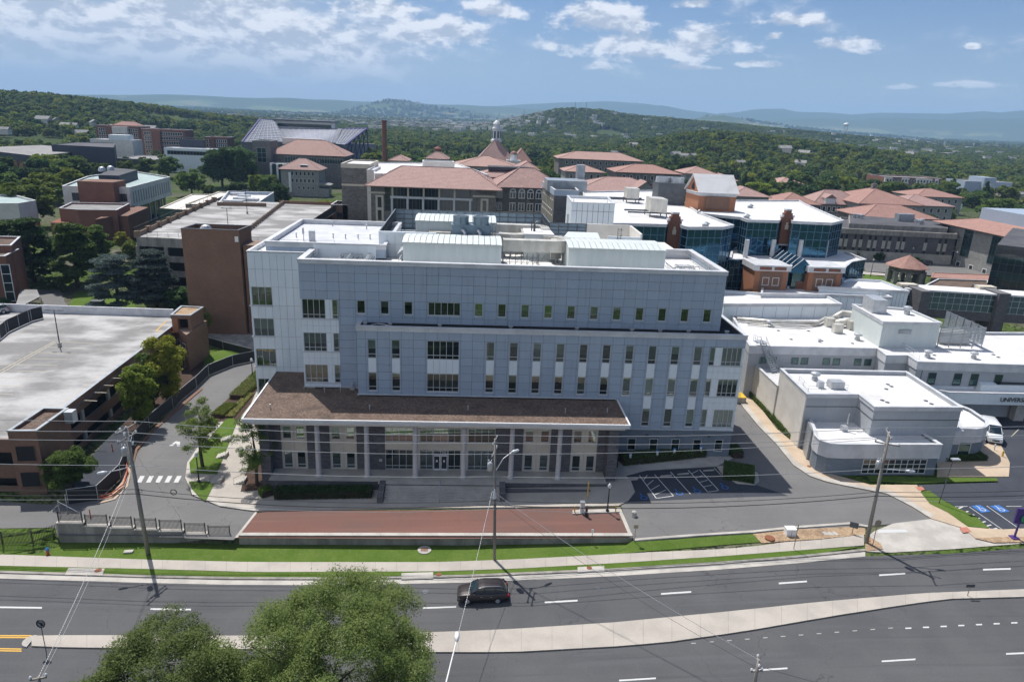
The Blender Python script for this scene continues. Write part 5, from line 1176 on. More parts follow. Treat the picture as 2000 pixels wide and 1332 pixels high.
# dormitories
DM = [('brick dormitory with a red hipped roof house and white top storey behind',(186,244),(272,249),610,20,9),('tall brick dormitory slab left of the scoreboard',(275,252),(360,255),575,18,8),('brick dormitory between the scoreboard and the stadium',(400,269),(444,268),600,16,5)]
for lab,p1,p2,y,dep,n in DM:
 q,z = rq(p1,p2,y,dep);t = bld('dormitory',lab,q,z,'brick_red',rf='roof_white',parapet=.8,group='brick dormitories beyond the arena');wins(t,q[0],q[1],[z-4-3.4*k for k in range(7)],n*2,1.6,1.9,bar=.3,gl='glass_dark')
 A = Vector(q[0]);B = Vector(q[1]);part('projecting_bay',MB().box(A.lerp(B,.25).x,A.y-2,0,A.lerp(B,.45).x,A.y-.01,z-1),'brick_red',t)
 if 'red hipped' in lab: part('top_storey',MB().box(A.lerp(B,.4).x,A.y-2.5,z-6,A.lerp(B,.75).x,A.y-.02,z-.5),'cream_wall',t);e = A.lerp(B,.5);hip(t,[(e.x-6,e.y+6),(e.x+14,e.y+6),(e.x+14,e.y+16),(e.x-6,e.y+16)],z+.6,3,.5,'tile_red')
q,z = rq((175,271),(258,276),540,16);t = bld('dining_hall','low cream flat roofed hall with a glass upper storey in front of the dormitories',q,z,'cream_wall',rf='roof_white',parapet=.4);A = Vector(q[0]).lerp(Vector(q[1]),.45);part('upper_storey',MB().box(A.x,A.y,z,A.x+14,A.y+8,z+3.6),'panel_white',t)
# scoreboard
A = YP(350,272,500);B = YP(397,270,500);t = thing('scoreboard','large dark stadium scoreboard on white posts','scoreboard',(A.x,A.y,0));part('board',MB().box(A.x,A.y,A.z-9,B.x,A.y+2,A.z),'navy',t)
for x in (A.x+.6,A.x+6,B.x-6,B.x-1.2): part('post',MB().box(x,A.y+.3,0,x+.9,A.y+1.5,A.z-9.02),'white_paint',t)
part('top_truss',MB().tube((A.x+1,A.y+1,A.z+1.2),(B.x-1,A.y+1,A.z+1.2),.3,5),'steel_dark',t)
q,z = rq((320,292),(420,290),485,14);t = bld('athletics_building','long white athletics building under the scoreboard',q,z,'panel_white',rf='roof_white',parapet=.4);wins(t,q[0],q[1],[z-4],14,2,2.4)
# stadium
st = thing('stadium','football stadium with grey seating banks, purple rails and a long press box','stadium',(-180,720,0))
def bank(p4,ys,nm='seating_bank',mt='stadium_seats'):
 P = [YP(a,b,y) for (a,b),y in zip(p4,ys)];m = MB();m.face(P);o = part(nm,m,mt,st);return P
B1 = bank([(472,279),(560,280),(536,236),(508,233)],[560,590,650,640])
B2 = bank([(560,280),(655,281),(668,252),(540,250)],[590,600,650,650])
B3 = bank([(655,281),(676,283),(716,252),(668,252)],[600,575,620,655])
for Bk,n in ((B1,9),(B2,12),(B3,6)):
 m = MB()
 for i in range(1,n):
  a_ = Bk[0].lerp(Bk[1],i/n)+Vector((0,-.3,.4));b_ = Bk[3].lerp(Bk[2],i/n)+Vector((0,-.3,.4));m.tube(a_,b_,.16,4)
 part('aisle_rail',m,'panel_grey',st,kind='stuff')
 m = MB()
 for i in range(1,14):
  a_ = Bk[0].lerp(Bk[3],i/14)+Vector((0,-.1,.15));b_ = Bk[1].lerp(Bk[2],i/14)+Vector((0,-.1,.15));m.tube(a_,b_,.16,4)
 part('seat_row',m,'steel_dark',st,kind='stuff')
for pa,pb in ((B1[3],B1[2]),(B3[2],B3[3]),(B1[0],B1[3]),(B3[1],B3[2])): part('purple_rail',MB().tube(pa,pb,.9,5),'stadium_purple',st)
for pa,pb in ((B1[0],B1[1]),(B2[0],B2[1])): part('front_wall',MB().prism([(pa.x,pa.y),(pb.x,pb.y),(pb.x,pb.y+2),(pa.x,pa.y+2)],4,max(pa.z,pb.z)+.6),'stone_uni',st)
A = YP(537,243,652);B = YP(658,246,660);pb = part('press_box',MB().box(A.x,650,A.z-3.5,B.x,662,A.z+3.2),'cream_wall',st);part('press_glass',MB().box(A.x+3,649.8,A.z-1.6,B.x-3,649.99,A.z+1.2),'glass_dark',pb);part('press_roof',MB().box(A.x-1,648.5,A.z+3.205,B.x+1,663,A.z+4.4),'steel_dark',pb)
C_ = YP(716,252,620);D_ = YP(690,290,590);m = MB()
for i in range(5): e = C_.lerp(B3[1],i/5);m.tube((e.x,e.y,e.z),(e.x+1,e.y+6,0),.5,5).tube((e.x,e.y,e.z),(e.x-7,e.y+2,4),.35,5)
part('support_strut',m,'stadium_purple',st,kind='stuff');part('back_wall',MB().prism([(B1[0].x,660),(B3[2].x,668),(B3[2].x,672),(B1[0].x,664)],0,16),'stadium_seats',st)
# hall in front of the stadium
q,z = rq((527,300),(672,306),430,26);t = bld('red_roofed_athletics_hall','wide hall with a pink hipped roof in front of the stadium',q,z,'stone_uni','hip',rf='tile_far',rise=8,over=1.5,inset=14)
wins(t,q[0],q[1],[z-4.6],11,3,3,.2,.02,cols=2,gl='glass_teal');part('white_ridge_wall',MB().box(q[0][0]+4,q[0][1]+14,z+5,q[1][0]-16,q[0][1]+17,z+8.6),'cream_wall',t)
q,z = rq((492,275),(527,276),425,16);t = bld('stone_tower_wing','square stone tower at the left end of the pink roofed athletics hall',q,z,'stone_uni',rf='roof_grey',parapet=.5);wins(t,q[0],q[1],[z-12],1,5,8,0,0,cols=2,rows=3,gl='glass_teal')
q,z = rq((526,320),(600,323),412,10);t = bld('glass_entrance','white columned glass entrance below the athletics hall',q,z,'glass_teal',rf='roof_white',parapet=.4)
for i in range(5): e = Vector(q[0]).lerp(Vector(q[1]),.05+i*.17);part('column',MB().box(e.x-.5,e.y-1.5,0,e.x+.5,e.y-.6,z-.3),'white_paint',t)
# cottage
q,z = rq((548,332),(622,331),380,16);t = bld('stone_cottage','three storey grey stone house with a red hipped roof and dormer',q,z,'stone_pale','hip',rf='tile_pink',rise=5.2,over=1.4)
wins(t,q[0],q[1],[z-3,z-6.6],6,1.1,1.8,.25,.1,bar=.12,fr='white_paint');wins(t,q[0],q[1],[z-10],4,1.0,1.3,.4,.1,bar=.12,fr='white_paint');A = Vector(q[0]);part('white_bay',MB().box(A.x+4,A.y-.5,2,A.x+5.3,A.y-.01,z-1.5),'white_paint',t)
c = Vector(q[0]).lerp(Vector(q[1]),.6);part('dormer',MB().box(c.x-2,c.y+1.2,z+.3,c.x+2,c.y+4.5,z+2.4),'white_paint',t);part('dormer_window',MB().box(c.x-1.6,c.y+1.12,z+1.2,c.x+1.6,c.y+1.19,z+2.1),'dark',t)
B = Vector(q[1]);pc = part('porch',MB().box(B.x+.01,B.y-1,0,B.x+5,B.y+7,4.5),'stone_pale',t);part('porch_roof',MB().prism([(B.x+.01,B.y-2),(B.x+6,B.y-2),(B.x+6,B.y+8),(B.x+.01,B.y+8)],6,[7.6,6.2,6.2,7.6]),'roof_grey',pc)
# library-like building with green roof and overhanging concrete storey
zf_ = 15.0
q = [tuple(G(*p,zf_).xy) for p in ((121,364),(252,367),(332,346),(248,333),(170,345))]
t = thing('overhanging_library','modernist building with a pale green roof and an overhanging pale upper storey, left','building',(*q[0],0))
part('upper_storey',MB().prism(q,7.6,zf_,cap=False,bottom=True),'cream_wall',t);part('lower_wall',MB().prism(offset(q,-3.5),-.5,7.6,cap=False),'glass_dark',t)
part('roof',MB().prism(offset(q,-.4),zf_-.6,zf_-.4),'roof_pale_green',t);coping(t,q,zf_,.5)
cq = [tuple(G(*p,18).xy) for p in ((192,343),(232,344),(268,333),(222,329))];part('roof_penthouse',MB().prism(cq,14,18,cap=False),'navy',t);part('penthouse_roof',MB().prism(cq,18.0,18.15),'roof_dark',t)
for px,py in ((199,333),(216,331)): p = G(px,py,18.5);part('roof_dome',MB().lathe((p.x,p.y,18.1),[(1.3,0),(1.3,.7),(1.0,1.4),(.4,1.8)],10),'galv',t)
yq = min(p[1] for p in q[:2])-1.5;ta = YP(150,354,yq);tb = YP(220,353,yq);part('brick_core',MB().box(ta.x,yq,-.5,tb.x,yq+9,ta.z),'brick_red',t)
wins(t,q[0],q[1],[10.2],5,1.2,2.6,.78,.06,bar=.05,fr='steel_dark');wins(t,q[0],q[1],[10.2],2,1.2,2.6,.13,.76,bar=.05,fr='steel_dark')
m = MB();A,B = Vector(offset(q,-1.5)[1]),Vector(offset(q,-1.5)[2])
for i in range(7): e = A.lerp(B,.05+i*.14);m.box(e.x-.4,e.y-.4,0,e.x+.4,e.y+.4,7.6)
part('pillar',m,'concrete',t,kind='stuff')
A,B = Vector(q[1]),Vector(q[2]);wins(t,q[1],q[2],[9.2],16,.7,4.2,.04,.04,bar=.05,fr='concrete',gl='concrete_old')
# brick building in front of it
zf_ = 10.5
q = [tuple(G(*p,zf_).xy) for p in ((115,407),(152,410),(228,411),(253,398),(139,396))]
t = bld('brick_lecture_building','red brick building with stepped flat grey roofs below the green roofed library',q,zf_,'brick_red',rf='roof_grey',parapet=.5)
q2 = [tuple(G(*p,7.5).xy) for p in ((134,425),(176,425),(212,417),(136,413))];part('lower_block',MB().prism(q2,-.5,7.0),'brick_red',t);part('lower_roof',MB().prism(offset(q2,-.4),7.005,7.06),'roof_grey',t)
q2 = [tuple(G(*p,7).xy) for p in ((98,432),(134,433),(134,425),(115,424))];part('side_block',MB().prism(q2,-.5,6.5),'brick_red',t)
q2 = [tuple(G(*p,8).xy) for p in ((186,432),(226,425),(250,425),(290,408),(253,404),(212,420))];part('front_block',MB().prism(q2,-.5,8.5),'brick_red',t)
# pale pavilion at the left edge
zf_ = 12
q = [tuple(G(*p,zf_).xy) for p in ((-60,398),(35,398),(70,392),(25,380),(-60,382))]
t = bld('arcaded_pavilion','pale building with a green hipped roof and dark tall openings at the left edge',q,zf_,'cream_wall',rf='roof_pale_green',parapet=.5)
wins(t,q[0],q[1],[1.5],8,2.6,5.5,.02,.02,bar=.3,fr='cream',gl='dark');part('brick_base',MB().prism(offset([q[1],q[2],(q[2][0]-6,q[2][1]+3),(q[1][0]-6,q[1][1]+3)],.15),-.5,6),'brick_orange',t)
# brick tower building, left edge nearer
zf_ = 12.5
q = [tuple(G(*p,zf_).xy) for p in ((-110,480),(22,480),(40,463),(-60,461))]
t = bld('brick_science_block','dark red brick block with white rimmed flat roofs at the left edge',q,zf_,'brick_red',rf='gravel_brown',parapet=.4,base=-1.5)
q2 = [tuple(G(*p,11).xy) for p in ((-110,500),(10,500),(37,486),(-60,484))]
part('front_block',MB().prism(q2,-1.5,10.9),'brick_red',t);coping(t,q2,10.9,.5);part('front_roof',MB().prism(offset(q2,-.5),10.905,10.95),'gravel_brown',t)
A,B = Vector(q2[0]),Vector(q2[1]);wins(t,q2[0],q2[1],[1.0],1,1.6,8,.93,.0,cols=1,rows=4,fr='white_paint',bar=.14,gl='glass_dark')
p = GT(52,600,'c');e = G(52,565,3.0);q3 = [tuple(G(*c,2.6).xy) for c in ((28,605),(78,580),(72,566),(40,566))]
o = thing('entrance_canopy','flat dark canopy with thin posts beside the left brick block','canopy',(q3[0][0],q3[0][1],-1.2));part('canopy_roof',MB().prism(q3,2.4,2.65,bottom=True),'roof_grey',o)
for c in q3[:2]: part('post',MB().box(c[0]-.06,c[1]+.2,-1.3,c[0]+.06,c[1]+.32,2.39),'galv',o)
# flat roofed cafe and grey roofed plant behind the parking structure
zf_ = 12
q = [tuple(G(*p,zf_).xy) for p in ((312,407),(365,411),(450,380),(375,380))];t = bld('flat_roofed_cafe','low glass walled building with a cream flat roof behind the parking structure',q,zf_,'glass_teal',rf='cream_wall',parapet=.2,capmat='cream')
q = [tuple(G(*p,13).xy) for p in ((362,399),(395,400),(452,377),(428,375))];bld('flat_roofed_cafe','second narrow cream flat roof beside the glass walled cafe',q,13,'glass_dark',rf='cream_wall',parapet=.2,capmat='cream')
q = [tuple(G(*p,14).xy) for p in ((425,398),(500,399),(535,376),(445,374))];t = bld('plant_building','grey metal plant building with crowded roof ducts left of the upper parking deck',q,14,'panel_grey',rf='roof_white',parapet=1)
for k in range(9): p = Vector(q[0]).lerp(Vector(q[1]),random.uniform(.15,.8)).lerp(Vector(q[2]).lerp(Vector(q[3]),random.uniform(.2,.8)),random.uniform(.1,.9));part('roof_duct',MB().box(p.x-random.uniform(1,3),p.y-1,13,p.x+random.uniform(1,4),p.y+1,13.8+random.random()),'galv',t)
# ---------------------------------------------------------------- upper parking structure (centre left)
ug = thing('parking_structure','large upper brown concrete parking structure with an open pale roof deck','parking structure',(-65,190,0))
ZU = 14.0
deck = [tuple(G(*p,ZU).xy) for p in ((268,464),(560,478),(678,400),(424,392))]
deck[1] = (G(560,478,ZU).x-2,G(560,478,ZU).y)
part('roof_deck',MB().prism(deck,ZU-.6,ZU),'concrete_deck',ug)
fz = [(deck[0][0],deck[0][1]-.5),(deck[1][0]+.5,deck[1][1]-.5)]
m = MB()
for z0,z1 in ((ZU-1.9,ZU+.25),(ZU-5.4,ZU-4.0),(ZU-8.9,ZU-7.5),(ZU-12.4,ZU-11.0)):
 m.prism([fz[0],fz[1],(fz[1][0],fz[1][1]+.45),(fz[0][0],fz[0][1]+.45)],z0,z1,bottom=True)
part('spandrel_beam',m,'concrete_old',ug,kind='stuff')
m = MB();A = Vector(fz[0]);B = Vector(fz[1])
for i in range(6): e = A.lerp(B,i/5);m.box(e.x-.4,e.y-.1,-1.5,e.x+.4,e.y+.35,ZU-1.9)
part('concrete_column',m,'concrete_old',ug,kind='stuff')
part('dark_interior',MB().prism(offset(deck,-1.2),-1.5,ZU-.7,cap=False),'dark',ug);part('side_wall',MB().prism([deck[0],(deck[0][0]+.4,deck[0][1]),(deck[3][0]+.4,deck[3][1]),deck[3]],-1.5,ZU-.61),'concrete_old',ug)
def wallseg(parent,pa,pb,z0,z1,mt,th=.35,name='parapet'):
 a = Vector(pa[:2]);b = Vector(pb[:2]);u = (b-a).normalized();return part(name,MB().obox((a.x,a.y,z0),(*u,0),(-u.y,u.x,0),(0,0,1),(b-a).length,th,z1-z0),mt,parent)
g1 = G(352,463,ZU);g2 = G(466,470,ZU)
wallseg(ug,deck[0],deck[3],ZU,ZU+1.1,'fence_brown');wallseg(ug,G(424,402,ZU),G(520,404,ZU),ZU,ZU+1.1,'fence_brown')
# stub wall line between the two deck levels
A = G(470,466,ZU);B = G(556,398,ZU);m = MB();n = 22
for i in range(n): e = A.lerp(B,i/n);f = A.lerp(B,(i+.62)/n);u = (f-e).normalized();m.obox(e,u,(-u.y,u.x,0),(0,0,1),(f-e).length,.3,1.2)
part('divider_block',m,'fence_brown',ug,kind='stuff');part('divider_rail',MB().tube(A+Vector((0,0,1.0)),B+Vector((0,0,1.0)),.1,5),'steel_dark',ug)
wallseg(ug,G(600,452,ZU),G(668,404,ZU),ZU,ZU+2.0,'black_mesh',.1,'screen');wallseg(ug,G(545,398,ZU),G(668,402,ZU),ZU,ZU+1.0,'brick_brown')
for i in range(10):
 e = Vector((*deck[0],0)).lerp(Vector((*deck[3],0)),i/9.5);part('brick_post',MB().box(e.x-.5,e.y-.5,ZU,e.x+.5,e.y+.5,ZU+1.5),'fence_brown',ug)
railing(ug,[(fz[0][0],fz[0][1]+.2),(G(352,466,ZU).x,fz[0][1]+.2)],ZU+.25,1.3,2.2,'steel_dark',.035);railing(ug,[(G(469,472,ZU).x,fz[1][1]+.2),(fz[1][0],fz[1][1]+.2)],ZU+.25,1.3,2.6,'steel_dark',.035)
e0,e1 = Vector((*deck[0],0)),Vector((*deck[3],0));m = MB()
for i in range(16): e = e0.lerp(e1,i/16);m.tube((e.x-.6,e.y,ZU-.5),(e.x-.6,e.y,ZU+2.3),.05,5)
for h_ in (.4,1.3,2.2): m.tube((e0.x-.6,e0.y,ZU+h_),(e1.x-.6,e1.y,ZU+h_),.04,4)
part('chain_link_fence',m,'black_metal',ug,kind='stuff')
# stair tower of brown brick
zt = ZU+3.6
a = YP(353,447,141);b = YP(466,448,141);q = [(a.x,141),(b.x,141),(b.x+3.2,149),(a.x+1,149)];zt = a.z
q = [tuple(p) for p in ((a.x,141),(b.x,141),(b.x+.4,147.5),(a.x+.4,147.5))]
tw_ = thing('brick_stair_tower','windowless brown brick stair tower standing in front of the upper parking structure','stair tower',(a.x,141,0))
part('wall',MB().prism(q,-1.5,zt,cap=False),'brick_brown',tw_);parapet_roof(tw_,q,zt,.9,'brick_brown','roof_dark',.3,'steel_dark')
part('roof_dome',MB().lathe((lerp(a.x,b.x,.33),144,zt-.9),[(1.1,0),(1.1,.7),(.8,1.2),(.2,1.4)],12),'galv',tw_)
m = MB().prism([(b.x+.403,141.6),(b.x+3.0,141.6),(b.x+3.2,147),(b.x+.403,147)],-1.5,zt-3);part('stair_flank',m,'brick_brown',tw_)
for k in range(5): part('stair_opening',MB().box(b.x+1.0,141.52,zt-5.6-3.1*k,b.x+2.4,141.595,zt-4.2-3.1*k),'dark',tw_)
part('white_sign',MB().box(b.x-.9,140.94,zt-2.3,b.x-.2,140.995,zt-1.2),'plastic_white',tw_)
# small brick stair head at the back right of that deck
a = YP(646,400,222);b = YP(679,402,222);q = [(a.x,222),(b.x,222),(b.x,232),(a.x,232)]
t = thing('brick_stair_tower','small dark brick stair head at the back corner of the upper parking deck','stair tower',(a.x,222,0));part('wall',MB().prism(q,-.5,a.z,cap=False),'brick_brown',t);parapet_roof(t,q,a.z,.8,'brick_brown','roof_dark',.3);wins(t,q[0],q[1],[a.z-4,a.z-8],1,1.6,1.6,fr='steel_dark',gl='dark')
# light pole on the upper deck
def lamp_double(name,label,p,h,arm=1.0,grp=None,mt='steel_dark'):
 t = thing(name,label,'lamp post',p,grp);p = Vector(p)
 part('pole',MB().tube(p,p+Vector((0,0,h)),.1,8,.07),mt,t);part('arm',MB().tube(p+Vector((-arm,0,h-.1)),p+Vector((arm,0,h-.1)),.05,6),mt,t)
 for s in (-1,1): part('lamp_head',MB().box(p.x+s*arm-.35,p.y-.15,p.z+h-.12,p.x+s*arm+.35,p.y+.15,p.z+h+.02),mt,t)
 part('base',MB().lathe(p,[(.3,0),(.3,.7),(.12,.75)],10),'concrete',t);return t
lamp_double('lamp_post','twin headed lamp post on the upper parking deck',G(446,448,ZU),5.4,1.0)
lamp_double('lamp_post','tall lamp post on the far end of the upper parking deck',G(483,418,ZU),7,.6)
# ---------------------------------------------------------------- lower parking deck on the left
ZL = 5.0
A = G(340,642,ZL);Bc = G(135,800,ZL)
lg = thing('parking_deck','two storey red brick parking deck with a stained pale concrete roof in the left foreground','parking deck',(-60,100,0))
xr = A.x;dk = [(-125,76.5),(-57.2,76.5),(-50.8+2,76.5),(A.x+2,131.4),(-125,133)]
R0 = G(150,795,ZL);R1 = G(342,640,ZL)
dk = [(-125,77.5),(R0.x-(R1.x-R0.x)*.02,77.5),(R1.x,R1.y+7),(-125,R1.y+9)]
def ddeck(): return dk
part('roof_deck',MB().prism(dk,ZL-.5,ZL),'concrete_deck',lg)
# right brick wall with two long openings per bay
Pa = Vector(dk[1]);Pb = Vector(dk[2]);u = (Pb-Pa).normalized();L = (Pb-Pa).length;nr = Vector((u.y,-u.x))
def rw(s0,s1,z0,z1,mt='brick_brown',th=.35,name='wall_panel',out=0): o = Pa+u*s0+nr*out;return part(name,MB().obox((o.x,o.y,z0),(*u,0),(-u.y,u.x,0),(0,0,1),s1-s0,th,z1-z0),mt,lg)
rw(0,L-8,ZL-1.2,ZL+.75);rw(0,L-8,ZL-4.3,ZL-2.85);rw(0,L-8,-1.5,-.6)
for s in np.arange(5,L-8,7.5): rw(s,s+.7,-.6,ZL-4.3,'concrete',.3,'column',-.06);rw(s,s+.7,ZL-2.85,ZL-1.2,'concrete',.3,'column',-.06)
part('wall_cap',MB().obox((Pa.x,Pa.y,ZL+.753),(*u,0),(-u.y,u.x,0),(0,0,1),L-8,.4,.07),'steel',lg)
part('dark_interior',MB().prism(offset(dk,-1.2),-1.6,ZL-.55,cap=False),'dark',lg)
# back parapet, white
wallseg(lg,(-125,dk[3][1]-.4),(dk[2][0]-3,dk[2][1]-.2),ZL,ZL+1.5,'coping',.35)
# front wall facing the street with openings
F0 = dk[0];m = MB()
for z0,z1 in ((ZL-1.0,ZL+.7),(ZL-4.4,ZL-2.7),(-1.6,-.6)): m.box(-125,77.1,z0,Pa.x-.0,77.45,z1)
part('front_wall',m,'brick_brown',lg,kind='stuff')
for x in np.arange(-122,Pa.x-8,7.5): part('column',MB().box(x,77.12,-.6,x+.8,77.43,ZL-1.0),'brick_brown',lg)
# front stair tower, gravel roof
zt = 7.0
q = [tuple(G(*p,zt).xy) for p in ((14,843),(71,842),(133,798),(84,797))]
t = thing('brick_stair_tower','brick stair tower with a gravel roof at the front corner of the parking deck','stair tower',(q[0][0],q[0][1],-1.2))
part('wall',MB().prism(q,-1.8,zt,cap=False),'brick_brown',t);parapet_roof(t,q,zt,.35,'brick_brown','gravel_brown',.25,'steel')
fa,fb = Vector(q[0]),Vector(q[1]);wins(t,q[0],q[1],[zt-3.8,zt-7.2],1,2.0,1.9,.1,.1,fr='brick_brown',gl='dark',bar=.03)
q2 = [(q[1][0]+.02,q[1][1]+.1),(q[1][0]+5.2,q[1][1]+.6),(q[2][0]+1.2,q[2][1]-1),(q[2][0]+.02,q[2][1])]
c = Vector(q[1]).lerp(Vector(q[2]),.85);part('wall_hood',MB().box(c.x+.3,c.y-.6,zt-1.3,c.x+1.3,c.y+.5,zt+.2),'galv',t)
# rear stair tower at the back right corner
zt = 8.3
q = [tuple(G(*p,zt).xy) for p in ((334,615),(371,616),(396,600),(354,598))]
t = thing('brick_stair_tower','brick stair tower with an open porch at the back corner of the left parking deck','stair tower',(q[0][0],q[0][1],-1.2))
part('roof',MB().prism(offset(q,.1),zt-.7,zt-.05,bottom=True,cap=False),'brick_brown',t);part('roof_cover',MB().prism(offset(q,-.25),zt-.2,zt-.15),'gravel_tan',t);coping(t,offset(q,.1),zt-.05,.35,mt='steel')
v = [Vector(p) for p in q];wallz = MB()
part('wall',MB().prism([tuple(v[1]-Vector((.5,0))),tuple(v[1]),tuple(v[2]),tuple(v[2]-Vector((.5,0)))],-1.8,zt-.7,cap=False),'brick_brown',t)
part('front_pillar',MB().box(v[0].x,v[0].y,ZL,v[0].x+1.0,v[0].y+1.0,zt-.7),'brick_orange',t);part('back_wall',MB().prism([tuple(v[3]),tuple(v[2]-Vector((.51,0))),tuple(v[2]-Vector((.51,-.4))),tuple(v[3]+Vector((0,.4)))],ZL,zt-.7,cap=False),'brick_brown',t)
part('doorway',MB().box(v[1].x-3.4,v[1].y+1.5,ZL,v[1].x-.52,v[1].y+1.8,zt-.72),'dark',t)
q2 = [tuple(v[1]-u*7),tuple(v[1]+Vector((.0,0))),tuple(v[2]),tuple(v[2]-Vector((4,0))),tuple(v[1]-u*7-Vector((4,0)))]
q2 = [(Pb.x-u.x*8,Pb.y-u.y*8),(v[1].x+.25,v[1].y-3),(v[2].x+.3,v[2].y+.5),(v[2].x-3,v[2].y+.5)]
part('stair_wall',MB().prism(q2,-1.8,ZL+.6),'brick_brown',t)
w0 = Vector(q2[0]);w1 = Vector(q2[1])
wins(t,q2[0],q2[1],[ZL-3.0],2,1.5,1.5,.08,.08,fr='frame_white',gl='dark',bar=.05);wins(t,q2[0],q2[1],[ZL-6.1],1,1.5,2.3,.08,.08,fr='frame_white',gl='dark',bar=.05)
# deck paint
def dmark(p,mt='mark_faded'): return part('bay_line',MB().face([(c.x,c.y,ZL+.012) for c in [G(*k,ZL) for k in p]][::-1]),mt,lg)
def dline(x0,y0,x1,y1,w=1.1,mt='mark_faded'):
 a,b = G(x0,y0,ZL),G(x1,y1,ZL);d = (b-a).normalized();n_ = Vector((-d.y,d.x,0))*.065*w;part('bay_line',MB().face([tuple(Vector((p.x,p.y,ZL+.012))) for p in (a-n_,b-n_,b+n_,a+n_)]),mt,lg)
for i in range(6): dline(157-i*27+150,626+i*0,122-i*27+150,641,1)
for (a_,b_,c_,d_) in [(112,667,182,671),(85,678,168,680.5),(56,688,150,691),(28,700,132,702),(0,711,112,714),(0,723,92,726),(-30,737,70,740),(-40,752,48,754.5),(-40,768,25,770),(265,678,302,679),(250,688,292,691),(234,700,280,702),(218,712,266,714),(200,724,250,726),(184,737,238,739),(165,751,222,753),(145,765,208,767),(124,780,190,783)]: dline(a_,b_,c_,d_,1.1,'mark_pale_yellow' if a_ < 200 else 'mark_faded')
dline(110,668,-30,747,1.3,'mark_pale_yellow');dline(106,667,-34,743,1.3,'mark_pale_yellow')
dline(304,647,325,627,1.6,'mark_yellow');dline(304,647,338,648.5,1.6,'mark_yellow')
lamp_double('lamp_post','slim twin armed lamp post in the middle of the left parking deck',G(117,677,ZL),6.3,1.1)
# dark mesh fence on the deck
t = thing('mesh_fence','dark mesh fence running diagonally across the left edge of the parking deck','fence',G(0,665,ZL));pts = [G(-60,680,ZL),G(2,663,ZL),G(18,649,ZL),G(63,628,ZL),G(85,622,ZL)]
for a_,b_ in zip(pts,pts[1:]):
 wl = (b_-a_);uu = wl.normalized();part('mesh_panel',MB().obox(a_+Vector((0,0,.1)),uu,(-uu.y,uu.x,0),(0,0,1),wl.length,.05,2.2),'black_mesh',t)
 for k in range(int(wl.length/3)+1): e = a_+uu*3*k;part('post',MB().tube(e+Vector((0,-.08,0)),e+Vector((0,-.08,2.4)),.05,6),'galv',t)
# ---------------------------------------------------------------- white roofed clinic at the right
def gz(pts,z): return [tuple(G(*p,z).xy) for p in pts]
def block(name,label,poly,z,z0,wall,rf='roof_white',par=.5,band=None,cat='building',parent=None,cap='coping',w=.35):
 c = poly[0]
 t = parent or thing(name,label,cat,(c[0],c[1],0))
 part('wall',MB().prism(poly,z0,z,cap=False),wall,t)
 if band: part('parapet_band',MB().prism(offset(poly,.12),z-band,z,cap=False),'coping',t)
 parapet_roof(t,offset(poly,.12) if band else poly,z,par,wall,rf,w,cap);return t
ZA = 8.7
qa = gz([(1577,770),(1678,770.5),(1709,795),(1879,796),(1770,726.5),(1526,721)],ZA)
CL = block('clinic_front_block','cream and grey front block of the white roofed clinic with a high parapet',qa,ZA,.1,'wall_grey',band=.5)
part('cream_side_wall',MB().prism([(qa[0][0]-.12,qa[0][1]),(qa[0][0],qa[0][1]-.1),(qa[5][0],qa[5][1]),(qa[5][0]-.12,qa[5][1])],.1,ZA-.51,cap=False),'cream_wall',CL)
m = MB()
for a,b in ((0,1),(1,2),(2,3)):
 A,B = Vector(qa[a]),Vector(qa[b]);u = (B-A).normalized()
 m.obox((A.x,A.y,ZA-1.9),(*u,0),(u.y,-u.x,0),(0,0,1),(B-A).length,.06,.06)
part('wall_reveal',m,'joint',CL,kind='stuff')
railing(CL,[G(1560,745,ZA-.4),G(1578,766,ZA-.4),G(1655,763,ZA-.4)],ZA-.4,.9,2,rails=(1,.5))
# lower cream wall along the path
qc = gz([(1465,704),(1518,754),(1580,754),(1770,726),(1700,700),(1480,690)],6.0)
CS = block('clinic_side_block','low cream walled strip of the clinic beside the sloping footpath',qc,6.0,.1,'cream_wall',par=.5)
for px,py in ((1477,733),(1513,766),(1553,802)): e = G(px,py,3.0);part('wall_light',MB().box(e.x-.5,e.y-.1,2.9,e.x-.1,e.y+.12,3.25),'steel_dark',CS)
# curved single storey front
def fil(pts,z): return gz(pts,z)
qb = gz([(1575,760),(1592,836.5),(1588,851),(1597,864),(1617,877),(1645,886),(1675,890),(1838,868+22),(1797,863),(1700,800)],4.8)
B0 = G(1592,840,4.8);B1 = G(1838,868.5,4.8);Bk = G(1797,842,4.8)
qb = [tuple(p.xy) for p in (G(1582,819,4.8),G(1590,838,4.8),G(1592.5,851,4.8),G(1602,860,4.8),G(1621,866.5,4.8),G(1650,868,4.8),B1,Bk,G(1879,842,4.8),G(1860,790,4.8),G(1700,780,4.8),G(1570,795,4.8))]
CB = block('clinic_entrance_wing','single storey clinic front with a rounded white fascia and ribbon window',qb,4.8,.1,'stone_blue',band=2.0,par=.35)
A,B = Vector(qb[5]),Vector(qb[6]);wins(CB,qb[5],qb[6],[.6],1,(B-A).length*.66,2.0,.14,.02,cols=10,rows=3,fr='frame_white',bar=.08)
part('end_pier',MB().prism([(qb[1][0]-.6,qb[1][1]-.5),(qb[1][0]-.15,qb[1][1]-.6),(qb[0][0]-.1,qb[0][1]-.4),(qb[0][0]-.6,qb[0][1]-.3)],.1,4.9),'steel',CB)
qb2 = gz([(1795,835),(1926-20,838),(1921,836),(1929,830),(1928,822),(1895,800),(1820,770),(1780,800)],5.0)
CR = block('clinic_rounded_wing','rounded white fascia wing of the clinic nearest the parked white van',qb2,5.0,.1,'stone_blue',band=2.1,par=.35)
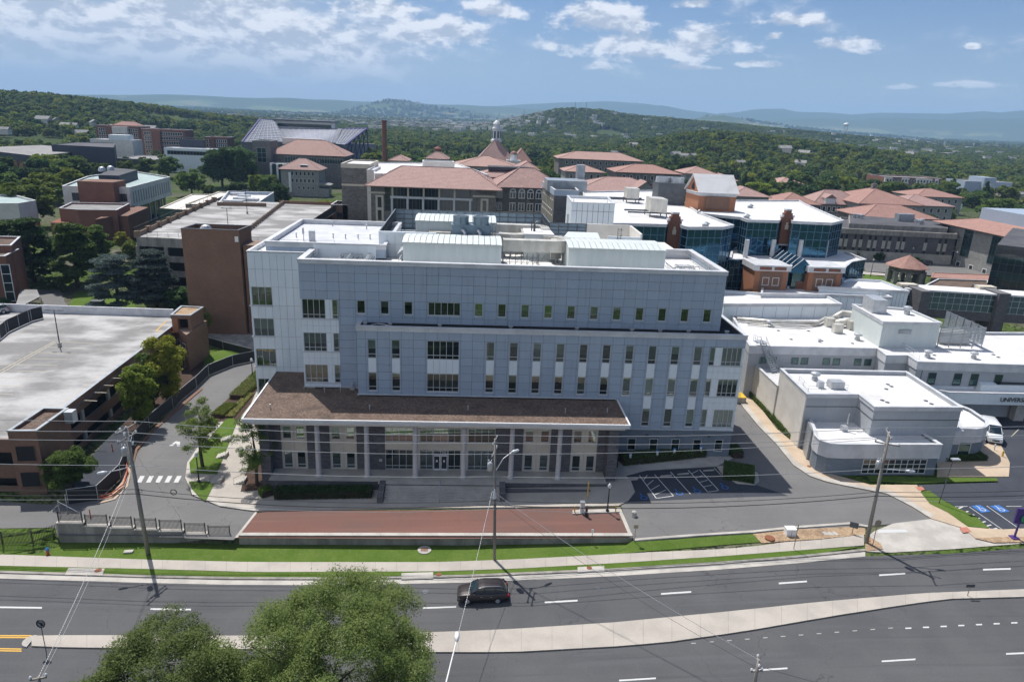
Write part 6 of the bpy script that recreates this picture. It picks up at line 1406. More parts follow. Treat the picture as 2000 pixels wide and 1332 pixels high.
wins(CR,qb2[0],qb2[1],[.5],1,1.2,2.6,.1,.72,cols=1,rows=3,fr='frame_white',gl='glass_dark');wins(CR,qb2[0],qb2[1],[.9],1,1.6,1.8,.78,.02,fr='frame_white',gl='glass_green' if False else 'glass_teal')
# main roofs
ZD = 9.4
qd = gz([(1465,676),(1714,681),(1732,694.5),(1774,694.5),(1793,707),(2250,714),(2120,640),(1928,653),(1720,640),(1690,615),(1430,617)],ZD)
qd[5] = (qd[4][0]+60,qd[4][1]-1.5);qd[6] = (qd[5][0]+5,qd[5][1]+22);qd[7] = tuple(G(1928,650,ZD).xy)
CD = block('clinic_main_block','broad white roofed two storey clinic block with a row of small windows',qd,ZD,.1,'wall_grey',band=1.3,rf='roof_white',par=.35)
for px in (1494,1513,1556,1575,1618,1638,1680,1700): e = G(px,700,6.6);f = Vector(qd[0]).lerp(Vector(qd[1]),(px-1465)/249);wins(CD,(f.x-.8,f.y),(f.x+.8,f.y),[6.4],1,1.15,1.1,0,0,fr='steel_dark',gl='glass_teal',bar=.05)
for px in (1833,1893,1932,1988): f = Vector(qd[4]).lerp(Vector(qd[5]),(px-1793)/207*.245+.0);wins(CD,(f.x-.8,f.y),(f.x+.8,f.y),[5.7],1,1.2,1.9,0,0,fr='steel_dark',gl='glass_teal',bar=.07)
m = MB()
for k in (1,9,18,30): f = Vector(qd[4])+Vector((k,0));m.tube((f.x,f.y-.1,5),(f.x,f.y-.1,ZD-1.4),.05,5)
part('downpipe',m,'steel_dark',CD,kind='stuff')
# roof furniture
def fan(px,py,z,s=1.0,parent=None):
 p = G(px,py,z);return part('roof_fan',MB().lathe(p,[(.42*s,0),(.42*s,.35*s),(.3*s,.4*s),(.3*s,.7*s),(.62*s,.75*s),(.62*s,1.05*s),(.25*s,1.2*s)],12),'galv',parent)
for px,py,s in ((1674,664,1.1),(1811,698,1.1),(1901,700,1),(1600,668,.5),(1502,637,1.0),(1463,616,.9)): fan(px,py,ZD-.35,s,CD)
for px,py,s in ((1591,742,1.1),): fan(px,py,ZA-.5,s,CL)
e = G(1601,757,ZA-.5);part('roof_box',MB().box(e.x-.4,e.y-.4,ZA-.5,e.x+.4,e.y+.4,ZA+.5),'galv',CL);e = G(1631,757,ZA-.5);part('roof_unit',MB().box(e.x-1,e.y-.7,ZA-.5,e.x+1,e.y+.7,ZA+.6),'galv',CL)
for t,z,pts in ((CL,ZA-.495,((1617,748),(1734,751),(1741,755),(1723,782),(1733,786),(1808,783),(1819,789),(1731,760))),(CD,ZD-.345,((1520,646),(1579,647),(1545,663),(1605,666),(1816,690),(1825,694),(1940,693),(1950,698),(1665,671)))):
 for px,py in pts: e = G(px,py,z);part('roof_drain',MB().lathe((e.x,e.y,z),[(.3,0),(.3,.06),(.1,.12)],8),'steel_dark',t)
e = G(1648,841,4.45);part('condenser',MB().box(e.x-.4,e.y-.35,4.45,e.x+.35,e.y+.35,5.2).tube((e.x+.3,e.y,5.5),(e.x+.3,e.y,7.0),.1),'galv',CB)
part('roof_pipe',MB().path([(e.x+.6,e.y,4.8),(e.x+5,e.y+.2,4.8),(e.x+8.5,e.y-.2,4.8)],.12).path([(e.x+1.5,e.y-.5,4.6),(e.x+7,e.y-.4,4.6)],.06),'galv',CB,kind='stuff')
# canopy with lettering
zc_ = 5.4;qk = gz([(1854,767),(2000,769),(2000,745),(1790,738)],zc_);qk[1] = (qk[0][0]+40,qk[0][1]-.2);qk[2] = (qk[1][0],qd[4][1]);qk[3] = (qk[0][0]-4,qd[4][1])
qk[1] = (qk[1][0],qk[0][1]-.1)
cn = thing('entrance_canopy','deep white canopy fascia lettered UNIVERSITY over the clinic entrance','canopy',(qk[0][0],qk[0][1],0));part('fascia',MB().prism(qk,3.5,zc_,cap=False,bottom=True),'panel_white',cn);parapet_roof(cn,qk,zc_,.3,'panel_white','roof_white',.3)
e = YP(1955,779,qk[0][1]-.1);text('UNIVERSITY',1.0,'steel_dark',cn,(e.x-.1,qk[0][1]-.12,4.4),(math.pi/2,0,0),extrude=.03,align='LEFT',bold=.012)
for px in (1975,2060): e = G(px,815,.3);part('column',MB().prism([(e.x-.8,qk[0][1]+1.0),(e.x+.9,qk[0][1]+1.0),(e.x+.9,qk[0][1]+2.2),(e.x-.8,qk[0][1]+2.2)],.1,3.5),'concrete',cn)
for px in (1890,): e = G(px,812,.3);part('post',MB().tube((e.x,qk[0][1]+3,.2),(e.x,qk[0][1]+3,3.5),.15),'galv',cn)
sk = G(1925,763,zc_);m = MB();x0 = sk.x+2.5;m.prism([(x0-3,sk.y+.6),(x0+22,sk.y+.6),(x0+22,sk.y+4.2),(x0-3,sk.y+4.2)],zc_-.3,[zc_+.75,zc_+.75,zc_+1.5,zc_+1.5]);part('skylight_curb',m,'panel_white',cn)
part('skylight_glass',MB().prism([(x0-.2,sk.y+.7),(x0+21.8,sk.y+.7),(x0+21.8,sk.y+4.1),(x0-.2,sk.y+4.1)],[zc_+.8]*2+[zc_+1.45]*2,[zc_+.88,zc_+.88,zc_+1.62,zc_+1.62]),'glass_dark',cn)
# grey block on the roof with louvred screen
zf_ = 13.6;qf = gz([(1726,629),(1838,631),(1775,604),(1666,595)],zf_)
cf = block('roof_plant_block','pale grey plant block on the clinic roof beside the louvred screen',qf,zf_,ZD-.5,'unit_green',par=.25,band=.4,cat='roof structure')
fan(1771,613,zf_-.2,1.2,cf);e = G(1708,608,zf_-.2);part('vent_hood',MB().prism([(e.x-1.2,e.y-1.2),(e.x+1.2,e.y-1.6),(e.x+1.6,e.y+2.6),(e.x-.8,e.y+3)],zf_-.2,zf_+2.2),'galv',cf)
part('louvre',MB().box(qf[0][0]+3.0,qf[0][1]-.06,zf_-2.0,qf[0][0]+5.2,qf[0][1]-.005,zf_-1.3),'steel',cf)
ls = thing('louvred_screen','open pale louvred screen enclosure on the clinic roof','screen',(*gz([(1838,633)],13.2)[0],ZD));s0,s1,s2 = (Vector(p) for p in gz([(1840,636),(1928,640),(1850,606)],13.0))
for a,b in ((s0,s1),(s1,s2)):
 u = (b-a).normalized();L = (b-a).length;n = 11;m = MB()
 for k in range(n): m.obox((a.x,a.y,ZD+.6+k*.27),(*u,0),(-u.y,u.x,0),(0,0,1),L,.06,.19)
 part('louvre_blade',m,'steel',ls,kind='stuff');m = MB()
 for k in range(int(L/2)+1): m.obox((a+u*2*k).to_3d()+Vector((-u.y*.08,u.x*.08,ZD-.3)),(*u,0),(-u.y,u.x,0),(0,0,1),.1,.12,3.95)
 part('post',m,'steel',ls,kind='stuff')
part('ceiling_duct',MB().box(s0.x+1.5,s0.y+2,ZD-.3,s0.x+7,s0.y+5,ZD+1.8),'duct',ls)
# ducts on the roof
dt = thing('roof_ductwork','thick pale ducts and pipes looping over the clinic roof','ductwork',(*gz([(1640,625)],ZD)[0],ZD));g_ = lambda px,py,z: G(px,py,z)
for pts,r in (([(1440,623,9.6),(1520,629,9.6),(1597,631,9.6),(1612,622,9.8),(1640,621,9.9)],.38),([(1630,632,9.8),(1660,627,10.2),(1690,626,10.3)],.7),([(1628,621,9.8),(1645,611,10.6),(1672,613,10.8),(1680,625,10.3)],.55),([(1460,633,9.35),(1560,640,9.35),(1600,634,9.35)],.14),([(1690,626,10.3),(1694,640,9.8)],.5)):
 part('duct',MB().path([g_(*p) for p in pts],r,10),'duct',dt,smooth=True)
for px,py in ((1635,646),(1664,640),(1620,634)): e = G(px,py,ZD);part('duct_unit',MB().box(e.x-.8,e.y-.6,ZD-.3,e.x+.8,e.y+.6,ZD+1.3),'duct',dt)
# roof stair
rs = thing('roof_stair','galvanised steel stair with landing climbing onto the clinic roof','stair',(*gz([(1512,725)],5.6)[0],5.6));a = G(1514,728,5.6);b = G(1489,668,ZD+.6);m = MB()
w_ = Vector((.5,.12,0))
for s in (-1,1): m.tube(a+w_*s,b+w_*s,.08,5).tube(a+w_*s+Vector((0,0,1)),b+w_*s+Vector((0,0,1)),.035,5)
for k in range(1,14): e = a.lerp(b,k/14);m.tube(e-w_,e+w_,.07,4);m.tube(e+w_,e+w_+Vector((0,0,1)),.025,4).tube(e-w_,e-w_+Vector((0,0,1)),.025,4)
part('flight',m,'galv',rs,kind='stuff');part('landing',MB().box(b.x-1.2,b.y-.6,b.z-.08,b.x+.7,b.y+.9,b.z),'galv',rs);railing(rs,[(b.x-1.2,b.y+.9,b.z),(b.x-1.2,b.y-.6,b.z),(b.x-.6,b.y-.6,b.z)],b.z,1.1,1)
railing(CD,[G(1760,680,ZD-.2),G(1795,702,ZD-.2)],ZD,1.0,2);railing(CS,[G(1520,716,6),G(1708,712,6)],6,.9,3)
# stepped white roofs behind
zg = 11.8
for nm,lab,pts,z in (('white_roof_block','long low white panelled block right behind the terrace of the grey building',[(1415,594),(1643,594),(1612,577),(1487,573),(1400,566)],zg),('white_roof_block','white roofed block with a roof fan, in front of the brick pavilions',[(1615,575),(1741,581),(1712,565),(1490,558),(1487,574)],zg+.4),('white_roof_block','white panelled block at the right of the brick pavilions',[(1712,566),(1775,569),(1720,548),(1660,545),(1600,560)],zg+1.3)):
 q = gz(pts,z);q = q if ccw(q) else q[::-1];t = block(nm,lab,q,z,0,'panel_white',band=.5,par=.35)
 if 'fan' in lab: fan(1672,574,z-.35,1.3,t)
 A = Vector(q[0]);B = Vector(q[1]);m = MB()
 for k in range(1,9): e = A.lerp(B,k/9);m.box(e.x-.03,min(A.y,B.y)-.04 if False else e.y-.03,z-6,e.x+.0,e.y-.004,z-.55)
 part('panel_joint',m,'joint',t,kind='stuff')
# ---------------------------------------------------------------- blue glass centre
BG = thing('blue_glass_centre','blue mirrored glass building with brick gables and brick pavilions behind the grey building','building',(65,150,0));ZG = 24.3
p1 = gz([(1150,436),(1230,437),(1300,439),(1303,436),(1329,437),(1333,441),(1344,444),(1411,444),(1431,440),(1364,416),(1300,372),(1140,375)],ZG)
p2 = gz([(1364,416),(1405,421),(1448,425),(1461,430),(1520,431.5),(1524,428),(1546,429),(1549,432.5),(1565,433.5),(1623,436),(1646,431),(1570,398),(1560,392),(1440,392),(1380,385)],ZG)
def glasswall(q,i,z0,z1,sx=1.55,sz=1.75,mt='frame_blue'):
 A,B = Vector(q[i]),Vector(q[(i+1) % len(q)]);u = (B-A);L = u.length;u /= L;nr = Vector((u.y,-u.x));m = MB();n = max(1,round(L/sx))
 for k in range(n+1): e = A+u*(L*k/n);m.obox((e.x-u.x*.04,e.y-u.y*.04,z0),(*u,0),(*nr,0),(0,0,1),.08,.07,z1-z0)
 k = z1-sz
 while k > z0: m.obox((A.x,A.y,k),(*u,0),(*nr,0),(0,0,1),L,.06,.08);k -= sz
 return m
for q,segs in ((p1,range(0,9)),(p2,range(0,10))):
 part('glass_wall',MB().prism(q,8,ZG-.5,cap=False),'glass_blue',BG);part('roof_edge',MB().prism(offset(q,.25),ZG-.5,ZG,cap=False,bottom=True),'coping',BG);parapet_roof(BG,offset(q,.25),ZG,.3,'coping','roof_white',.3)
 M2 = MB()
 for i in segs:
  w_ = glasswall(q,i,9,ZG-.5);n = len(M2.v);M2.v += w_.v;M2.f += [tuple(n+k for k in f) for f in w_.f]
 part('mullion',M2,'frame_blue',BG,kind='stuff')
for i,j,q in ((3,4,p1),(5,6,p2)):
 A,B = Vector(q[i]),Vector(q[j]);A,B = (A,B) if A.x < B.x else (B,A);y = min(A.y,B.y)-.9;w = B.x-A.x;m = MB()
 m.box(A.x,y,ZG-5.6,B.x,y+1.2,ZG+.8).box(A.x+w*.12,y,ZG+.803,B.x-w*.12,y+1.2,ZG+1.5).box(A.x+w*.25,y,ZG+1.503,B.x-w*.25,y+1.2,ZG+2.1);part('brick_gable',m,'brick_red',BG)
 part('gable_coping',MB().box(A.x-.2,y-.1,ZG+.6,A.x+w*.1,y+1.3,ZG+1.0).box(B.x-w*.1,y-.1,ZG+.6,B.x+.2,y+1.3,ZG+1.0).box(A.x+w*.24,y-.1,ZG+2.103,B.x-w*.24,y+1.3,ZG+2.4).box(A.x,y-.1,ZG-5.9,B.x,y+1.2,ZG-5.603),'coping',BG,kind='stuff')
 c = (A.x+B.x)/2;part('stone_emblem',MB().box(c-.4,y-.08,ZG-2.2,c+.4,y-.005,ZG-1.2).box(c-.22,y-.08,ZG-1.197,c+.22,y-.005,ZG-.6),'cream',BG)
# brick penthouse with white gable roof
z0 = ZG-.3;a = G(1362,412,z0);b = G(1434,415,z0);l = G(1337,404,z0);ze = YP(1364.6,376,a.y).z
pt = thing('brick_penthouse','brick roof penthouse with a white gabled roof and an arched window','roof structure',tuple(a));q = [tuple(a.xy),tuple(b.xy),(b.x+(l.x-a.x),b.y+(l.y-a.y)),tuple(l.xy)]
part('wall',MB().prism(q,z0,ze-.8,cap=False),'brick_orange',pt);part('white_band',MB().prism(offset(q,.05),ze-.8,ze,cap=True,bottom=True),'coping',pt);A = Vector(q[0]);B = Vector(q[1]);C2 = Vector(q[3])
m = MB();zr = ze+4.2;P = [Vector(p) for p in offset(q,.5)];r0 = P[0].lerp(P[3],.5);r1 = P[1].lerp(P[2],.5);m.v = [(*P[0],ze),(*P[1],ze),(*r1,zr),(*r0,zr),(*P[2],ze),(*P[3],ze)];m.f = [(0,1,2,3),(2,4,5,3),(0,5,4,1)];part('roof',m,'roof_white',pt)
m = MB();r2 = Vector(q[0]).lerp(Vector(q[3]),.5);m.v = [(*q[0],ze),(*q[3],ze),(*r2,zr-.3)];m.f = [(0,1,2),];part('gable_wall',m,'brick_orange',pt);u = (C2-A).normalized()
part('dark_brick_panel',MB().box(A.x+(B.x-A.x)*.18,min(A.y,B.y)-.15,z0+.6,A.x+(B.x-A.x)*.82,min(A.y,B.y)+.2,ze-.9),'brick_brown',pt)
nr_ = Vector((u.y,-u.x));nr_ = nr_ if nr_.x < 0 else -nr_;e = r2+nr_*.05;m = MB();m.v = [(e.x+u.x*.9*math.cos(t),e.y+u.y*.9*math.cos(t),ze+.4+1.7*math.sin(t)) for t in np.linspace(0,math.pi,10)];m.f = [tuple(range(10))];part('arched_window',m,'glass_dark',pt)
# roof plant on the glass centre
def plant(lab,px0,py0,px1,py1,h,dep,mt,nm='roof_plant',legs=0):
 a,b = G(px0,py0,ZG-.3+legs),G(px1,py1,ZG-.3+legs);t = thing(nm,lab,'rooftop unit',tuple(a));q = [(a.x,a.y),(b.x,b.y),(b.x,b.y+dep),(a.x,a.y+dep)]
 part('casing',MB().prism(q,ZG-.3+legs,ZG-.3+legs+h,bottom=True),mt,t)
 if legs:
  m = MB()
  for p in q: m.tube((p[0],p[1],ZG-.3),(p[0],p[1],ZG-.3+legs),.12,5)
  for k in (0,1): m.obox((a.x-5,a.y+k*dep*.8,ZG-.3+legs-.4),(1,0,0),(0,1,0),(0,0,1),b.x-a.x+6.5,.3,.35)
  part('steel_frame',m,'steel_dark',t,kind='stuff')
 return t,q
t,q = plant('dark slatted cooling plant with twin fans beside the brick penthouse',1283,399,1336,402,5.5,6,'steel_dark');
for k in (.25,.75): e = Vector(q[0]).lerp(Vector(q[1]),k);part('fan_stack',MB().lathe((e.x,e.y+3,ZG+5.2),[(2,0),(1.9,1.4),(1.6,1.4),(1.5,.6)],16),'galv',t)
plant('tan roof unit on a steel frame behind the white box block',1224,388,1248,389,2.6,4,'duct',legs=1.2);plant('tan roof unit on a steel frame near the stepped brick gable',1270,414,1302,417,3.0,5,'duct',legs=1.2)
for px,py in ((1465,404),(1378,440),(1458,424)): p = G(px,py,ZG);part('roof_cap',MB().lathe((p.x,p.y,ZG-.3),[(.7,0),(.7,.5),(1,.6),(.3,1)],8),'steel',BG)
# lower terrace roof with brick pavilions
zt = 16.6;qt = gz([(1426,507),(1455,507),(1477,518),(1543,521),(1556,514),(1582,518),(1649,523),(1662,512),(1690,507),(1650,492),(1430,490)],zt);part('terrace_wall',MB().prism(qt,8,zt,cap=False),'glass_blue',BG);parapet_roof(BG,offset(qt,.2),zt,.3,'coping','roof_white',.4)
for i in (0,1,7,8):
 w_ = glasswall(qt,i,9,zt-.4,1.3,1.5);part('mullion',w_,'frame_blue',BG,kind='stuff')
for px0,px1,lab in ((1477,1542,'left'),(1583,1648,'right')):
 a = YP(px0,517,139.5);b = YP(px1,520,139.5);zz = zt+.5;t = thing('brick_pavilion',f'orange brick pavilion with a white cornice and two windows, {lab} of the pair','building',tuple(a),'brick pavilions below the blue glass');m = MB().box(a.x,139.5,9,b.x,146,zz-1.2);part('wall',m,'brick_orange',t);part('cornice',MB().box(a.x-.35,139.1,zz-1.197,b.x+.35,146.2,zz),'coping',t)
 L = b.x-a.x
 for k in (.1,.54): part('brick_inset',MB().box(a.x+L*k,139.04,zz-.95,a.x+L*(k+.36),139.095,zz-.3),'brick_red',t);
 wins(t,(a.x,139.5),(b.x,139.5),[12.9],2,1.2,1.5,.2,.2,fr='frame_white',gl='coping',bar=.12);part('brick_recess',MB().box(a.x+L*.16,139.44,9,a.x+L*.84,139.497,zz-1.5),'brick_brown',t)
for px in (1455,1507,1560,1609): a = G(px,503,zt-.3);part('white_column',MB().lathe((a.x,a.y,zt-.3),[(.55,0),(.5,4.0)],12),'coping',BG)
a = YP(1545,545,141);b = YP(1582,545,141);c = (a.x+b.x)/2;m = MB();m.box(a.x+.2,141,9,b.x-.2,147,15.4);part('atrium_wall',m,'glass_teal',BG);m = MB();m.v = [(a.x-1,140.5,15.4),(b.x+1,140.5,15.4),(c,140.5,18.3),(a.x-1,153,15.4),(b.x+1,153,15.4),(c,153,18.3)];m.f = [(0,1,2),(1,4,5,2),(0,2,5,3)];part('atrium_roof',m,'glass_blue',BG)
part('atrium_door',MB().box(c-.9,140.93,9,c+.9,140.995,13.5),'brick_red',BG);m = MB()
for k in range(7): m.tube((a.x-1,141+k*2,15.45),(c,141+k*2,18.35),.07,4)
m.tube((c-3.1,140.5,16.6),(c-3.1,153,16.6),.07,4);part('skylight_bar',m,'white_paint',BG,kind='stuff')
# ---------------------------------------------------------------- footbridge, gazebo
yb = 150;a = YP(1768,566,yb);b = YP(2110,592,yb-6);z1 = a.z;fb = thing('glazed_footbridge','glazed footbridge on dark stone piers crossing at the right edge','footbridge',(a.x,yb,0));u = Vector((b.x-a.x,b.y-a.y));L = u.length;u /= L;n_ = (-u.y,u.x,0)
part('roof',MB().obox((a.x,a.y-.4,z1),(*u,0),n_,(0,0,1),L,5.6,.35),'roof_white',fb);part('glazing',MB().obox((a.x,a.y,z1-4.2),(*u,0),n_,(0,0,1),L,4.6,4.19),'glass_teal',fb);part('stone_arch_band',MB().obox((a.x,a.y-.2,z1-6.1),(*u,0),n_,(0,0,1),L,5,1.9),'stone_dark',fb);m = MB()
for k in range(int(L/1.55)): m.obox((a.x+u.x*1.55*k,a.y+u.y*1.55*k-.08,z1-4.2),(*u,0),n_,(0,0,1),.07,.07,4.2)
for z in (1.2,2.6,4.1): m.obox((a.x,a.y-.075,z1-z),(*u,0),n_,(0,0,1),L,.07,.07)
part('mullion',m,'frame_alu',fb,kind='stuff')
for px,w in ((1797,2.2),(1950,2.6),(2090,2.6)): e = YP(px,570,yb-2);part('stone_pier',MB().box(e.x-w/2,yb-4.3,-1,e.x+w/2,yb+5,z1+.7),'stone_dark',fb)
for px in (1772,1925): e = YP(px,559,yb+2);part('roof_vent',MB().box(e.x-2,yb+1,z1+.36,e.x+2,yb+3,z1+1.0),'cream',fb)
a = G(1750,557,.3);hz_ = YP(1750,524,a.y).z;gx0 = a.x;gw = YP(1819,532,a.y).x-gx0;gz_ = thing('stone_gazebo','octagonal stone gazebo with arches and a red tiled pyramid roof','gazebo',(gx0+gw/2,a.y+gw/2,0));cxg,cyg = gx0+gw/2,a.y+gw/2.4;m = MB();n = 8
for k in range(8):
 t = math.pi/4*k+math.pi/8;e = (cxg+gw*.47*math.cos(t),cyg+gw*.47*math.sin(t));m.box(e[0]-.6,e[1]-.6,0,e[0]+.6,e[1]+.6,hz_-1.4)
part('stone_column',m,'stone_pale',gz_,kind='stuff');part('arch_ring',MB().lathe((cxg,cyg,hz_-1.6),[(gw*.5,0),(gw*.5,1.5),(gw*.42,1.5),(gw*.42,0)],8),'stone_uni',gz_);part('roof',MB().lathe((cxg,cyg,hz_-.1),[(gw*.62,0),(gw*.6,.2),(.15,gw*.34)],8),'tile_red',gz_)
q = gz([(1818,543),(1935,548),(1935,537),(1822,533)],4.2);t = block('covered_walkway','long low red roofed walkway right of the gazebo',q,4.2,0,'stone_dark',rf='tile_red',par=.05,cat='walkway',cap='tile_red')
q = gz([(1800,561),(1935,566),(1930,548),(1832,545)],5);block('low_flat_building','low building with a brown gravel flat roof behind the footbridge',q,5,0,'stone_pale',rf='gravel_brown',par=.3)
sheet('side_road',[tuple(p.xy) for p in (G(1690,530,.3),G(1760,535,.3),G(1940,545,.3),G(1990,505,.3),G(1860,498,.3),G(1680,490,.3))],'asphalt_drive',.03,'c');sheet('lawn',[tuple(p.xy) for p in (G(1680,560,.3),G(1755,562,.3),G(1755,545,.3),G(1690,536,.3))],'grass',.07,'c');sheet('pavement',[tuple(p.xy) for p in (G(1685,536,.3),G(1800,545,.3),G(1800,541,.3),G(1685,531,.3))],'slab',.1,'c')
# ---------------------------------------------------------------- trees
def leafmesh(name,C,N,size,mt,seed=0,thin=(.5,.8)):
 """leaf-sized quads at C with rough normals N"""
 r = np.random.default_rng(seed);n = len(C);N = N+r.normal(0,.8,(n,3));N /= np.linalg.norm(N,axis=1)[:,None]
 t = np.cross(N,r.normal(0,1,(n,3)));t /= np.linalg.norm(t,axis=1)[:,None]+1e-9;b = np.cross(N,t)
 s = (size*r.uniform(.6,1.35,n))[:,None];k = r.uniform(*thin,n)[:,None]
 V = np.stack([C-t*s,C-b*s*k,C+t*s,C+b*s*k],1).reshape(-1,3)
 me = bpy.data.meshes.new(name);me.vertices.add(4*n);me.vertices.foreach_set('co',V.ravel());me.loops.add(4*n);me.loops.foreach_set('vertex_index',np.arange(4*n));me.polygons.add(n)
 me.polygons.foreach_set('loop_start',np.arange(n)*4);me.polygons.foreach_set('loop_total',np.full(n,4));me.update(calc_edges=True);me.materials.append(M[mt]);return me
def lobes(kind,r):
 """lobe centres (x y z) and radii in a unit tree of height 1"""
 L = []
 if kind == 'round':
  for i in range(60):
   a = r.uniform(0,2*math.pi);z = r.uniform(.24,.88);w = .36*math.sqrt(max(0,1-((z-.52)/.46)**2));q = r.uniform(.35,1)*w;L.append((q*math.cos(a),q*math.sin(a),z,r.uniform(.045,.12),.85))
  L.append((0,0,.56,.2,1.1))
 elif kind == 'column':
  for i in range(60):
   a = r.uniform(0,2*math.pi);z = r.uniform(.14,.9);w = .2*math.sin(math.pi*min(1,(1-z)*1.1+.08))**.6;q = r.uniform(.3,1)*w;L.append((q*math.cos(a),q*math.sin(a),z,r.uniform(.035,.08),1.2))
 elif kind == 'pine':
  for i in range(60):
   z = r.uniform(.16,.96);w = .40*(1-z)**.55*(.75+.25*r.uniform());a = r.uniform(0,2*math.pi);q = r.uniform(.45,1)*w;L.append((q*math.cos(a),q*math.sin(a),z,r.uniform(.05,.1),.5))
 elif kind == 'cedar':
  for k in range(13):
   z = .2+.75*k/13+r.uniform(-.02,.02);w = .42*(1-(max(0,z-.35)/.7)**1.6)*r.uniform(.6,1)
   for j in range(5): a = r.uniform(0,2*math.pi);q = r.uniform(.35,1)*w;L.append((q*math.cos(a),q*math.sin(a),z,r.uniform(.07,.13),.28))
 elif kind == 'spruce':
  for i in range(70): z = r.uniform(.06,.98);w = .24*(1-z)**.85;a = r.uniform(0,2*math.pi);q = r.uniform(.5,1)*w;L.append((q*math.cos(a),q*math.sin(a),z,.035+.05*(1-z),.5))
 elif kind == 'young':
  for i in range(45): a = r.uniform(0,2*math.pi);z = r.uniform(.3,.96);w = .27*math.sqrt(max(0,1-((z-.6)/.42)**2));q = r.uniform(.3,1)*w;L.append((q*math.cos(a),q*math.sin(a),z,r.uniform(.03,.08),.8))
 elif kind == 'bush':
  for i in range(16): a = r.uniform(0,2*math.pi);z = r.uniform(.2,.75);q = r.uniform(0,.45);L.append((q*math.cos(a),q*math.sin(a),z*(1-q*.7),r.uniform(.14,.24),.8))
 elif kind == 'big':
  for i in range(420):
   a = r.uniform(0,2*math.pi);z = r.uniform(.12,.93);w = .56*math.sqrt(max(0,1-((z-.46)/.5)**2))*(.82+.18*math.sin(3*a+1));q = r.uniform(.2,1)**.6*w;L.append((q*math.cos(a),q*math.sin(a),z,r.uniform(.016,.06),1.15))
 return L
_cr = {}
def crown(kind,n,leaf,mt,seed,H):
 key = (kind,n,leaf,mt,seed,round(H,1))
 if key in _cr: return _cr[key]
 r = np.random.default_rng(seed);L = lobes(kind,r);w = np.array([l[3]**2 for l in L]);w /= w.sum();idx = r.choice(len(L),n,p=w);A = np.array(L)[idx]
 d = r.normal(0,1,(n,3));d[:,2] = np.where(r.uniform(size=n) < .7,np.abs(d[:,2]),d[:,2]);d /= np.linalg.norm(d,axis=1)[:,None]
 rad = A[:,3]*(r.uniform(.1,1.1,n)**.5+np.abs(r.normal(0,.3 if kind == 'big' else .16,n)));C = A[:,:3]+d*rad[:,None]*np.stack([np.ones(n),np.ones(n),A[:,4]],1);N = d*.8+np.array([0,0,.8])
 me = leafmesh('crown',C*H,N,leaf,mt,seed,(.35,.6) if kind in ('big','young') else (.5,.8));_cr[key] = me;return me
def trunk(kind,H,seed):
 key = ('t',kind,round(H,1),seed)
 if key in _cr: return _cr[key]
 R_ = random.Random(seed);m = MB();r0 = H*(.022 if kind in ('young','spruce') else .03);top = H*(.9 if kind in ('pine','cedar','spruce','young','column') else .62)
 P = [Vector((R_.uniform(-.01,.01)*H*k,R_.uniform(-.01,.01)*H*k,top*k/4)) for k in range(5)];m.path(P,[r0,r0*.85,r0*.65,r0*.45,r0*.15],7)
 for k in range(5 if kind == 'spruce' else 11):
  t = R_.uniform(.3,.9);b = P[0].lerp(P[4],t);a = R_.uniform(0,6.28);l = H*R_.uniform(.12,.26)*(.6 if kind in ('column','young','spruce') else 1.2);e = b+Vector((math.cos(a)*l,math.sin(a)*l,l*(.15 if kind in ('pine','cedar') else .75)));mid = b.lerp(e,.5)+Vector((0,0,-.04*H if kind != 'cedar' else .02*H));m.path([b,mid,e],[r0*.4*(1.1-t),r0*.28*(1.1-t),r0*.1],5)
 me = m.mesh('trunk','bark');_cr[key] = me;return me
def tree(name,label,p,H,kind,n,leaf,mt,seed,group=None,wide=1.0,lean=0,cat='tree',ref=None):
 """ref: mesh height shared between copies, scaled to H"""
 Hm = ref or H;s = H/Hm;t = thing(name,label,cat,(p[0],p[1],p[2]),group,rz=(seed*1.7+p[0]*.37) % 6.28);t.scale = (s*wide,s*wide,s)
 for nm,me in (('crown',crown(kind,n,leaf,mt,seed,Hm)),('trunk',trunk(kind,Hm,seed))):
  o = bpy.data.objects.new(nm,me);COL.objects.link(o);o.parent = t
 return t
def tp(name,label,bx,by,ty,kind,n,leaf,mt,seed,reg='c',z=None,wide=1.0,**k):
 """tree from its foot pixel and the row of its top"""
 p = GT(bx,by,reg) if z is None else G(bx,by,z);H = YP(bx,ty,p.y).z-p.z;return tree(name,label,p,H,kind,n,leaf,mt,seed,wide=wide,**k)
# foreground canopy at the lower edge
def topfix(name,label,cx,ty,y,H,kind,n,leaf,mt,seed,wide): p = YP(cx,ty,y);return tree(name,label,(p.x,p.y,p.z-H),H,kind,n,leaf,mt,seed,wide=wide)
topfix('street_tree','large leafy tree at the bottom edge of the photo, overlapping the road',640,1172,39.5,13.6,'big',260000,.06,'leaf_fg',5,1.3)
topfix('street_tree','smaller leafy tree at the bottom edge, left of the large one',296,1262,37,10.5,'big',160000,.06,'leaf_fg',9,1.35)
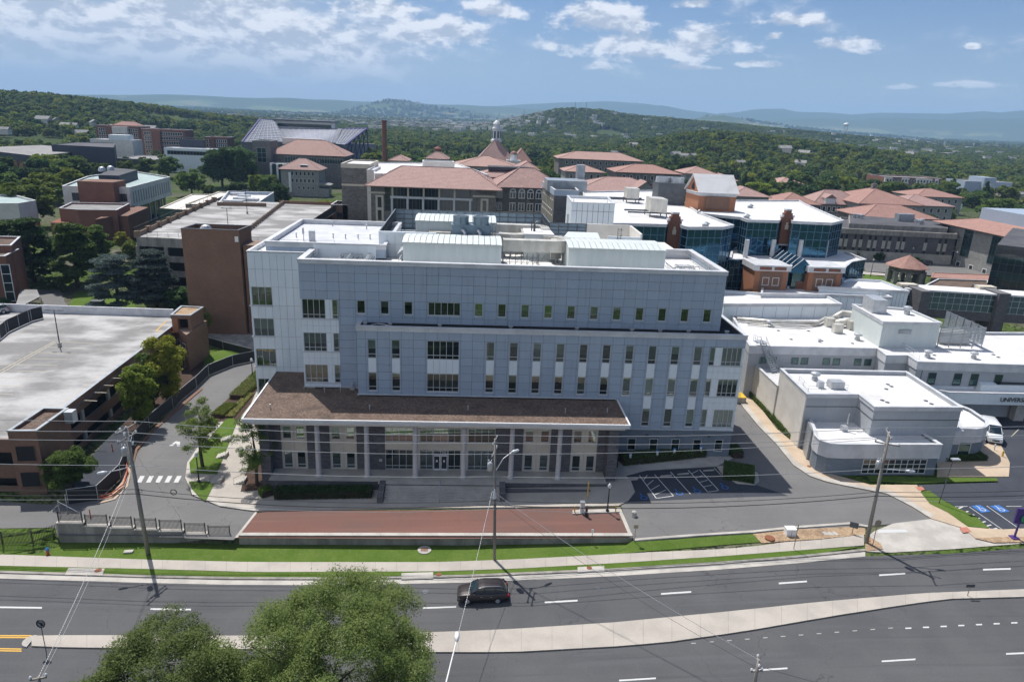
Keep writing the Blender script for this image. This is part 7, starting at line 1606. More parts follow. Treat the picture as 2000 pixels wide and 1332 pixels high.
# by the parking deck and drive
tp('maple_tree','tall yellow green tree against the parking deck wall, nearest the street',277,835,708,'column',22000,.13,'leaf_bright',21,wide=1.15)
tp('maple_tree','middle olive green tree of the three beside the parking deck',300,790,690,'column',16000,.13,'leaf',22,wide=1.1)
tp('maple_tree','tallest yellow green tree beside the parking deck, farthest of three',330,792,657,'column',24000,.13,'leaf_bright',23,wide=1.15)
tp('hornbeam_shrub','spreading shrub in front of the parking deck corner by the mesh fence',142,962,872,'round',22000,.09,'leaf',24,wide=1.15,cat='shrub')
tp('street_tree','young tree on the grass strip between the drive and the steps',396,912,782,'young',12000,.09,'leaf',25,wide=1.15)
tp('street_tree','young tree by the left corner of the colonnade',502,948,815,'young',12000,.09,'leaf',26,wide=1.1)
tp('street_tree','slim young tree between the drive and the gravel roof',521,790,706,'young',5000,.13,'leaf',27,wide=.9)
tp('conifer_tree','broad green conifer on the lawn left of the cedars',152,562,436,'pine',40000,.26,'leaf',31,wide=1.25)
tp('conifer_tree','dark green conifer behind the brick block at the left edge',68,556,426,'pine',32000,.26,'leaf_dark',32,wide=1.35)
tp('conifer_tree','dark green conifer at the extreme left edge behind the brick block',12,545,430,'pine',30000,.26,'leaf_dark',33,wide=1.4)
tp('conifer_tree','smaller conifer behind the broad conifer, near the lecture building',196,530,442,'pine',24000,.25,'leaf',34,wide=1.1)
tp('blue_cedar','grey blue cedar with open spreading branches and a leaning trunk',232,612,488,'cedar',34000,.19,'leaf_blue',35,wide=1.05)
tp('blue_cedar','dense grey blue cedar in front of the upper parking structure',308,608,480,'cedar',44000,.19,'leaf_blue',36,wide=1.0)
tp('evergreen_shrub','dark evergreen shrub at the foot of the brick stair tower',350,612,560,'round',8000,.16,'leaf_dark',37,wide=1.3,cat='shrub')
tp('yellow_tree','little yellow and orange tinted tree by the lecture building',240,500,452,'young',4000,.2,'leaf_yellow',38,wide=1.3)
tp('street_tree','pale green tree left of the tall conifer shade, behind the parking structure corner',262,520,470,'round',5000,.22,'leaf',39)
tp('flowering_bush','round bush of pale yellow blossom beside the canopy of the brick block',68,612,583,'bush',5000,.13,'leaf_straw',40,cat='bush',wide=1.3)
tp('evergreen_shrub','dark shrub at the left edge behind the parking deck parapet',10,612,578,'bush',4000,.14,'leaf_dark',41,cat='shrub',wide=1.2)
tp('maple_tree','small tree behind the rear stair tower of the parking deck',402,660,602,'young',4500,.15,'leaf_bright',42,wide=.9)
tp('oak_tree','huge dark oak left of the stone house',475,372,284,'round',16000,.5,'leaf_dark',43,wide=1.15);tp('oak_tree','huge dark oak with a forked trunk, left one of the pair by the stone house',436,372,284,'round',16000,.5,'leaf_dark',44,wide=1.15)
for bx,by,ty,w,mt,lab in [(60,445,345,1.3,'leaf','green tree in front of the pavilion at the left edge'),(95,400,332,1.2,'leaf_bright','bright green tree in front of the brick sports hall'),(140,380,326,1.2,'leaf_bright','round bright tree left of the green roofed library'),(45,345,312,1.1,'leaf_yellow','yellowish tree before the sports hall wall'),(90,360,325,1.0,'leaf','olive tree against the sports hall wall'),(12,365,330,.8,'leaf_dark','dark narrow tree at the left edge by the sports hall'),(290,345,305,1.4,'leaf','wide green tree behind the library'),(330,350,300,1.3,'leaf','green tree right behind the library roof'),(375,385,328,1.3,'leaf','green tree left of the big oaks'),(350,330,296,1.4,'leaf','tree in front of the low white athletics building'),(250,330,305,1.2,'leaf_dark','dark tree above the library penthouse'),(608,350,294,1.0,'leaf_dark','dark tree in front of the pink athletics roof'),(650,362,310,1.2,'leaf','green tree behind the windowless stone tower'),(730,325,288,1.4,'leaf','broad green tree at the foot of the brick chimney'),(535,370,340,1.0,'leaf_bright','small bright tree left of the stone house'),(925,342,306,1.1,'leaf_dark','sparse tree rising behind the long red roof'),(968,330,312,1.3,'leaf','rounded tree between the red roofs near the cupola'),(1085,352,310,1.1,'leaf_bright','bright green tree right of the arched wing roof'),(1140,350,306,1.2,'leaf_dark','dark tree between two pink roofs'),(1195,345,308,.8,'leaf_dark','dark conifer left of the orange red roof'),(1335,372,305,1.2,'leaf_dark','dark tree behind the brick penthouse'),(1480,400,352,1.7,'leaf_bright','wide yellow green tree behind the glass centre roof'),(1683,425,392,1.3,'leaf','green tree at the end of the dormered hall'),(1815,445,418,1.0,'leaf_dark','small dark tree above the dark brick hall'),(1545,395,350,1.0,'leaf_dark','dark tree beside the dormered hall roof'),(1590,402,365,.9,'leaf','green tree near the dormered hall'),(1940,440,383,1.6,'leaf','broad tree below the windowless block'),(1985,445,398,1.4,'leaf_dark','dark tree at the right edge below the windowless block'),(1860,510,475,1.1,'leaf_dark','dark tree at the end of the dark brick hall'),(1672,508,488,1.3,'leaf_dark','small round tree at the left of the side road'),(1716,512,492,1.3,'leaf_dark','second small round tree along the side road'),(1788,520,500,1.2,'leaf_dark','third small tree along the side road'),(1850,395,352,1.1,'leaf','green tree between the apartments and the red roofs'),(1565,380,335,1.3,'leaf','tall green tree behind the dormered hall'),(1010,300,280,1.3,'leaf','tree right of the tall cupola'),(890,306,284,1.4,'leaf','tree left of the tall cupola'),(1250,330,300,1.2,'leaf','tree behind the orange red roof')]:
 k = ['round','round','spruce'][0 if 'conifer' not in lab else 2];tp('campus_tree',lab,bx,by,ty,k,4200,.5,mt,50+len(lab) % 3,z=0.0,wide=w,ref=14)
# hundreds of trees between and beyond the campus roofs
_b = [(o.location.x,o.location.y) for o in bpy.data.objects if o.get('category') in ('building','parking structure')]
_bb = []
for o in bpy.data.objects:
 if o.get('category') in ('building','parking structure','stadium'):
  pts = [v.co+wloc(c) for c in o.children if c.type == 'MESH' and c.name.split('.')[0] in ('wall','upper_storey','roof_deck','seating_bank','glass_wall','roof') for v in c.data.vertices]
  if pts: _bb.append((min(p.x for p in pts)-5,max(p.x for p in pts)+5,min(p.y for p in pts)-9,max(p.y for p in pts)+5))
def free(x,y): return not any(a < x < b and c < y < d for a,b,c,d in _bb)
def az_of(px): d = ray(px,230);return math.atan2(d[0],d[1])
def px_of(x,y,z=0): v = Vector((x,y,z-HC));c = v.dot(Vector(AF));return 1000+FPX*v.dot(Vector(AR))/c,666-FPX*v.dot(Vector(AU))/c
ROADS = [(lambda px,py: 1690 < px < 1960 and py > 478),(lambda px,py: 560 < px < 700 and 372 < py < 420),(lambda px,py: 0 < px < 170 and 262 < py < 278 ),(lambda px,py: 940 < px < 1120 and 268 < py < 285 and False)]
mk = [('round','leaf',61),('round','leaf_dark',62),('round','leaf',63),('spruce','leaf_dark',64),('round','leaf_dark',65),('round','leaf_bright',66)]
cnt = 0;placed = [];tries = 0;RT = random.Random(5)
while cnt < 255 and tries < 9000:
 tries += 1;a = RT.uniform(az_of(-40),az_of(2040));r = 275+RT.random()**.8*330;x,y = r*math.sin(a),r*math.cos(a);px,py = px_of(x,y)
 if px < 620 and r < 330: continue
 if px < 520 and r < 420 and RT.random() < .6: continue
 if 170 < px < 460 and r > 380 and RT.random() < .9: continue
 if 1710 < px < 1990 and r < 545 and RT.random() < .9: continue
 if not free(x,y) or any(f(px,py) for f in ROADS) or any((x-u)**2+(y-v)**2 < 64 for u,v in placed): continue
 if 520 < px < 730 and 400 < y < 730 and RT.random() < .75: continue
 k,mt,sd = mk[RT.choice((0,0,1,2,3,4,4,5))];placed.append((x,y));H = RT.uniform(9,15.5) if px > 1000 or r > 420 else RT.uniform(8,12)
 tree('broadleaf_tree' if k == 'round' else 'spruce_tree','one of the many green trees between and beyond the campus roofs' if k == 'round' else 'one of the pointed dark spruces among the trees beyond the campus roofs',(x,y,0),H,k,2600,.62,mt,sd,'trees beyond the campus',wide=RT.uniform(1,1.4) if k == 'round' else 1,ref=13);cnt += 1
# far woods: one mass of crowns over the hills
def points_obj(name,P,Sc,cols,seed):
 me = bpy.data.meshes.new(name);me.vertices.add(len(P));me.vertices.foreach_set('co',np.asarray(P,float).ravel());at = me.attributes.new('sc','FLOAT','POINT');at.data.foreach_set('value',np.asarray(Sc,float))
 o = bpy.data.objects.new(name,me);COL.objects.link(o);o['kind'] = 'stuff'
 g = bpy.data.node_groups.new(name,'GeometryNodeTree');g.interface.new_socket('Geometry',in_out='INPUT',socket_type='NodeSocketGeometry');g.interface.new_socket('Geometry',in_out='OUTPUT',socket_type='NodeSocketGeometry')
 N = g.nodes;i = N.new('NodeGroupInput');u = N.new('NodeGroupOutput');ci = N.new('GeometryNodeCollectionInfo');ci.inputs['Collection'].default_value = cols;ci.inputs['Separate Children'].default_value = True;ci.inputs['Reset Children'].default_value = True
 ip = N.new('GeometryNodeInstanceOnPoints');ip.inputs['Pick Instance'].default_value = True;na = N.new('GeometryNodeInputNamedAttribute');na.data_type = 'FLOAT';na.inputs['Name'].default_value = 'sc'
 rv = N.new('FunctionNodeRandomValue');rv.data_type = 'FLOAT_VECTOR';rv.inputs['Min'].default_value = (0,0,0);rv.inputs['Max'].default_value = (0,0,6.28);rv.inputs['Seed'].default_value = seed
 g.links.new(i.outputs[0],ip.inputs['Points']);g.links.new(ci.outputs[0],ip.inputs['Instance']);g.links.new(na.outputs['Attribute'],ip.inputs['Scale']);g.links.new(rv.outputs['Value'],ip.inputs['Rotation']);g.links.new(ip.outputs[0],u.inputs[0])
 md = o.modifiers.new('scatter','NODES');md.node_group = g;return o
tcol = bpy.data.collections.new('crown_shapes')
for k,(kd,mt,n) in enumerate((('round','leaf_far',420),('round','leaf_far',420),('round','leaf_dark',420),('round','leaf',420),('round','leaf_bright',420),('round','leaf_far',420),('spruce','leaf_dark',300))):
 o = bpy.data.objects.new('crown_shape',crown(kd,n,1.25,mt,80+k,13));tcol.objects.link(o)
r_ = np.random.default_rng(3)
def scatter(n,r0,r1,pw): r = r0+(r1-r0)*r_.uniform(size=n)**pw;a = r_.uniform(-.82,.92,n);return r*np.sin(a),r*np.cos(a),r
x,y,r = scatter(62000,430,2700,.62);px = np.degrees(np.arctan2(x,y))
gap = _sn(x,y,190,2.0)+.55*_sn(x,y,60,5);keep = gap < .62
fld = [(az_of(1190),1900,.020,130),(az_of(1125),1500,.028,50),(az_of(50),760,.05,60),(az_of(310),900,.04,70),(az_of(350),1150,.05,90)]
for a0,rr,wa,wr in fld: keep &= ~(((np.arctan2(x,y)-a0)/wa)**2+((r-rr)/wr)**2 < 1)
far_b = np.zeros(len(x),bool)
for a,b,c,d in _bb: far_b |= (x > a-4) & (x < b+4) & (y > c-14) & (y < d+4)
for a,b in placed: far_b |= (x-a)**2+(y-b)**2 < 25
keep &= ~far_b & (r > 560) | (~far_b & (r > 430) & (r_.uniform(size=len(x)) < .5) & (np.arctan2(x,y) > az_of(700)) & keep)
x,y,r = x[keep],y[keep],r[keep];sc = r_.uniform(.7,1.2,len(x))*np.interp(r,[400,1000,2700],[.75,.85,1.15])
points_obj('far_woods',np.stack([x,y,HT(x,y)-1.2],1),sc,tcol,1)
x,y,r = scatter(26000,2500,7400,.7);gap = _sn(x,y,420,1.0)+.6*_sn(x,y,140,4);keep = gap < .0;x,y,r = x[keep],y[keep],r[keep]
points_obj('distant_woods',np.stack([x,y,HT(x,y)-3],1),r_.uniform(1.2,2.1,len(x))*np.interp(r,[2500,7000],[.9,1.2]),tcol,2)
# distant town: too many small buildings to count
m = MB();rr = random.Random(4);m2 = MB()
for i in range(2600):
 if rr.random() < .6: a = az_of(rr.gauss(880,130));r = rr.uniform(2000,5200)
 else: a = az_of(rr.uniform(0,2000));r = rr.uniform(1500,8200)
 x,y = r*math.sin(a),r*math.cos(a);z = float(HT(x,y));w,d,h = rr.uniform(9,24),rr.uniform(8,16),rr.uniform(4,8)
 if z > 60 and r < 4000: continue
 if r > 4500: w *= 2.2;d *= 1.5
 t = rr.uniform(0,3);c,s = math.cos(t),math.sin(t);q = [(x+c*u-s*v,y+s*u+c*v) for u,v in ((-w/2,-d/2),(w/2,-d/2),(w/2,d/2),(-w/2,d/2))];m.prism(q,z-2,z+h+8);(m2 if rr.random() < .6 else m).prism(offset(q,.5),z+h+8.02,z+h+9)
o = part('distant_town',m,'cream_wall',kind='stuff');o = part('distant_town',m2,'roof_grey',kind='stuff')
# houses among the trees
hm = MB().box(-6,-4.5,-2,6,4.5,5.5);hr = MB();hr.v = [(-6.8,-5.2,5.4),(6.8,-5.2,5.4),(6.8,0,8.6),(-6.8,0,8.6),(6.8,5.2,5.4),(-6.8,5.2,5.4)];hr.f = [(0,1,2,3),(3,2,4,5),(0,3,5),(1,4,2)]
h1 = hm.mesh('wall','cream_wall');h2 = hr.mesh('roof','roof_grey')
hs = [(rr.uniform(0,330),rr.uniform(228,262)) for _ in range(9)]+[(rr.uniform(1090,2000),rr.uniform(268,318)) for _ in range(16)]+[(1320+k*17,300+k*1.5) for k in range(3)]+[(14,192)]
for px,py in hs:
 d = ray(px,py);r = 650;
 for _ in range(400):
  k = r/math.hypot(d[0],d[1]);x,y,z = d[0]*k,d[1]*k,HC+d[2]*k
  if z <= float(HT(x,y))+9: break
  r += 12
 if r > 3500 or not free(x,y): continue
 t = thing('house','small pale gabled house half hidden in the woods','house',(x,y,float(HT(x,y))+4),'houses in the woods',rr.uniform(-1,1));s = rr.uniform(.6,1.05);t.scale = (s,s,s)
 for nm,me in (('wall',h1),('roof',h2)): o = bpy.data.objects.new(nm,me);COL.objects.link(o);o.parent = t
# water tower and hilltop masts
p = YP(1653,243,2600);g0 = float(HT(p.x,2600));t = thing('water_tower','pale water tower on thin legs against the blue mountains','water tower',(p.x,2600,g0));part('tank',MB().lathe((p.x,2600,p.z-4),[(4,-3),(9,0),(9.5,4),(7,7),(.5,9)],14),'white_paint',t)
for k in range(5): a = k*1.2566;part('leg',MB().tube((p.x+7*math.cos(a),2600+7*math.sin(a),p.z-3),(p.x+9*math.cos(a),2600+9*math.sin(a),g0-10),.7,5),'galv',t)
for px,h in ((1124,30),(1146,22),(1025,40)):
 p = YP(px,200 if px > 1100 else 216,2100);b = float(HT(p.x,2100));t = thing('radio_mast',{1124: 'taller thin radio mast on top of the wooded hill',1146: 'shorter radio mast on the wooded hill',1025: 'lone radio mast left of the wooded hill'}[px],'mast',(p.x,2100,b));part('mast',MB().tube((p.x,2100,b),(p.x,2100,max(p.z,b+h)),.8,5),'steel',t)
# ---------------------------------------------------------------- walls and fences along the street
def tmb(name,mb,mt,label,cat,group=None,kind=None): o = part(name,mb,mt,kind=kind);return tag(o,label,cat,group)
A = Vector((-25.2,yw(-25.2)));m = MB()
w0 = GT(458,1056,'c');x0,x1 = w0.x+.2,18.6
t = thing('retaining_wall','long low concrete retaining wall between the red drive and the lawn','wall',(0,yw(0),-1));n = 14
for i in range(n):
 a = lerp(x0,x1,i/n);b = lerp(x0,x1,(i+1)/n)-.02;q = [(a,yw(a)-.3),(b,yw(b)-.3),(b,yw(b)+.12),(a,yw(a)+.12)]
 part('wall_panel',MB().prism(q,[T(a,0,'s')-.3]*4,[T(c,0,'c')+.12 for c in (a,b,b,a)]),'concrete_old',t)
 q = [(a,yw(a)-.36),(b,yw(b)-.36),(b,yw(b)+.18),(a,yw(a)+.18)];part('wall_cap',MB().prism(q,[T(c,0,'c')+.122 for c in (a,b,b,a)],[T(c,0,'c')+.2 for c in (a,b,b,a)],bottom=True),'concrete',t)
# stepped wall with railings
def pickets(m,a,b,z,h,step=.13,r=.016):
 L = (b-a).length;n = int(L/step)
 for i in range(n+1): e = a.lerp(b,i/n);m.box(e.x-r,e.y-r,z+.08,e.x+r,e.y+r,z+h)
t = thing('stepped_wall','concrete wall stepping down to the right with black railing panels on top','wall',(-35,yw(-35),-2));pxs = [(112,1016),(165,1022),(214,1025.5),(262,1029),(310,1032),(359,1038),(405,1043),(453,1047)]
for i in range(7):
 px,py = pxs[i];yy = yw(-40)-.25;a = YP(px,pxs[i][1]+1.0,yy);b = YP(pxs[i+1][0],pxs[i][1]+3.5,yy);zt = (a.z+b.z)/2
 part('wall_block',MB().box(a.x,yy-.25,-3,b.x-.01,yy+.25,zt-.12),'concrete_old',t);part('wall_cap',MB().box(a.x-.05,yy-.32,zt-.118,b.x+.04,yy+.32,zt),'concrete',t);m = MB();pa,pb_ = Vector((a.x+.15,yy,0)),Vector((b.x-.2,yy,0));pickets(m,pa,pb_,zt,1.15)
 r = part('railing',m,'black_metal',t,kind='stuff');m = MB()
 for h in (.12,1.02,1.18): m.box(pa.x,yy-.02,zt+h,pb_.x,yy+.02,zt+h+.04)
 part('rail',m,'black_metal',r,kind='stuff')
 for e in (pa,pb_): part('post',MB().box(e.x-.045,yy-.045,zt,e.x+.045,yy+.045,zt+1.3),'black_metal',r)
t = thing('iron_fence','black picket fence on the lawn at the left edge, left of the stepped wall','fence',tuple(GT(55,1062,'s')));pts = [GT(-70,1060),GT(6,1064),GT(65,1062),GT(113,1046)]
for a,b in zip(pts,pts[1:]):
 m = MB();L = (b-a).length;n = int(L/.14)
 for i in range(n+1): e = a.lerp(b,i/n);m.box(e.x-.018,e.y-.018,e.z,e.x+.018,e.y+.018,e.z+1.5)
 part('pickets',m,'black_metal',t,kind='stuff');m = MB()
 for h in (.25,1.3): m.tube(a+Vector((0,0,h)),b+Vector((0,0,h)),.025,4)
 part('rail',m,'black_metal',t,kind='stuff');part('post',MB().box(a.x-.05,a.y-.05,a.z,a.x+.05,a.y+.05,a.z+1.7),'black_metal',t)
def meshfence(lab,px,h=1.9,gate=None):
 P = pl(px,'c');t = thing('screen_fence',lab,'fence',tuple(P[0]))
 for a,b in zip(P,P[1:]):
  L = (b-a).length;u = (b-a)/L;part('mesh_panel',MB().obox(a+Vector((0,0,.05)),u,(-u.y,u.x,0),(0,0,1),L,.04,h),'black_mesh',t)
  part('top_rail',MB().tube(a+Vector((0,0,h+.08)),b+Vector((0,0,h+.08)),.035,5),'galv',t);part('post',MB().tube(a,a+Vector((0,0,h+.15)),.045,6),'galv',t)
 return t
meshfence('long black screened fence between the drive and the parking deck, curving uphill',[(255,905),(262,872),(292,836),(338,796),(384,757),(408,733),(455,714),(500,704)])
meshfence('black screened fence wrapping the corner by the spreading shrub',[(134,985),(192,977),(236,935),(249,903)]);meshfence('black screened fence behind the small lawn by the generator',[(402,672),(436,682),(494,697)],1.5)
tmb('chain_link_gate',MB().tube(GT(132,996,'c'),GT(132,996,'c')+Vector((0,0,2)),.05).tube(GT(118,1008,'c')+Vector((0,0,1.9)),GT(160,1008,'c')+Vector((0,0,.3)),.04,5).tube(GT(118,1008,'c'),GT(118,1008,'c')+Vector((0,0,2)),.05),'galv','open galvanised gate frame at the lower end of the screened fence','gate',kind='stuff')
ks = pl([(255,905),(262,878),(296,840),(342,800),(390,760)],'c');sheet('kerb',[p.xy for p in ks]+[(p.x+.55,p.y-.25) for p in ks[::-1]],'brick_red',.14,'c',skirt=.2)
rk = pl([(190,977),(215,970),(238,952),(246,925),(243,905)],'c');m = MB()
for h in (.0,.35): m.path([p+Vector((.35,-.2,.25+h)) for p in rk],.08,6)
tmb('red_barrier',m,'kerb_red','curved red and orange barrier around the fence corner','barrier',kind='stuff');sheet('pavement',[p.xy for p in pl([(190,985),(225,976),(250,950),(256,920),(246,903),(236,945),(215,968)],'c')],'slab_tan',.1,'c',skirt=.1)
for (px,py) in ((177,1010),(220,880)): p = GT(px,py,'c');tmb('safety_post',MB().lathe(p,[(.14,0),(.12,.1),(.06,.12),(.06,1.0),(.02,1.05)],8),'orange','orange safety post behind the stepped wall' if px == 177 else 'thin orange safety post by the parking deck ramp','post')
sheet('lawn',[p.xy for p in pl([(402,690),(438,684),(474,692),(425,710),(398,712)],'c')],'grass',.06,'c');sheet('lawn',[p.xy for p in pl([(128,612),(150,565),(110,548),(60,548),(62,500),(262,505),(265,612)],'c')],'grass',.03,'c');sheet('footpath',[p.xy for p in pl([(88,612),(148,612),(126,590),(122,572),(104,557),(58,552),(62,575),(85,590)],'c')],'asphalt_drive',.05,'c')
sheet('gravel_yard',[p.xy for p in pl([(396,668),(440,676),(500,690),(498,655),(470,640),(405,645)],'c')],'concrete_old',.04,'c')
sheet('lawn',[tuple(p.xy) for p in (G(556,392,0),G(662,394,0),G(666,372,0),G(560,374,0))],'grass',.05);sheet('lawn',[tuple(p.xy) for p in (G(20,290,0),G(200,292,0),G(150,258,0),G(0,262,0))],'grass_far',1.2)
# ---------------------------------------------------------------- painted marks on the drive
for k in range(5): x = 268+k*18;mark([p.xy for p in pl([(x+6,929.5),(x+15,929.5),(x+8,942.5),(x-1,942.5)],'c')],'mark_white',.03,'c')
mark([p.xy for p in pl([(343,862),(352,863),(351,871.5),(346,871.5)],'c')],'mark_white',.03,'c');mark([p.xy for p in pl([(343,862),(347,862),(338,871),(330,871)],'c')],'mark_white',.031,'c')
def pline(x0,y0,x1,y1,w=.055,mt='mark_white',reg=None,off=.035,z=None):
 a,b = GT(x0,y0,reg),GT(x1,y1,reg);d = (b-a).normalized();n_ = Vector((-d.y,d.x,0))*w;mark([(p.x,p.y) for p in (a-n_,b-n_,b+n_,a+n_)],mt,off,reg)
sp4 = lambda x,y: (1150+x*.28523,700+y*.28523)
for a,b in (((345,800),(462,958)),((450,795),(580,942)),((560,778),(695,928)),((680,765),(815,915)),((758,763),(888,902)),((858,750),(905,800)),((462,958),(580,942)),((815,915),(888,905))): pline(*sp4(*a),*sp4(*b))
for k in range(4): pline(*sp4(430-k*22+20,905-k*28),*sp4(455-k*4-15,800+k*0),.05) if False else pline(*sp4(372+k*26,838+k*32),*sp4(400+k*42,800+k*34),.05)
for k in range(4): pline(*sp4(702+k*27,790+k*30),*sp4(748+k*32,768+k*33),.05)
for (a,b) in (((262,838),(335,832)),((492,812),(568,806)),((608,800),(685,793)),((785,775),(858,770))):
 p,q = GT(*sp4(*a)),GT(*sp4(*b));tmb('wheel_stop',MB().obox(p+Vector((0,0,.02)),(q-p).normalized(),(0,1,0),(0,0,1),(q-p).length,.18,.14),'concrete','concrete wheel stop %s of the shaded accessible bays' % {262: 'in the leftmost',492: 'in the second',608: 'in the third',785: 'in the rightmost'}[a[0]],'wheel stop')
def wheelchair(px,py,s=.55,bg=False,mt='mark_white',reg=None):
 c = GT(px,py,reg);X_,Y_ = Vector((-.2,1,0)).normalized(),Vector((-1,-.2,0)).normalized();off = .05
 def pt(x,y): return (c+X_*x*s+Y_*y*s).xy
 if bg: mark([pt(x,y) for x,y in ((-1.5,-1.4),(1.6,-1.4),(1.6,1.4),(-1.5,1.4))],'mark_blue',.04,reg,'parking_symbol')
 n = 14;o = [pt(-.35+.75*math.cos(t),-.1+.75*math.sin(t)) for t in np.linspace(1.9,6.6,n)];i = [pt(-.35+.52*math.cos(t),-.1+.52*math.sin(t)) for t in np.linspace(1.9,6.6,n)]
 bm = MB();z = T(c.x,c.y,reg)+off;bm.v = [(*p,z) for p in o+i];bm.f = [(k,k+1,n+k+1,n+k) for k in range(n-1)]
 for poly in ([(1.25,-.2),(1.25,.1),(.1,.15),(.1,-.15)],[(.3,.1),(.3,.6),(.1,.6),(.1,.1)],[(.1,.5),(-.7,.8),(-.8,.55),(.1,.3)],[(1.55,-.15),(1.3,-.2),(1.3,.15),(1.55,.1)]): bm.face([(*pt(x,y),z) for x,y in poly])
 o_ = part('parking_symbol',bm,mt);o_['kind'] = 'structure'
for p in ((370,950),(612,920),(735,905),(925,880)): wheelchair(*sp4(*p),.6,False,'mark_blue')
for p in ((1916,994),(1953,994)): wheelchair(*p,.5,True)
for a,b in (((1927,988),(1998,1038)),((1860,990),(1890,989)),((1965,989),(1995,989)),((1893,990),(1957,1034)),((1862,992),(1938,1035))): pline(*a,*b,.05,'mark_white',None,.04)
for k in range(7): pline(1866+k*11.2,996+k*6.6,1880+k*11.2,990+k*6.6+(2 if k else 0),.09,'mark_white',None,.045)
pline(1975,853,1990,838,.06,'mark_pale_yellow',None,.04);pline(1952,900,1957,885,.06,'mark_pale_yellow',None,.04)
# ---------------------------------------------------------------- hedges
def hedge(lab,P,w,h,seed,n=5000,mt='leaf_dark',leaf=.09):
 r = np.random.default_rng(seed);segs = list(zip(P,P[1:]));C = []
 for a,b in segs:
  k = int(n/len(segs));t = r.uniform(size=k);a_,b_ = np.array(a),np.array(b);d = b_-a_;d /= np.linalg.norm(d);nr = np.array([-d[1],d[0],0]);q = r.uniform(-1,1,k);z = np.where(r.uniform(size=k) < .6,h*(1+r.normal(0,.07,k)),r.uniform(0,h,k));q = np.where(z < h*.9,np.sign(q),q)
  C.append(a_+np.outer(t,b_-a_)+np.outer(q*w/2,nr)+np.outer(z,[0,0,1]))
 C = np.concatenate(C);o = bpy.data.objects.new('hedge',leafmesh('hedge',C,np.tile([0,0,1.],(len(C),1)),leaf,mt,seed));COL.objects.link(o);tag(o,lab,'hedge')
 m = MB()
 for a,b in segs: a_,b_ = Vector(a),Vector(b);u = (b_-a_).normalized();nr = Vector((-u.y,u.x,0));m.obox(a_-nr*w*.42,u,nr,(0,0,1),(b_-a_).length,w*.84,h*.85)
 part('hedge_core',m,'mulch',None).parent = o
H_ = lambda px,py,reg=None: tuple(GT(px,py,reg))
hedge('clipped hedge between the clinic wall and the footpath',[H_(1468,772),H_(1510,815),H_(1553,860)],1.6,.9,1,9000,'leaf')
hedge('dark hedge below the left half of the colonnade',[(-23.2,76.1,-1.1),(-11.6,76.2,-.9)],1.6,1.2,2,7000);hedge('dark hedge under the row of blue parking signs',[H_(1212,905),H_(1372,888)],2.0,1.15,3,8000)
hedge('shrub mass in the kerbed island of the shaded car park',[H_(1412,924),H_(1472,934)],3.6,1.0,4,9000);hedge('small dark hedge at the corner of the stone base',[H_(1428,880),H_(1440,895)],1.6,1.0,5,2500);hedge('dark hedge at the foot of the rounded clinic wing',[H_(1836,897),H_(1918,895)],2,.8,6,5000)
hedge('bushy hedge row along the drive, nearest the steps',[H_(424,818,'c'),H_(452,795,'c')],2.0,.8,7,4000,'leaf');hedge('bushy hedge row climbing towards the white wing',[H_(462,782,'c'),H_(500,745,'c'),H_(520,728,'c')],2.4,1.0,8,6000,'leaf');hedge('low reddish planting beside the drive hedges',[H_(448,818,'c'),H_(488,772,'c')],1.2,.5,9,2500,'leaf_straw')
hedge('short hedge left of the colonnade end pier',[H_(516,962,'c'),H_(524,972,'c')],1.4,.9,12,1500,'leaf')
sheet('kerb',[p.xy for p in pl([(1400,912),(1412,930),(1440,945),(1474,948),(1483,942),(1480,925),(1455,908)])],'concrete',.12,skirt=.2)
# side stairs with handrails beside the colonnade
for k,(px,py) in enumerate(((447,861),(440,893),(430,942),(476,943))):
 p = GT(px,py,'c');t = thing('garden_steps',['short concrete steps with a handrail, farthest from the street','short concrete steps with a handrail, second from the top','short concrete steps with a handrail by the near lawn corner','short concrete steps with a handrail by the corner tree'][k],'steps',tuple(p));
 for i in range(4): part('step',MB().box(p.x-1.1+i*.35,p.y-.6,p.z,p.x-.77+i*.35,p.y+.7,p.z+.2+.14*i),'concrete',t)
 part('handrail',MB().path([p+Vector((-1,-.6,.2)),p+Vector((-1,-.6,1)),p+Vector((.3,-.6,1.6)),p+Vector((.3,-.6,.6))],.025,5),'steel_dark',t)
# ---------------------------------------------------------------- utility poles and wires
def pole(lab,bx,by,tx,ty,reg='s',p=None,top=None,r=.17):
 b = GT(bx,by,reg) if p is None else p;tt = YP(tx,ty,b.y) if top is None else top;t = thing('utility_pole',lab,'utility pole',tuple(b));part('pole_shaft',MB().path([b-Vector((0,0,.3)),b.lerp(tt,.5),tt],[r*1.15,r,r*.75],12),'wood_pole',t,smooth=True);return t,b,tt
def arm(t,c,u,L,n=3,mt='wood_pole',h=.18):
 u = Vector(u).normalized();o = part('crossarm',MB().obox(c-u*L/2-Vector((0,.06,.06)),u,Vector((-u.y,u.x,0)),(0,0,1),L,.1,.12),mt,t);R_ = []
 for k in range(n): e = c-u*L/2*.92+u*L*.92*(k/(n-1) if n > 1 else .5);part('insulator',MB().lathe((e.x,e.y,e.z+.07),[(.05,0),(.09,.05),(.06,.1),(.1,.15),(.04,h+.06)],8),'porcelain',o);R_.append(e+Vector((0,0,h+.12)))
 return R_
def trafo(t,c): o = part('transformer',MB().lathe(c,[(.1,0),(.28,.05),(.28,.85),(.2,.95),(.05,1.0)],14),'galv',t,smooth=True);part('bushing',MB().tube(c+Vector((.1,0,.95)),c+Vector((.15,0,1.25)),.05).tube(c+Vector((-.12,0,.95)),c+Vector((-.15,0,1.25)),.05),'porcelain',o,kind='stuff')
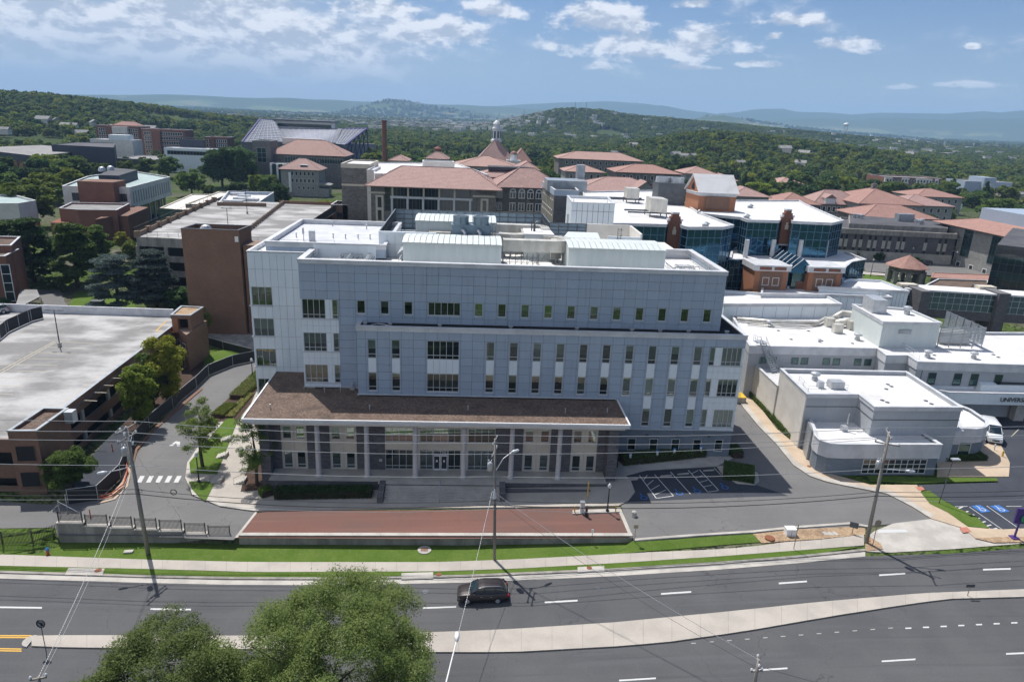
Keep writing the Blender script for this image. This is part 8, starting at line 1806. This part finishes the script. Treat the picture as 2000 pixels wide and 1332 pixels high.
def cobra(t,c,d,L=2.4,rise=.9):
 d = Vector(d).normalized();e = c+d*L+Vector((0,0,rise));part('lamp_arm',MB().path([c,c+d*L*.5+Vector((0,0,rise*.75)),e],.05,6),'galv',t);o = part('lamp_head',MB().path([e-d*.1,e+d*.25,e+d*.7,e+d*.85],[.09,.17,.15,.05],8),'porcelain',t,smooth=True);return e
LP,lb,lt = pole('leaning utility pole with crossarms, transformer and lamp, leftmost of the street poles',290,1083,246,834,r=.2);MP,mb_,mt_ = pole('utility pole with a drum transformer and a street lamp, in front of the colonnade',966,1095,967,857,r=.14);RP,rb_,rt = pole('tall leaning utility pole with transformer and lamp at the right by the clinic',1692,1061,1737,845,r=.18)
S_ = (1,-.12,0);LA = arm(LP,lt-Vector((0,0,.2)),(.3,1,0),2.8);LB = arm(LP,lt-Vector((0,0,1.2)),(.3,1,0),2.6);trafo(LP,lt+Vector((-.5,0,-3.2)));cobra(LP,lt-Vector((0,0,4.4)),(-1,-.35,0),2.3,-.3)
for k in range(4): part('insulator',MB().lathe(lt+Vector((-.5+.35*k,-.2,-.4-.5*k)),[(.05,0),(.12,.1),(.06,.2),(.12,.3),(.04,.4)],8),'porcelain',LP)
MA = arm(MP,mt_-Vector((0,0,.3)),(.25,1,0),2.0,2);MB2 = arm(MP,mt_-Vector((0,0,1.5)),(.25,1,0),2.2,2);trafo(MP,mt_+Vector((-.42,0,-3.6)));cobra(MP,mt_-Vector((0,0,4.0)),(1,.6,0),2.2,2.0);part('cable_box',MB().lathe(mt_+Vector((.15,-.2,-6.7)),[(.2,0),(.16,.5),(.05,1.1)],8),'porcelain',MP)
RA = arm(RP,rt-Vector((0,0,.2)),(.35,1,0),2.6);RB = arm(RP,rt-Vector((0,0,1.3)),(1,-.5,0),2.4);trafo(RP,rt+Vector((-.5,-.1,-4.2)));cobra(RP,rt-Vector((0,0,4.3)),(1,-.2,0),2.6,.1)
def wire(lab,a,b,sag=.5,r=.03,mt='wire',n=14,ends=None,name='power_line',group='wires between the poles'):
 a,b = Vector(a),Vector(b);P = [a.lerp(b,k/n)-Vector((0,0,4*sag*(k/n)*(1-k/n))) for k in range(n+1)];o = part(name,MB().path(P,r,5),mt,None);return tag(o,lab,'cable',group)
offL = lambda p,dz=.0: Vector((p.x-42,p.y+2.2,p.z+dz));offR = lambda p,dz=0: Vector((p.x+42,p.y+3.5,p.z+.6+dz))
for k,(l,m_,r_p) in enumerate(((LA[0],MA[0],RA[0]),(LA[2],MA[1],RA[2]),(LB[0],MB2[0],RB[0]))):
 nm = ['nearest','upper','lower'][k];wire(f'{nm} bright power wire running left from the leaning pole',offL(l),l);wire(f'{nm} power wire spanning from the leaning pole to the middle pole',l,m_);wire(f'{nm} power wire spanning from the middle pole to the right pole',m_,r_p);wire(f'{nm} power wire leaving the right pole to the right',r_p,offR(r_p))
for dz,mt,r,s,nm in ((-4.2,'wire',.03,.5,'neutral wire'),(-7.0,'wire_dark',.03,.8,'upper dark telephone cable'),(-7.5,'wire_dark',.045,.9,'thick dark telephone cable'),(-8.0,'wire',.02,.9,'lowest pale telephone cable')):
 a,b,c = (p+Vector((0,-.15,dz)) for p in (lt,mt_,rt));wire(nm+' left of the leaning pole',offL(a),a,s,r,mt);wire(nm+' between the leaning and the middle pole',a,b,s,r,mt);wire(nm+' between the middle and the right pole',b,c,s,r,mt);wire(nm+' right of the right pole',c,offR(c),s,r,mt)
for (px,py,rr) in ((339,961,.3),(274,958,.2)):
 c = YP(px,py,lt.y-.2);n = 16;tmb('cable_loop',MB().path([c+Vector((rr*math.cos(k/n*6.283),0,rr*math.sin(k/n*6.283))) for k in range(n+1)],.05 if rr > .25 else .025,5),'wire_dark','thick coiled loop hanging on the telephone cable over the crosswalk' if rr > .25 else 'small coiled cable loop beside the leaning pole','cable')
# poles whose tops show at the bottom edge
bp = YP(1482,1288,44);P2,_,t2 = pole('utility pole top at the lower edge right of centre',0,0,0,0,p=Vector((bp.x,44,-.5)),top=bp,r=.15);arm(P2,t2-Vector((0,0,.25)),(.3,1,0),1.2,2);arm(P2,t2-Vector((0,0,1.1)),(1,.1,0),1.0,2)
bq = YP(75,1322,40);P3,_,t3 = pole('utility pole top at the lower left corner',0,0,0,0,p=Vector((bq.x,40,-2.4)),top=bq,r=.15);arm(P3,t3-Vector((0,0,.1)),(1,.3,0),1.0,2)
bl = YP(892,1249,47);P4 = thing('street_light','slim pale street light reaching up from the bottom edge','street light',(bl.x-1.2,42,-1.8));bs = YP(868,1345,42);part('lamp_arm',MB().path([Vector((bs.x,42,-1.8)),bs,bs.lerp(bl,.6),bl],.06,8),'plastic_white',P4);part('lamp_head',MB().path([bl-Vector((0,.2,0)),bl+Vector((0,.2,.05)),bl+Vector((.02,.7,.05)),bl+Vector((.02,.85,0))],[.1,.22,.2,.08],8),'plastic_white',P4,smooth=True)
def dashed(lab,a,b,sag,n=120,r=.022):
 a,b = Vector(a),Vector(b);f = lambda k: a.lerp(b,k)-Vector((0,0,4*sag*k*(1-k)));m = MB()
 for i in range(n): m.tube(f(i/n),f((i+.55)/n),r*1.3,4)
 m.path([f(i/30) for i in range(31)],r*.6,4);o = part('power_line',m,'wire',None,kind='stuff');return tag(o,lab,'cable','wires crossing the street')
dashed('twisted service wire from the leaning pole down to the lower left corner',lt-Vector((0,0,4.5)),t3,.5);dashed('twisted service wire from the middle pole to the pole at the lower edge',mt_-Vector((0,0,6.0)),t2,.6);dashed('twisted wire from the middle pole to the slim street light',mt_-Vector((.1,0,6.0)),bl,.3,70)
wire('thin wire from the middle pole beside the twisted service wire',mt_-Vector((0,0,6.6)),t2-Vector((0,0,.8)),.9,.015,'wire_dark');wire('thin wire from the leaning pole to the lower left corner',lt-Vector((0,0,5.2)),t3-Vector((0,0,.4)),.7,.015,'wire');wire('thin dark wire from the lower edge pole towards the right',t2-Vector((0,0,.6)),t2+Vector((24,-6,-2)),.6,.015,'wire_dark')
wire('steel guy wire at the left of the leaning pole',lt-Vector((0,0,1.8)),GT(352,1010,'c'),0,.012,'wire')
# ---------------------------------------------------------------- lamps, signs, small things
def globe_lamp(lab,px,py,reg=None,h=3.9):
 p = GT(px,py,reg);t = thing('lamp_post',lab,'lamp post',tuple(p),'black lamp posts with pale globes');part('pole',MB().lathe(p,[(.22,0),(.2,.3),(.09,.5),(.06,h)],10),'black_metal',t);part('globe',MB().lathe(p,[(.08,h),(.2,h+.15),(.22,h+.35),(.12,h+.55),(.02,h+.65)],10),'porcelain',t,smooth=True);return t
globe_lamp('black lamp post with a pale globe on the grass strip by the crosswalk',389,943,'c',3.6);globe_lamp('black lamp post with a pale globe near the right end of the red drive',1186,1000,'c',3.2);globe_lamp('black lamp post at the top of the drive beside the white wing',494,742,'c',3.4)
for k,(px,py) in enumerate(((1700,540),(1708,508),(1778,514),(1863,522))): globe_lamp(['black lamp post left of the gazebo on the lawn','black lamp post at the left of the side road','black lamp post in front of the dark brick hall','black lamp post near the parked white pickup'][k],px,py,'c',5)
p = GT(1833,985);t = thing('lamp_post','thin brown car park lamp post beside the clinic lawn','lamp post',tuple(p));part('pole',MB().tube(p,p+Vector((.4,0,6.2)),.06,8),'steel_dark',t);part('lamp_head',MB().box(p.x+.2,p.y-.25,p.z+6.2,p.x+1.2,p.y+.25,p.z+6.35),'galv',t)
def sign(lab,px,py,h,w,hh,mt,reg=None,face=None,back='sign_back',rz=0,name='street_sign',octo=False):
 p = GT(px,py,reg);t = thing(name,lab,'sign',tuple(p));part('post',MB().box(p.x-.03,p.y-.03,p.z,p.x+.03,p.y+.03,p.z+h),back,t);c,s = math.cos(rz),math.sin(rz);o = Vector((p.x-c*w/2,p.y-s*w/2-.06,p.z+h-hh));part('sign_plate',MB().obox(o,(c,s,0),(-s,c,0),(0,0,1),w,.03,hh),mt,t);return t,p
for k,q in enumerate(((278,668),(461,650),(578,636),(758,620))):
 px,py = sp4(q[0],q[1]+40);t,p = sign(['blue and white parking sign, leftmost of the four by the hedge','second blue and white parking sign from the left','third blue and white parking sign from the left','rightmost blue and white parking sign under the windows'][k],px,py+6,1.9,.35,.5,'sign_blue');part('white_panel',MB().box(p.x-.15,p.y-.075,p.z+1.42,p.x+.15,p.y-.062,p.z+1.68),'plastic_white',t);part('white_panel',MB().box(p.x-.15,p.y-.1,p.z+1.0,p.x+.15,p.y-.07,p.z+1.36),'plastic_white',t)
t,p = sign('octagonal stop sign seen from behind with a street name plate, at the junction',1704,1066,2.9,.6,.45,'sign_back');part('stop_plate',MB().tube((p.x,p.y-.09,p.z+3.0),(p.x,p.y-.06,p.z+3.0),.38,8),'sign_back',t)
t,p = sign('tan sign on a thin post at the end of the red drive',1239,1058,2.2,.5,.45,'sign_back');sign('small white sign on a post on the lawn near the red drive',1155,1062,1.9,.3,.45,'plastic_white','s');sign('tall narrow sign edge-on between the sidewalk and the street',1550,1073,3.2,.12,.7,'sign_back')
t,p = sign('dark framed notice board on the gravel bed',1664,1042,1.5,.9,.7,'steel_dark',rz=-.5);t,p = sign('low keep right sign on the median at the right',1889,1165,1.5,.9,.35,'steel_dark','s')
p = GT(90,1271,'s');t = thing('no_left_turn_sign','round no turning sign seen from behind on the left tip of the median','sign',tuple(p));part('post',MB().tube(p,p+Vector((0,0,2.8)),.035),'steel_dark',t);n = 20;part('sign_ring',MB().path([p+Vector((.02*0,0,2.9))+Vector((.34*math.cos(k/n*6.283),0,.4*math.sin(k/n*6.283))) for k in range(n+1)],.05,5),'wire_dark',t);part('sign_plate',MB().tube(p+Vector((0,.02,2.9)),p+Vector((0,.04,2.9)),.33,16),'steel',t);part('slash',MB().tube(p+Vector((-.25,-.03,3.15)),p+Vector((.25,-.03,2.65)),.035,4),'wire_dark',t);part('arrow',MB().path([p+Vector((.1,-.02,2.7)),p+Vector((.1,-.02,2.98)),p+Vector((-.12,-.02,2.98))],.035,4),'wire_dark',t)
p = GT(1980,1052);t = thing('purple_sign','purple cut-out sign with green leaf shapes on a stout post, right edge','sign',tuple(p));part('base',MB().box(p.x-.4,p.y-.4,p.z,p.x+.4,p.y+.4,p.z+.25),'sign_purple',t);part('post',MB().tube(p,p+Vector((.1,0,2.9)),.12,10),'sign_purple',t);part('sign_board',MB().prism([(p.x-.65,p.y-.12),(p.x+1.3,p.y-.3),(p.x+1.3,p.y-.1),(p.x-.65,p.y+.08)],p.z+2.1,p.z+4.0,bottom=True),'sign_purple',t)
for k in range(9): a = k*.7;c = p+Vector((.25+.28*math.cos(a)*(.4+k*.08),-.36,2.85+.45*math.sin(a)*(.4+k*.08)));part('leaf_shape',MB().tube(c,c+Vector((0,.08,0)),.14,6),'sign_green',t)
part('emblem',MB().tube(p+Vector((.25,-.34,3.75)),p+Vector((.25,-.3,3.75)),.13,12),'porcelain',t)
p = GT(94,1083,'s');t = thing('fire_hydrant','fire hydrant with a blue cap and dark body on the lawn edge','hydrant',tuple(p));part('body',MB().lathe(p,[(.2,0),(.2,.08),(.13,.1),(.13,.55),(.2,.57),(.2,.62)],12),'kerb_red',t);part('cap',MB().lathe(p,[(.2,.622),(.19,.75),(.1,.86),(.03,.92)],12),'blue_cap',t);part('outlet',MB().tube(p+Vector((-.24,0,.42)),p+Vector((.24,0,.42)),.07,8),'steel',t)
for k,(px,py,rr,reg) in enumerate(((1503,1052,.55,None),(1580,912,.28,None),(857,1124,.3,'s'),(1151,1111,.3,'s'),(192,1116,.35,'s'),(831,1155,.35,'s'),(1168,1148,.3,'s'))):
 p = GT(px,py,reg);tmb('manhole_cover',MB().lathe(p,[(rr,.02),(rr,.16 if k not in (5,6) else .03),(rr*.85,.17 if k not in (5,6) else .035),(rr*.5,.18 if k not in (5,6) else .04)],16),'rust' if k < 5 else 'steel_dark',['big rusty manhole cover on the gravel bed','small rusty cover on the clinic footpath','rusty cover on the kerb strip above the dark car','rusty cover on the kerb strip right of the middle pole','rusty cover on the kerb strip near the leaning pole','round cover in the road left of the dark car','round cover in the road right of the dark car'][k],'manhole cover')
for q in ([(784,1121),(846,1119),(846,1131),(784,1133)],[(1128,1109),(1180,1107),(1180,1117),(1128,1119)],[(134,1111),(205,1112),(200,1125),(127,1124)]): sheet('drain_slab',[p.xy for p in pl(q,'s')],'concrete',.15,'s',skirt=.1)
p = GT(829,1075,'s');t = thing('storm_drain','round concrete drain with a rusty square grate in the lawn','drain',tuple(p));part('collar',MB().lathe(p,[(.75,.03),(.75,.12),(.3,.13)],18),'concrete',t)
for k in range(5): part('grate_bar',MB().box(p.x-.36+k*.15,p.y-.28,p.z+.1,p.x-.26+k*.15,p.y+.28,p.z+.17),'rust',t)
def ubox(name,lab,px,py,w,d,h,mt,reg=None,cat='utility box',lid='steel'):
 p = GT(px,py,reg);t = thing(name,lab,cat,tuple(p));part('body',MB().box(p.x-w/2,p.y,p.z,p.x+w/2,p.y+d,p.z+h),mt,t);part('lid',MB().box(p.x-w/2-.04,p.y-.04,p.z+h+.002,p.x+w/2+.04,p.y+d+.04,p.z+h+.06),lid,t);part('door_seam',MB().box(p.x-.012,p.y-.012,p.z+.1,p.x+.012,p.y-.002,p.z+h-.1),'steel_dark',t);return t
ubox('utility_box','white utility box on the gravel bed by the street',1545,1048,1.1,.8,.85,'plastic_white',lid='plastic_white');ubox('utility_box','dark green utility box on the lawn below the cedar',188,605,2.4,1.8,1.9,'steel_dark','c',lid='steel_dark');t = ubox('generator','white generator container with a grey top beside the brick stair tower',441,648,4.6,2.2,2.1,'plastic_white','c','generator','galv');p = GT(441,648,'c')
for k in (-1.6,-.5,.6,1.6): part('vent_panel',MB().box(p.x+k-.35,p.y-.03,p.z+.9,p.x+k+.35,p.y-.003,p.z+1.6),'galv',t)
part('roof_unit',MB().box(p.x-1,p.y+.5,p.z+2.17,p.x+1.6,p.y+1.7,p.z+2.6),'steel_dark',t);part('skid',MB().box(p.x-2.2,p.y+.1,p.z-.3,p.x+2.2,p.y+2,p.z-.002),'dark',t)
for k in range(3): mark([q.xy for q in pl([(1604+k*10,1039),(1611+k*10,1038.5),(1620+k*10,1045),(1611+k*10,1045.8)])],'concrete',.07,name='valve_slab')
tmb('lawn_cover',MB().prism([q.xy for q in pl([(244,1077),(262,1076),(259,1081),(241,1082)],'s')],-2.2,-2.05),'concrete','pale square cover in the lawn left of the leaning pole','cover')
for k,(px,py,h) in enumerate(((1122,1003,1.0),(1202,1001,1.0),(1147,974,2.4))): p = GT(px,py,'c');tmb('bollard',MB().lathe(p,[(.07,0),(.07,h),(.02,h+.05)],8),'yellow',['yellow bollard left of the ticket terminal','yellow bollard at the right end of the ticket island','tall thin yellow post on the shaded pavement'][k] if k < 2 else 'thin yellow post on the shaded pavement','bollard')
sheet('ticket_island',[p.xy for p in pl([(1118,998),(1206,995),(1210,1001),(1118,1005)],'c')],'concrete',.16,'c',skirt=.15)
t = ubox('ticket_terminal','white ticket terminal on the island of the red drive',1137,1003,.5,.5,1.4,'plastic_white','c','terminal');o = ubox('ticket_terminal','black barrier post on the red drive below the white terminal',1145,1010,.25,.25,1.3,'black_metal','c','terminal','black_metal')
tmb('concrete_bollard',MB().lathe(GT(1238,1008),[(.3,0),(.3,.6),(.15,.7)],12),'concrete','stubby concrete block beside the right end of the red drive','bollard')
p = GT(1957,893);tmb('bollard',MB().lathe(p,[(.12,0),(.12,1.0),(.03,1.08)],10),'yellow','yellow bollard beside the white van','bollard');p = GT(1941,880);tmb('bollard',MB().lathe(p,[(.1,0),(.1,1.0),(.03,1.05)],10),'plastic_white','white bollard in front of the white van','bollard')
t = ubox('loading_step','small yellow edged loading step at the end corner of the grey building',1446,788,1.8,2.4,1.0,'concrete',None,'steps','yellow');railing(t,[(GT(1440,790).x,GT(1440,790).y,1.3),(GT(1450,778).x,GT(1450,778).y+2,1.3)],1.3,.9,1)
# ---------------------------------------------------------------- vehicles
def carpaint(name,c,met=.4):
 m,nt,b = mat(name,c,.32,met,.5);b.inputs['Coat Weight'].default_value = .8;b.inputs['Coat Roughness'].default_value = .05
carpaint('paint_brown',(.045,.036,.036));carpaint('paint_white',(.72,.74,.76),0);carpaint('paint_silver',(.35,.36,.38));carpaint('paint_dark',(.04,.045,.06));mat('tyre',(.02,.02,.021),.9);mat('red_lens',(.35,.02,.02),.25);mat('lens',(.6,.63,.65),.15)
dglass('car_glass',(.02,.035,.045),.04,.0,0,1.0)
def loft(sec,name,mt,parent,smooth=True):
 """sec: list of (x, [(y, z) ...]) cross-sections along the car"""
 m = MB();n = len(sec[0][1])
 for x,pr in sec: m.v += [(x,y,z) for y,z in pr]
 for i in range(len(sec)-1):
  for k in range(n): j = (k+1) % n;m.f.append((i*n+k,i*n+j,(i+1)*n+j,(i+1)*n+k))
 m.f += [tuple(range(n))[::-1],tuple((len(sec)-1)*n+k for k in range(n))]
 me = m.mesh(name,mt);o = bpy.data.objects.new(name,me);COL.objects.link(o);o.parent = parent
 bm = bmesh.new();bm.from_mesh(me);bmesh.ops.recalc_face_normals(bm,faces=bm.faces[:]);bm.to_mesh(me);bm.free()
 for p in me.polygons: p.use_smooth = smooth
 md = o.modifiers.new('bev','BEVEL');md.width = .03;md.segments = 2;md.limit_method = 'ANGLE';md.angle_limit = .6;return o
def lp(name,mb,mt,parent):
 o = bpy.data.objects.new(name,mb.mesh(name,mt));COL.objects.link(o);o.parent = parent;return o
def car(name,label,cat,loc,rz,paint,prof,roof,W,L,wx,wr=.37,group=None,seats=True,van=False):
 """prof: (x, z_low, z_high) body line; roof: (x, z) greenhouse line"""
 t = thing(name,label,cat,loc,group,rz);h = W/2
 B = []
 for x,zl,zh in prof:
  k = 1-.13*max(0,abs(x)/(L/2)-.7)/.3;w = h*k;B.append((x,[(-w*.93,zl),(-w,zl+.15),(-w,zh-.14),(-w*.93,zh),(w*.93,zh),(w,zh-.14),(w,zl+.15),(w*.93,zl)]))
 body = loft(B,'body',paint,t)
 z0 = max(p[2] for p in prof)-.06;R_ = []
 for x,z in roof: R_.append((x,[(-h*.9,z0-.12),(-h*(.9-.1*(z-z0)/.7),max(z-.05,z0-.1)),(-h*(.84-.1*(z-z0)/.7),z),(h*(.84-.1*(z-z0)/.7),z),(h*(.9-.1*(z-z0)/.7),max(z-.05,z0-.1)),(h*.9,z0-.12)]))
 loft(R_,'glasshouse','car_glass',t)
 xs = [x for x,z in roof];zt = max(z for x,z in roof);top = [(x,z) for x,z in roof if z > zt-.12];m = MB()
 RR = [(x,[(-h*.79,z-.05),(-h*.77,z+.015),(-h*.6,z+.035),(h*.6,z+.035),(h*.77,z+.015),(h*.79,z-.05)]) for x,z in top];loft(RR,'roof',paint,t)
 # pillars
 P_ = []
 for i in range(len(roof)-1):
  (xa,za),(xb,zb2) = roof[i],roof[i+1]
  if abs(za-zb2) > .25:
   for s in (-1,1): m.tube((xa,s*h*(.88-.1*(za-z0)/.7),za),(xb,s*h*(.88-.1*(zb2-z0)/.7),zb2),.05,5)
 for x in wx[2:]:
  for s in (-1,1): m.tube((x,s*h*.905,z0-.05),(x+.05,s*h*.8,zt-.04),.045,5)
 o = lp('pillar',m,paint,t);o['kind'] = 'stuff'
 for x in wx[:2]:
  for s in (-1,1):
   w = lp('wheel',MB().tube((x,s*(h-.24),wr),(x,s*(h+.015),wr),wr,20),'tyre',t);lp('rim',MB().tube((x,s*(h+.016),wr),(x,s*(h+.03),wr),wr*.6,12),'galv',w);lp('arch',MB().tube((x,s*(h-.1),wr+.02),(x,s*(h+.004),wr+.02),wr*1.14,20),'dark',w)
 xf = -L/2;zf = [p for p in prof][1]
 for s in (-1,1):
  lp('headlight',MB().box(xf+.06,s*h*.55-.2*(s < 0)-.0,zf[2]-.33,xf+.35,s*h*.55+.2*(s > 0)+.12*s*0+.001,zf[2]-.16).box(xf+.1,min(s*h*.5,s*h*.9),zf[2]-.33,xf+.42,max(s*h*.5,s*h*.9),zf[2]-.17),'lens',t)['kind'] = 'stuff'
  lp('tail_light',MB().box(L/2-.3,min(s*h*.72,s*h*.985),.85,L/2+.015,max(s*h*.72,s*h*.985),1.05),'red_lens',t);lp('mirror',MB().box(wx[0]+.55,min(s*h*1.0,s*h*1.18),z0-.02,wx[0]+.7,max(s*h*1.0,s*h*1.18),z0+.16),paint,t)
  for x in (wx[0]+1.25,wx[0]+2.2): lp('door_handle',MB().box(x,min(s*h*1.0,s*h*1.02),z0-.25,x+.2,max(s*h*1.0,s*h*1.02),z0-.21),'galv',t)
 lp('grille',MB().box(xf-.015,-h*.45,zf[2]-.42,xf+.1,h*.45,zf[2]-.22),'dark',t);lp('number_plate',MB().box(L/2+.0,-.25,.75,L/2+.02,.25,.88),'plastic_white',t);lp('bumper',MB().box(xf-.03,-h*.8,.28,xf+.15,h*.8,.42),'dark',t)
 return t
SUVP = [(-2.5,.42,.62),(-2.44,.3,.86),(-2.1,.26,1.0),(-1.35,.26,1.1),(-.7,.26,1.13),(1.6,.26,1.15),(2.3,.3,1.15),(2.48,.38,1.05),(2.52,.45,.8)]
SUVR = [(-1.3,1.12),(-.5,1.68),(.2,1.77),(1.4,1.76),(2.0,1.68),(2.35,1.2)]
p = GT(943,1170,'s');c0 = car('parked_car','dark brown sport utility car driving left on the street','car',(p.x,p.y+.2,T(p.x,0,'s')+.0),math.radians(1.5),'paint_brown',SUVP,SUVR,1.95,5.03,(-1.55,1.42,.05,1.1));c0.name = 'car'
for s in (-1,1): lp('roof_rail',MB().path([(-.3,s*.66,1.78),(-.1,s*.66,1.86),(1.5,s*.66,1.85),(1.8,s*.66,1.76)],.025,5),'galv',c0)
VP = [(-2.85,.45,.8),(-2.78,.32,1.05),(-2.3,.3,1.35),(-1.9,.3,1.5),(2.7,.3,1.5),(2.85,.35,1.5),(2.87,.4,1.4)]
p = GT(1953,868);van = car('van','white high roofed van parked nose out beside the clinic entrance','van',(p.x,p.y+2.3,.32),math.radians(68),'paint_white',VP,[(-1.95,1.48),(-1.25,2.35),(-1.0,2.5),(2.82,2.5),(2.86,1.5)],2.05,5.75,(-1.9,1.7),.38)
lp('van_side',MB().box(-.75,-.96,1.35,2.84,-.90,2.46).box(-.75,.90,1.35,2.84,.96,2.46).box(2.845,-.9,1.35,2.9,.9,2.46),'paint_white',van)['kind'] = 'stuff'
for k,(px,py,rz,pt_) in enumerate(((1900,512,.1,'paint_white'),(1958,507,-.3,'paint_white'),(1932,512,-.2,'paint_white'),(1805,518,.1,'paint_dark'),(1760,524,0,'paint_silver'))):
 p = G(px,py,.3);car('pickup_truck' if k < 2 else 'parked_car',['white pickup parked by the end of the dark brick hall','white pickup truck parked under the stone and glass hall','white car next to the white pickup below the stone and glass hall','dark car half hidden behind the gazebo','silver car on the side road left of the gazebo'][k],'truck' if k < 2 else 'car',(p.x,p.y,.35),rz,pt_,SUVP,SUVR,1.95,5.03,(-1.55,1.42,.05))
p = G(4,613,5.0);car('parked_car','pale blue car at the left edge on the parking deck behind the mesh fence','car',(p.x-1.2,p.y-.6,5.02),.9,'paint_silver',SUVP,SUVR,1.9,4.9,(-1.5,1.4,.05))
RR_ = random.Random(8);base = car('parked_car','one of the cars in the far car park beyond the sports hall','car',(*G(20,270,1).xy,1.2),.2,'paint_white',SUVP,SUVR,1.9,4.9,(-1.5,1.4,.05),group='cars in the far car park')
for i in range(26):
 q = G(RR_.uniform(0,175),RR_.uniform(265,276),1.0);c = copy_tree(base,loc=(q.x,q.y,1.2),rz=RR_.choice((.2,.25,1.75)))
# ---------------------------------------------------------------- haze
hzm = bpy.data.materials.new('haze');hzm.use_nodes = True;nt = hzm.node_tree;nt.nodes.clear();o = nn(nt,'ShaderNodeOutputMaterial');v = nn(nt,'ShaderNodeVolumePrincipled')
v.inputs['Color'].default_value = (.42,.65,1.0,1);v.inputs['Density'].default_value = HAZE_D;v.inputs['Anisotropy'].default_value = .0;nt.links.new(v.outputs[0],o.inputs['Volume']);hzm.cycles.homogeneous_volume = True if hasattr(hzm.cycles,'homogeneous_volume') else False
hb = MB().box(-15200,-1000,-60,15200,16200,560);ho = bpy.data.objects.new('haze',hb.mesh('haze',hzm));COL.objects.link(ho);ho['kind'] = 'stuff'
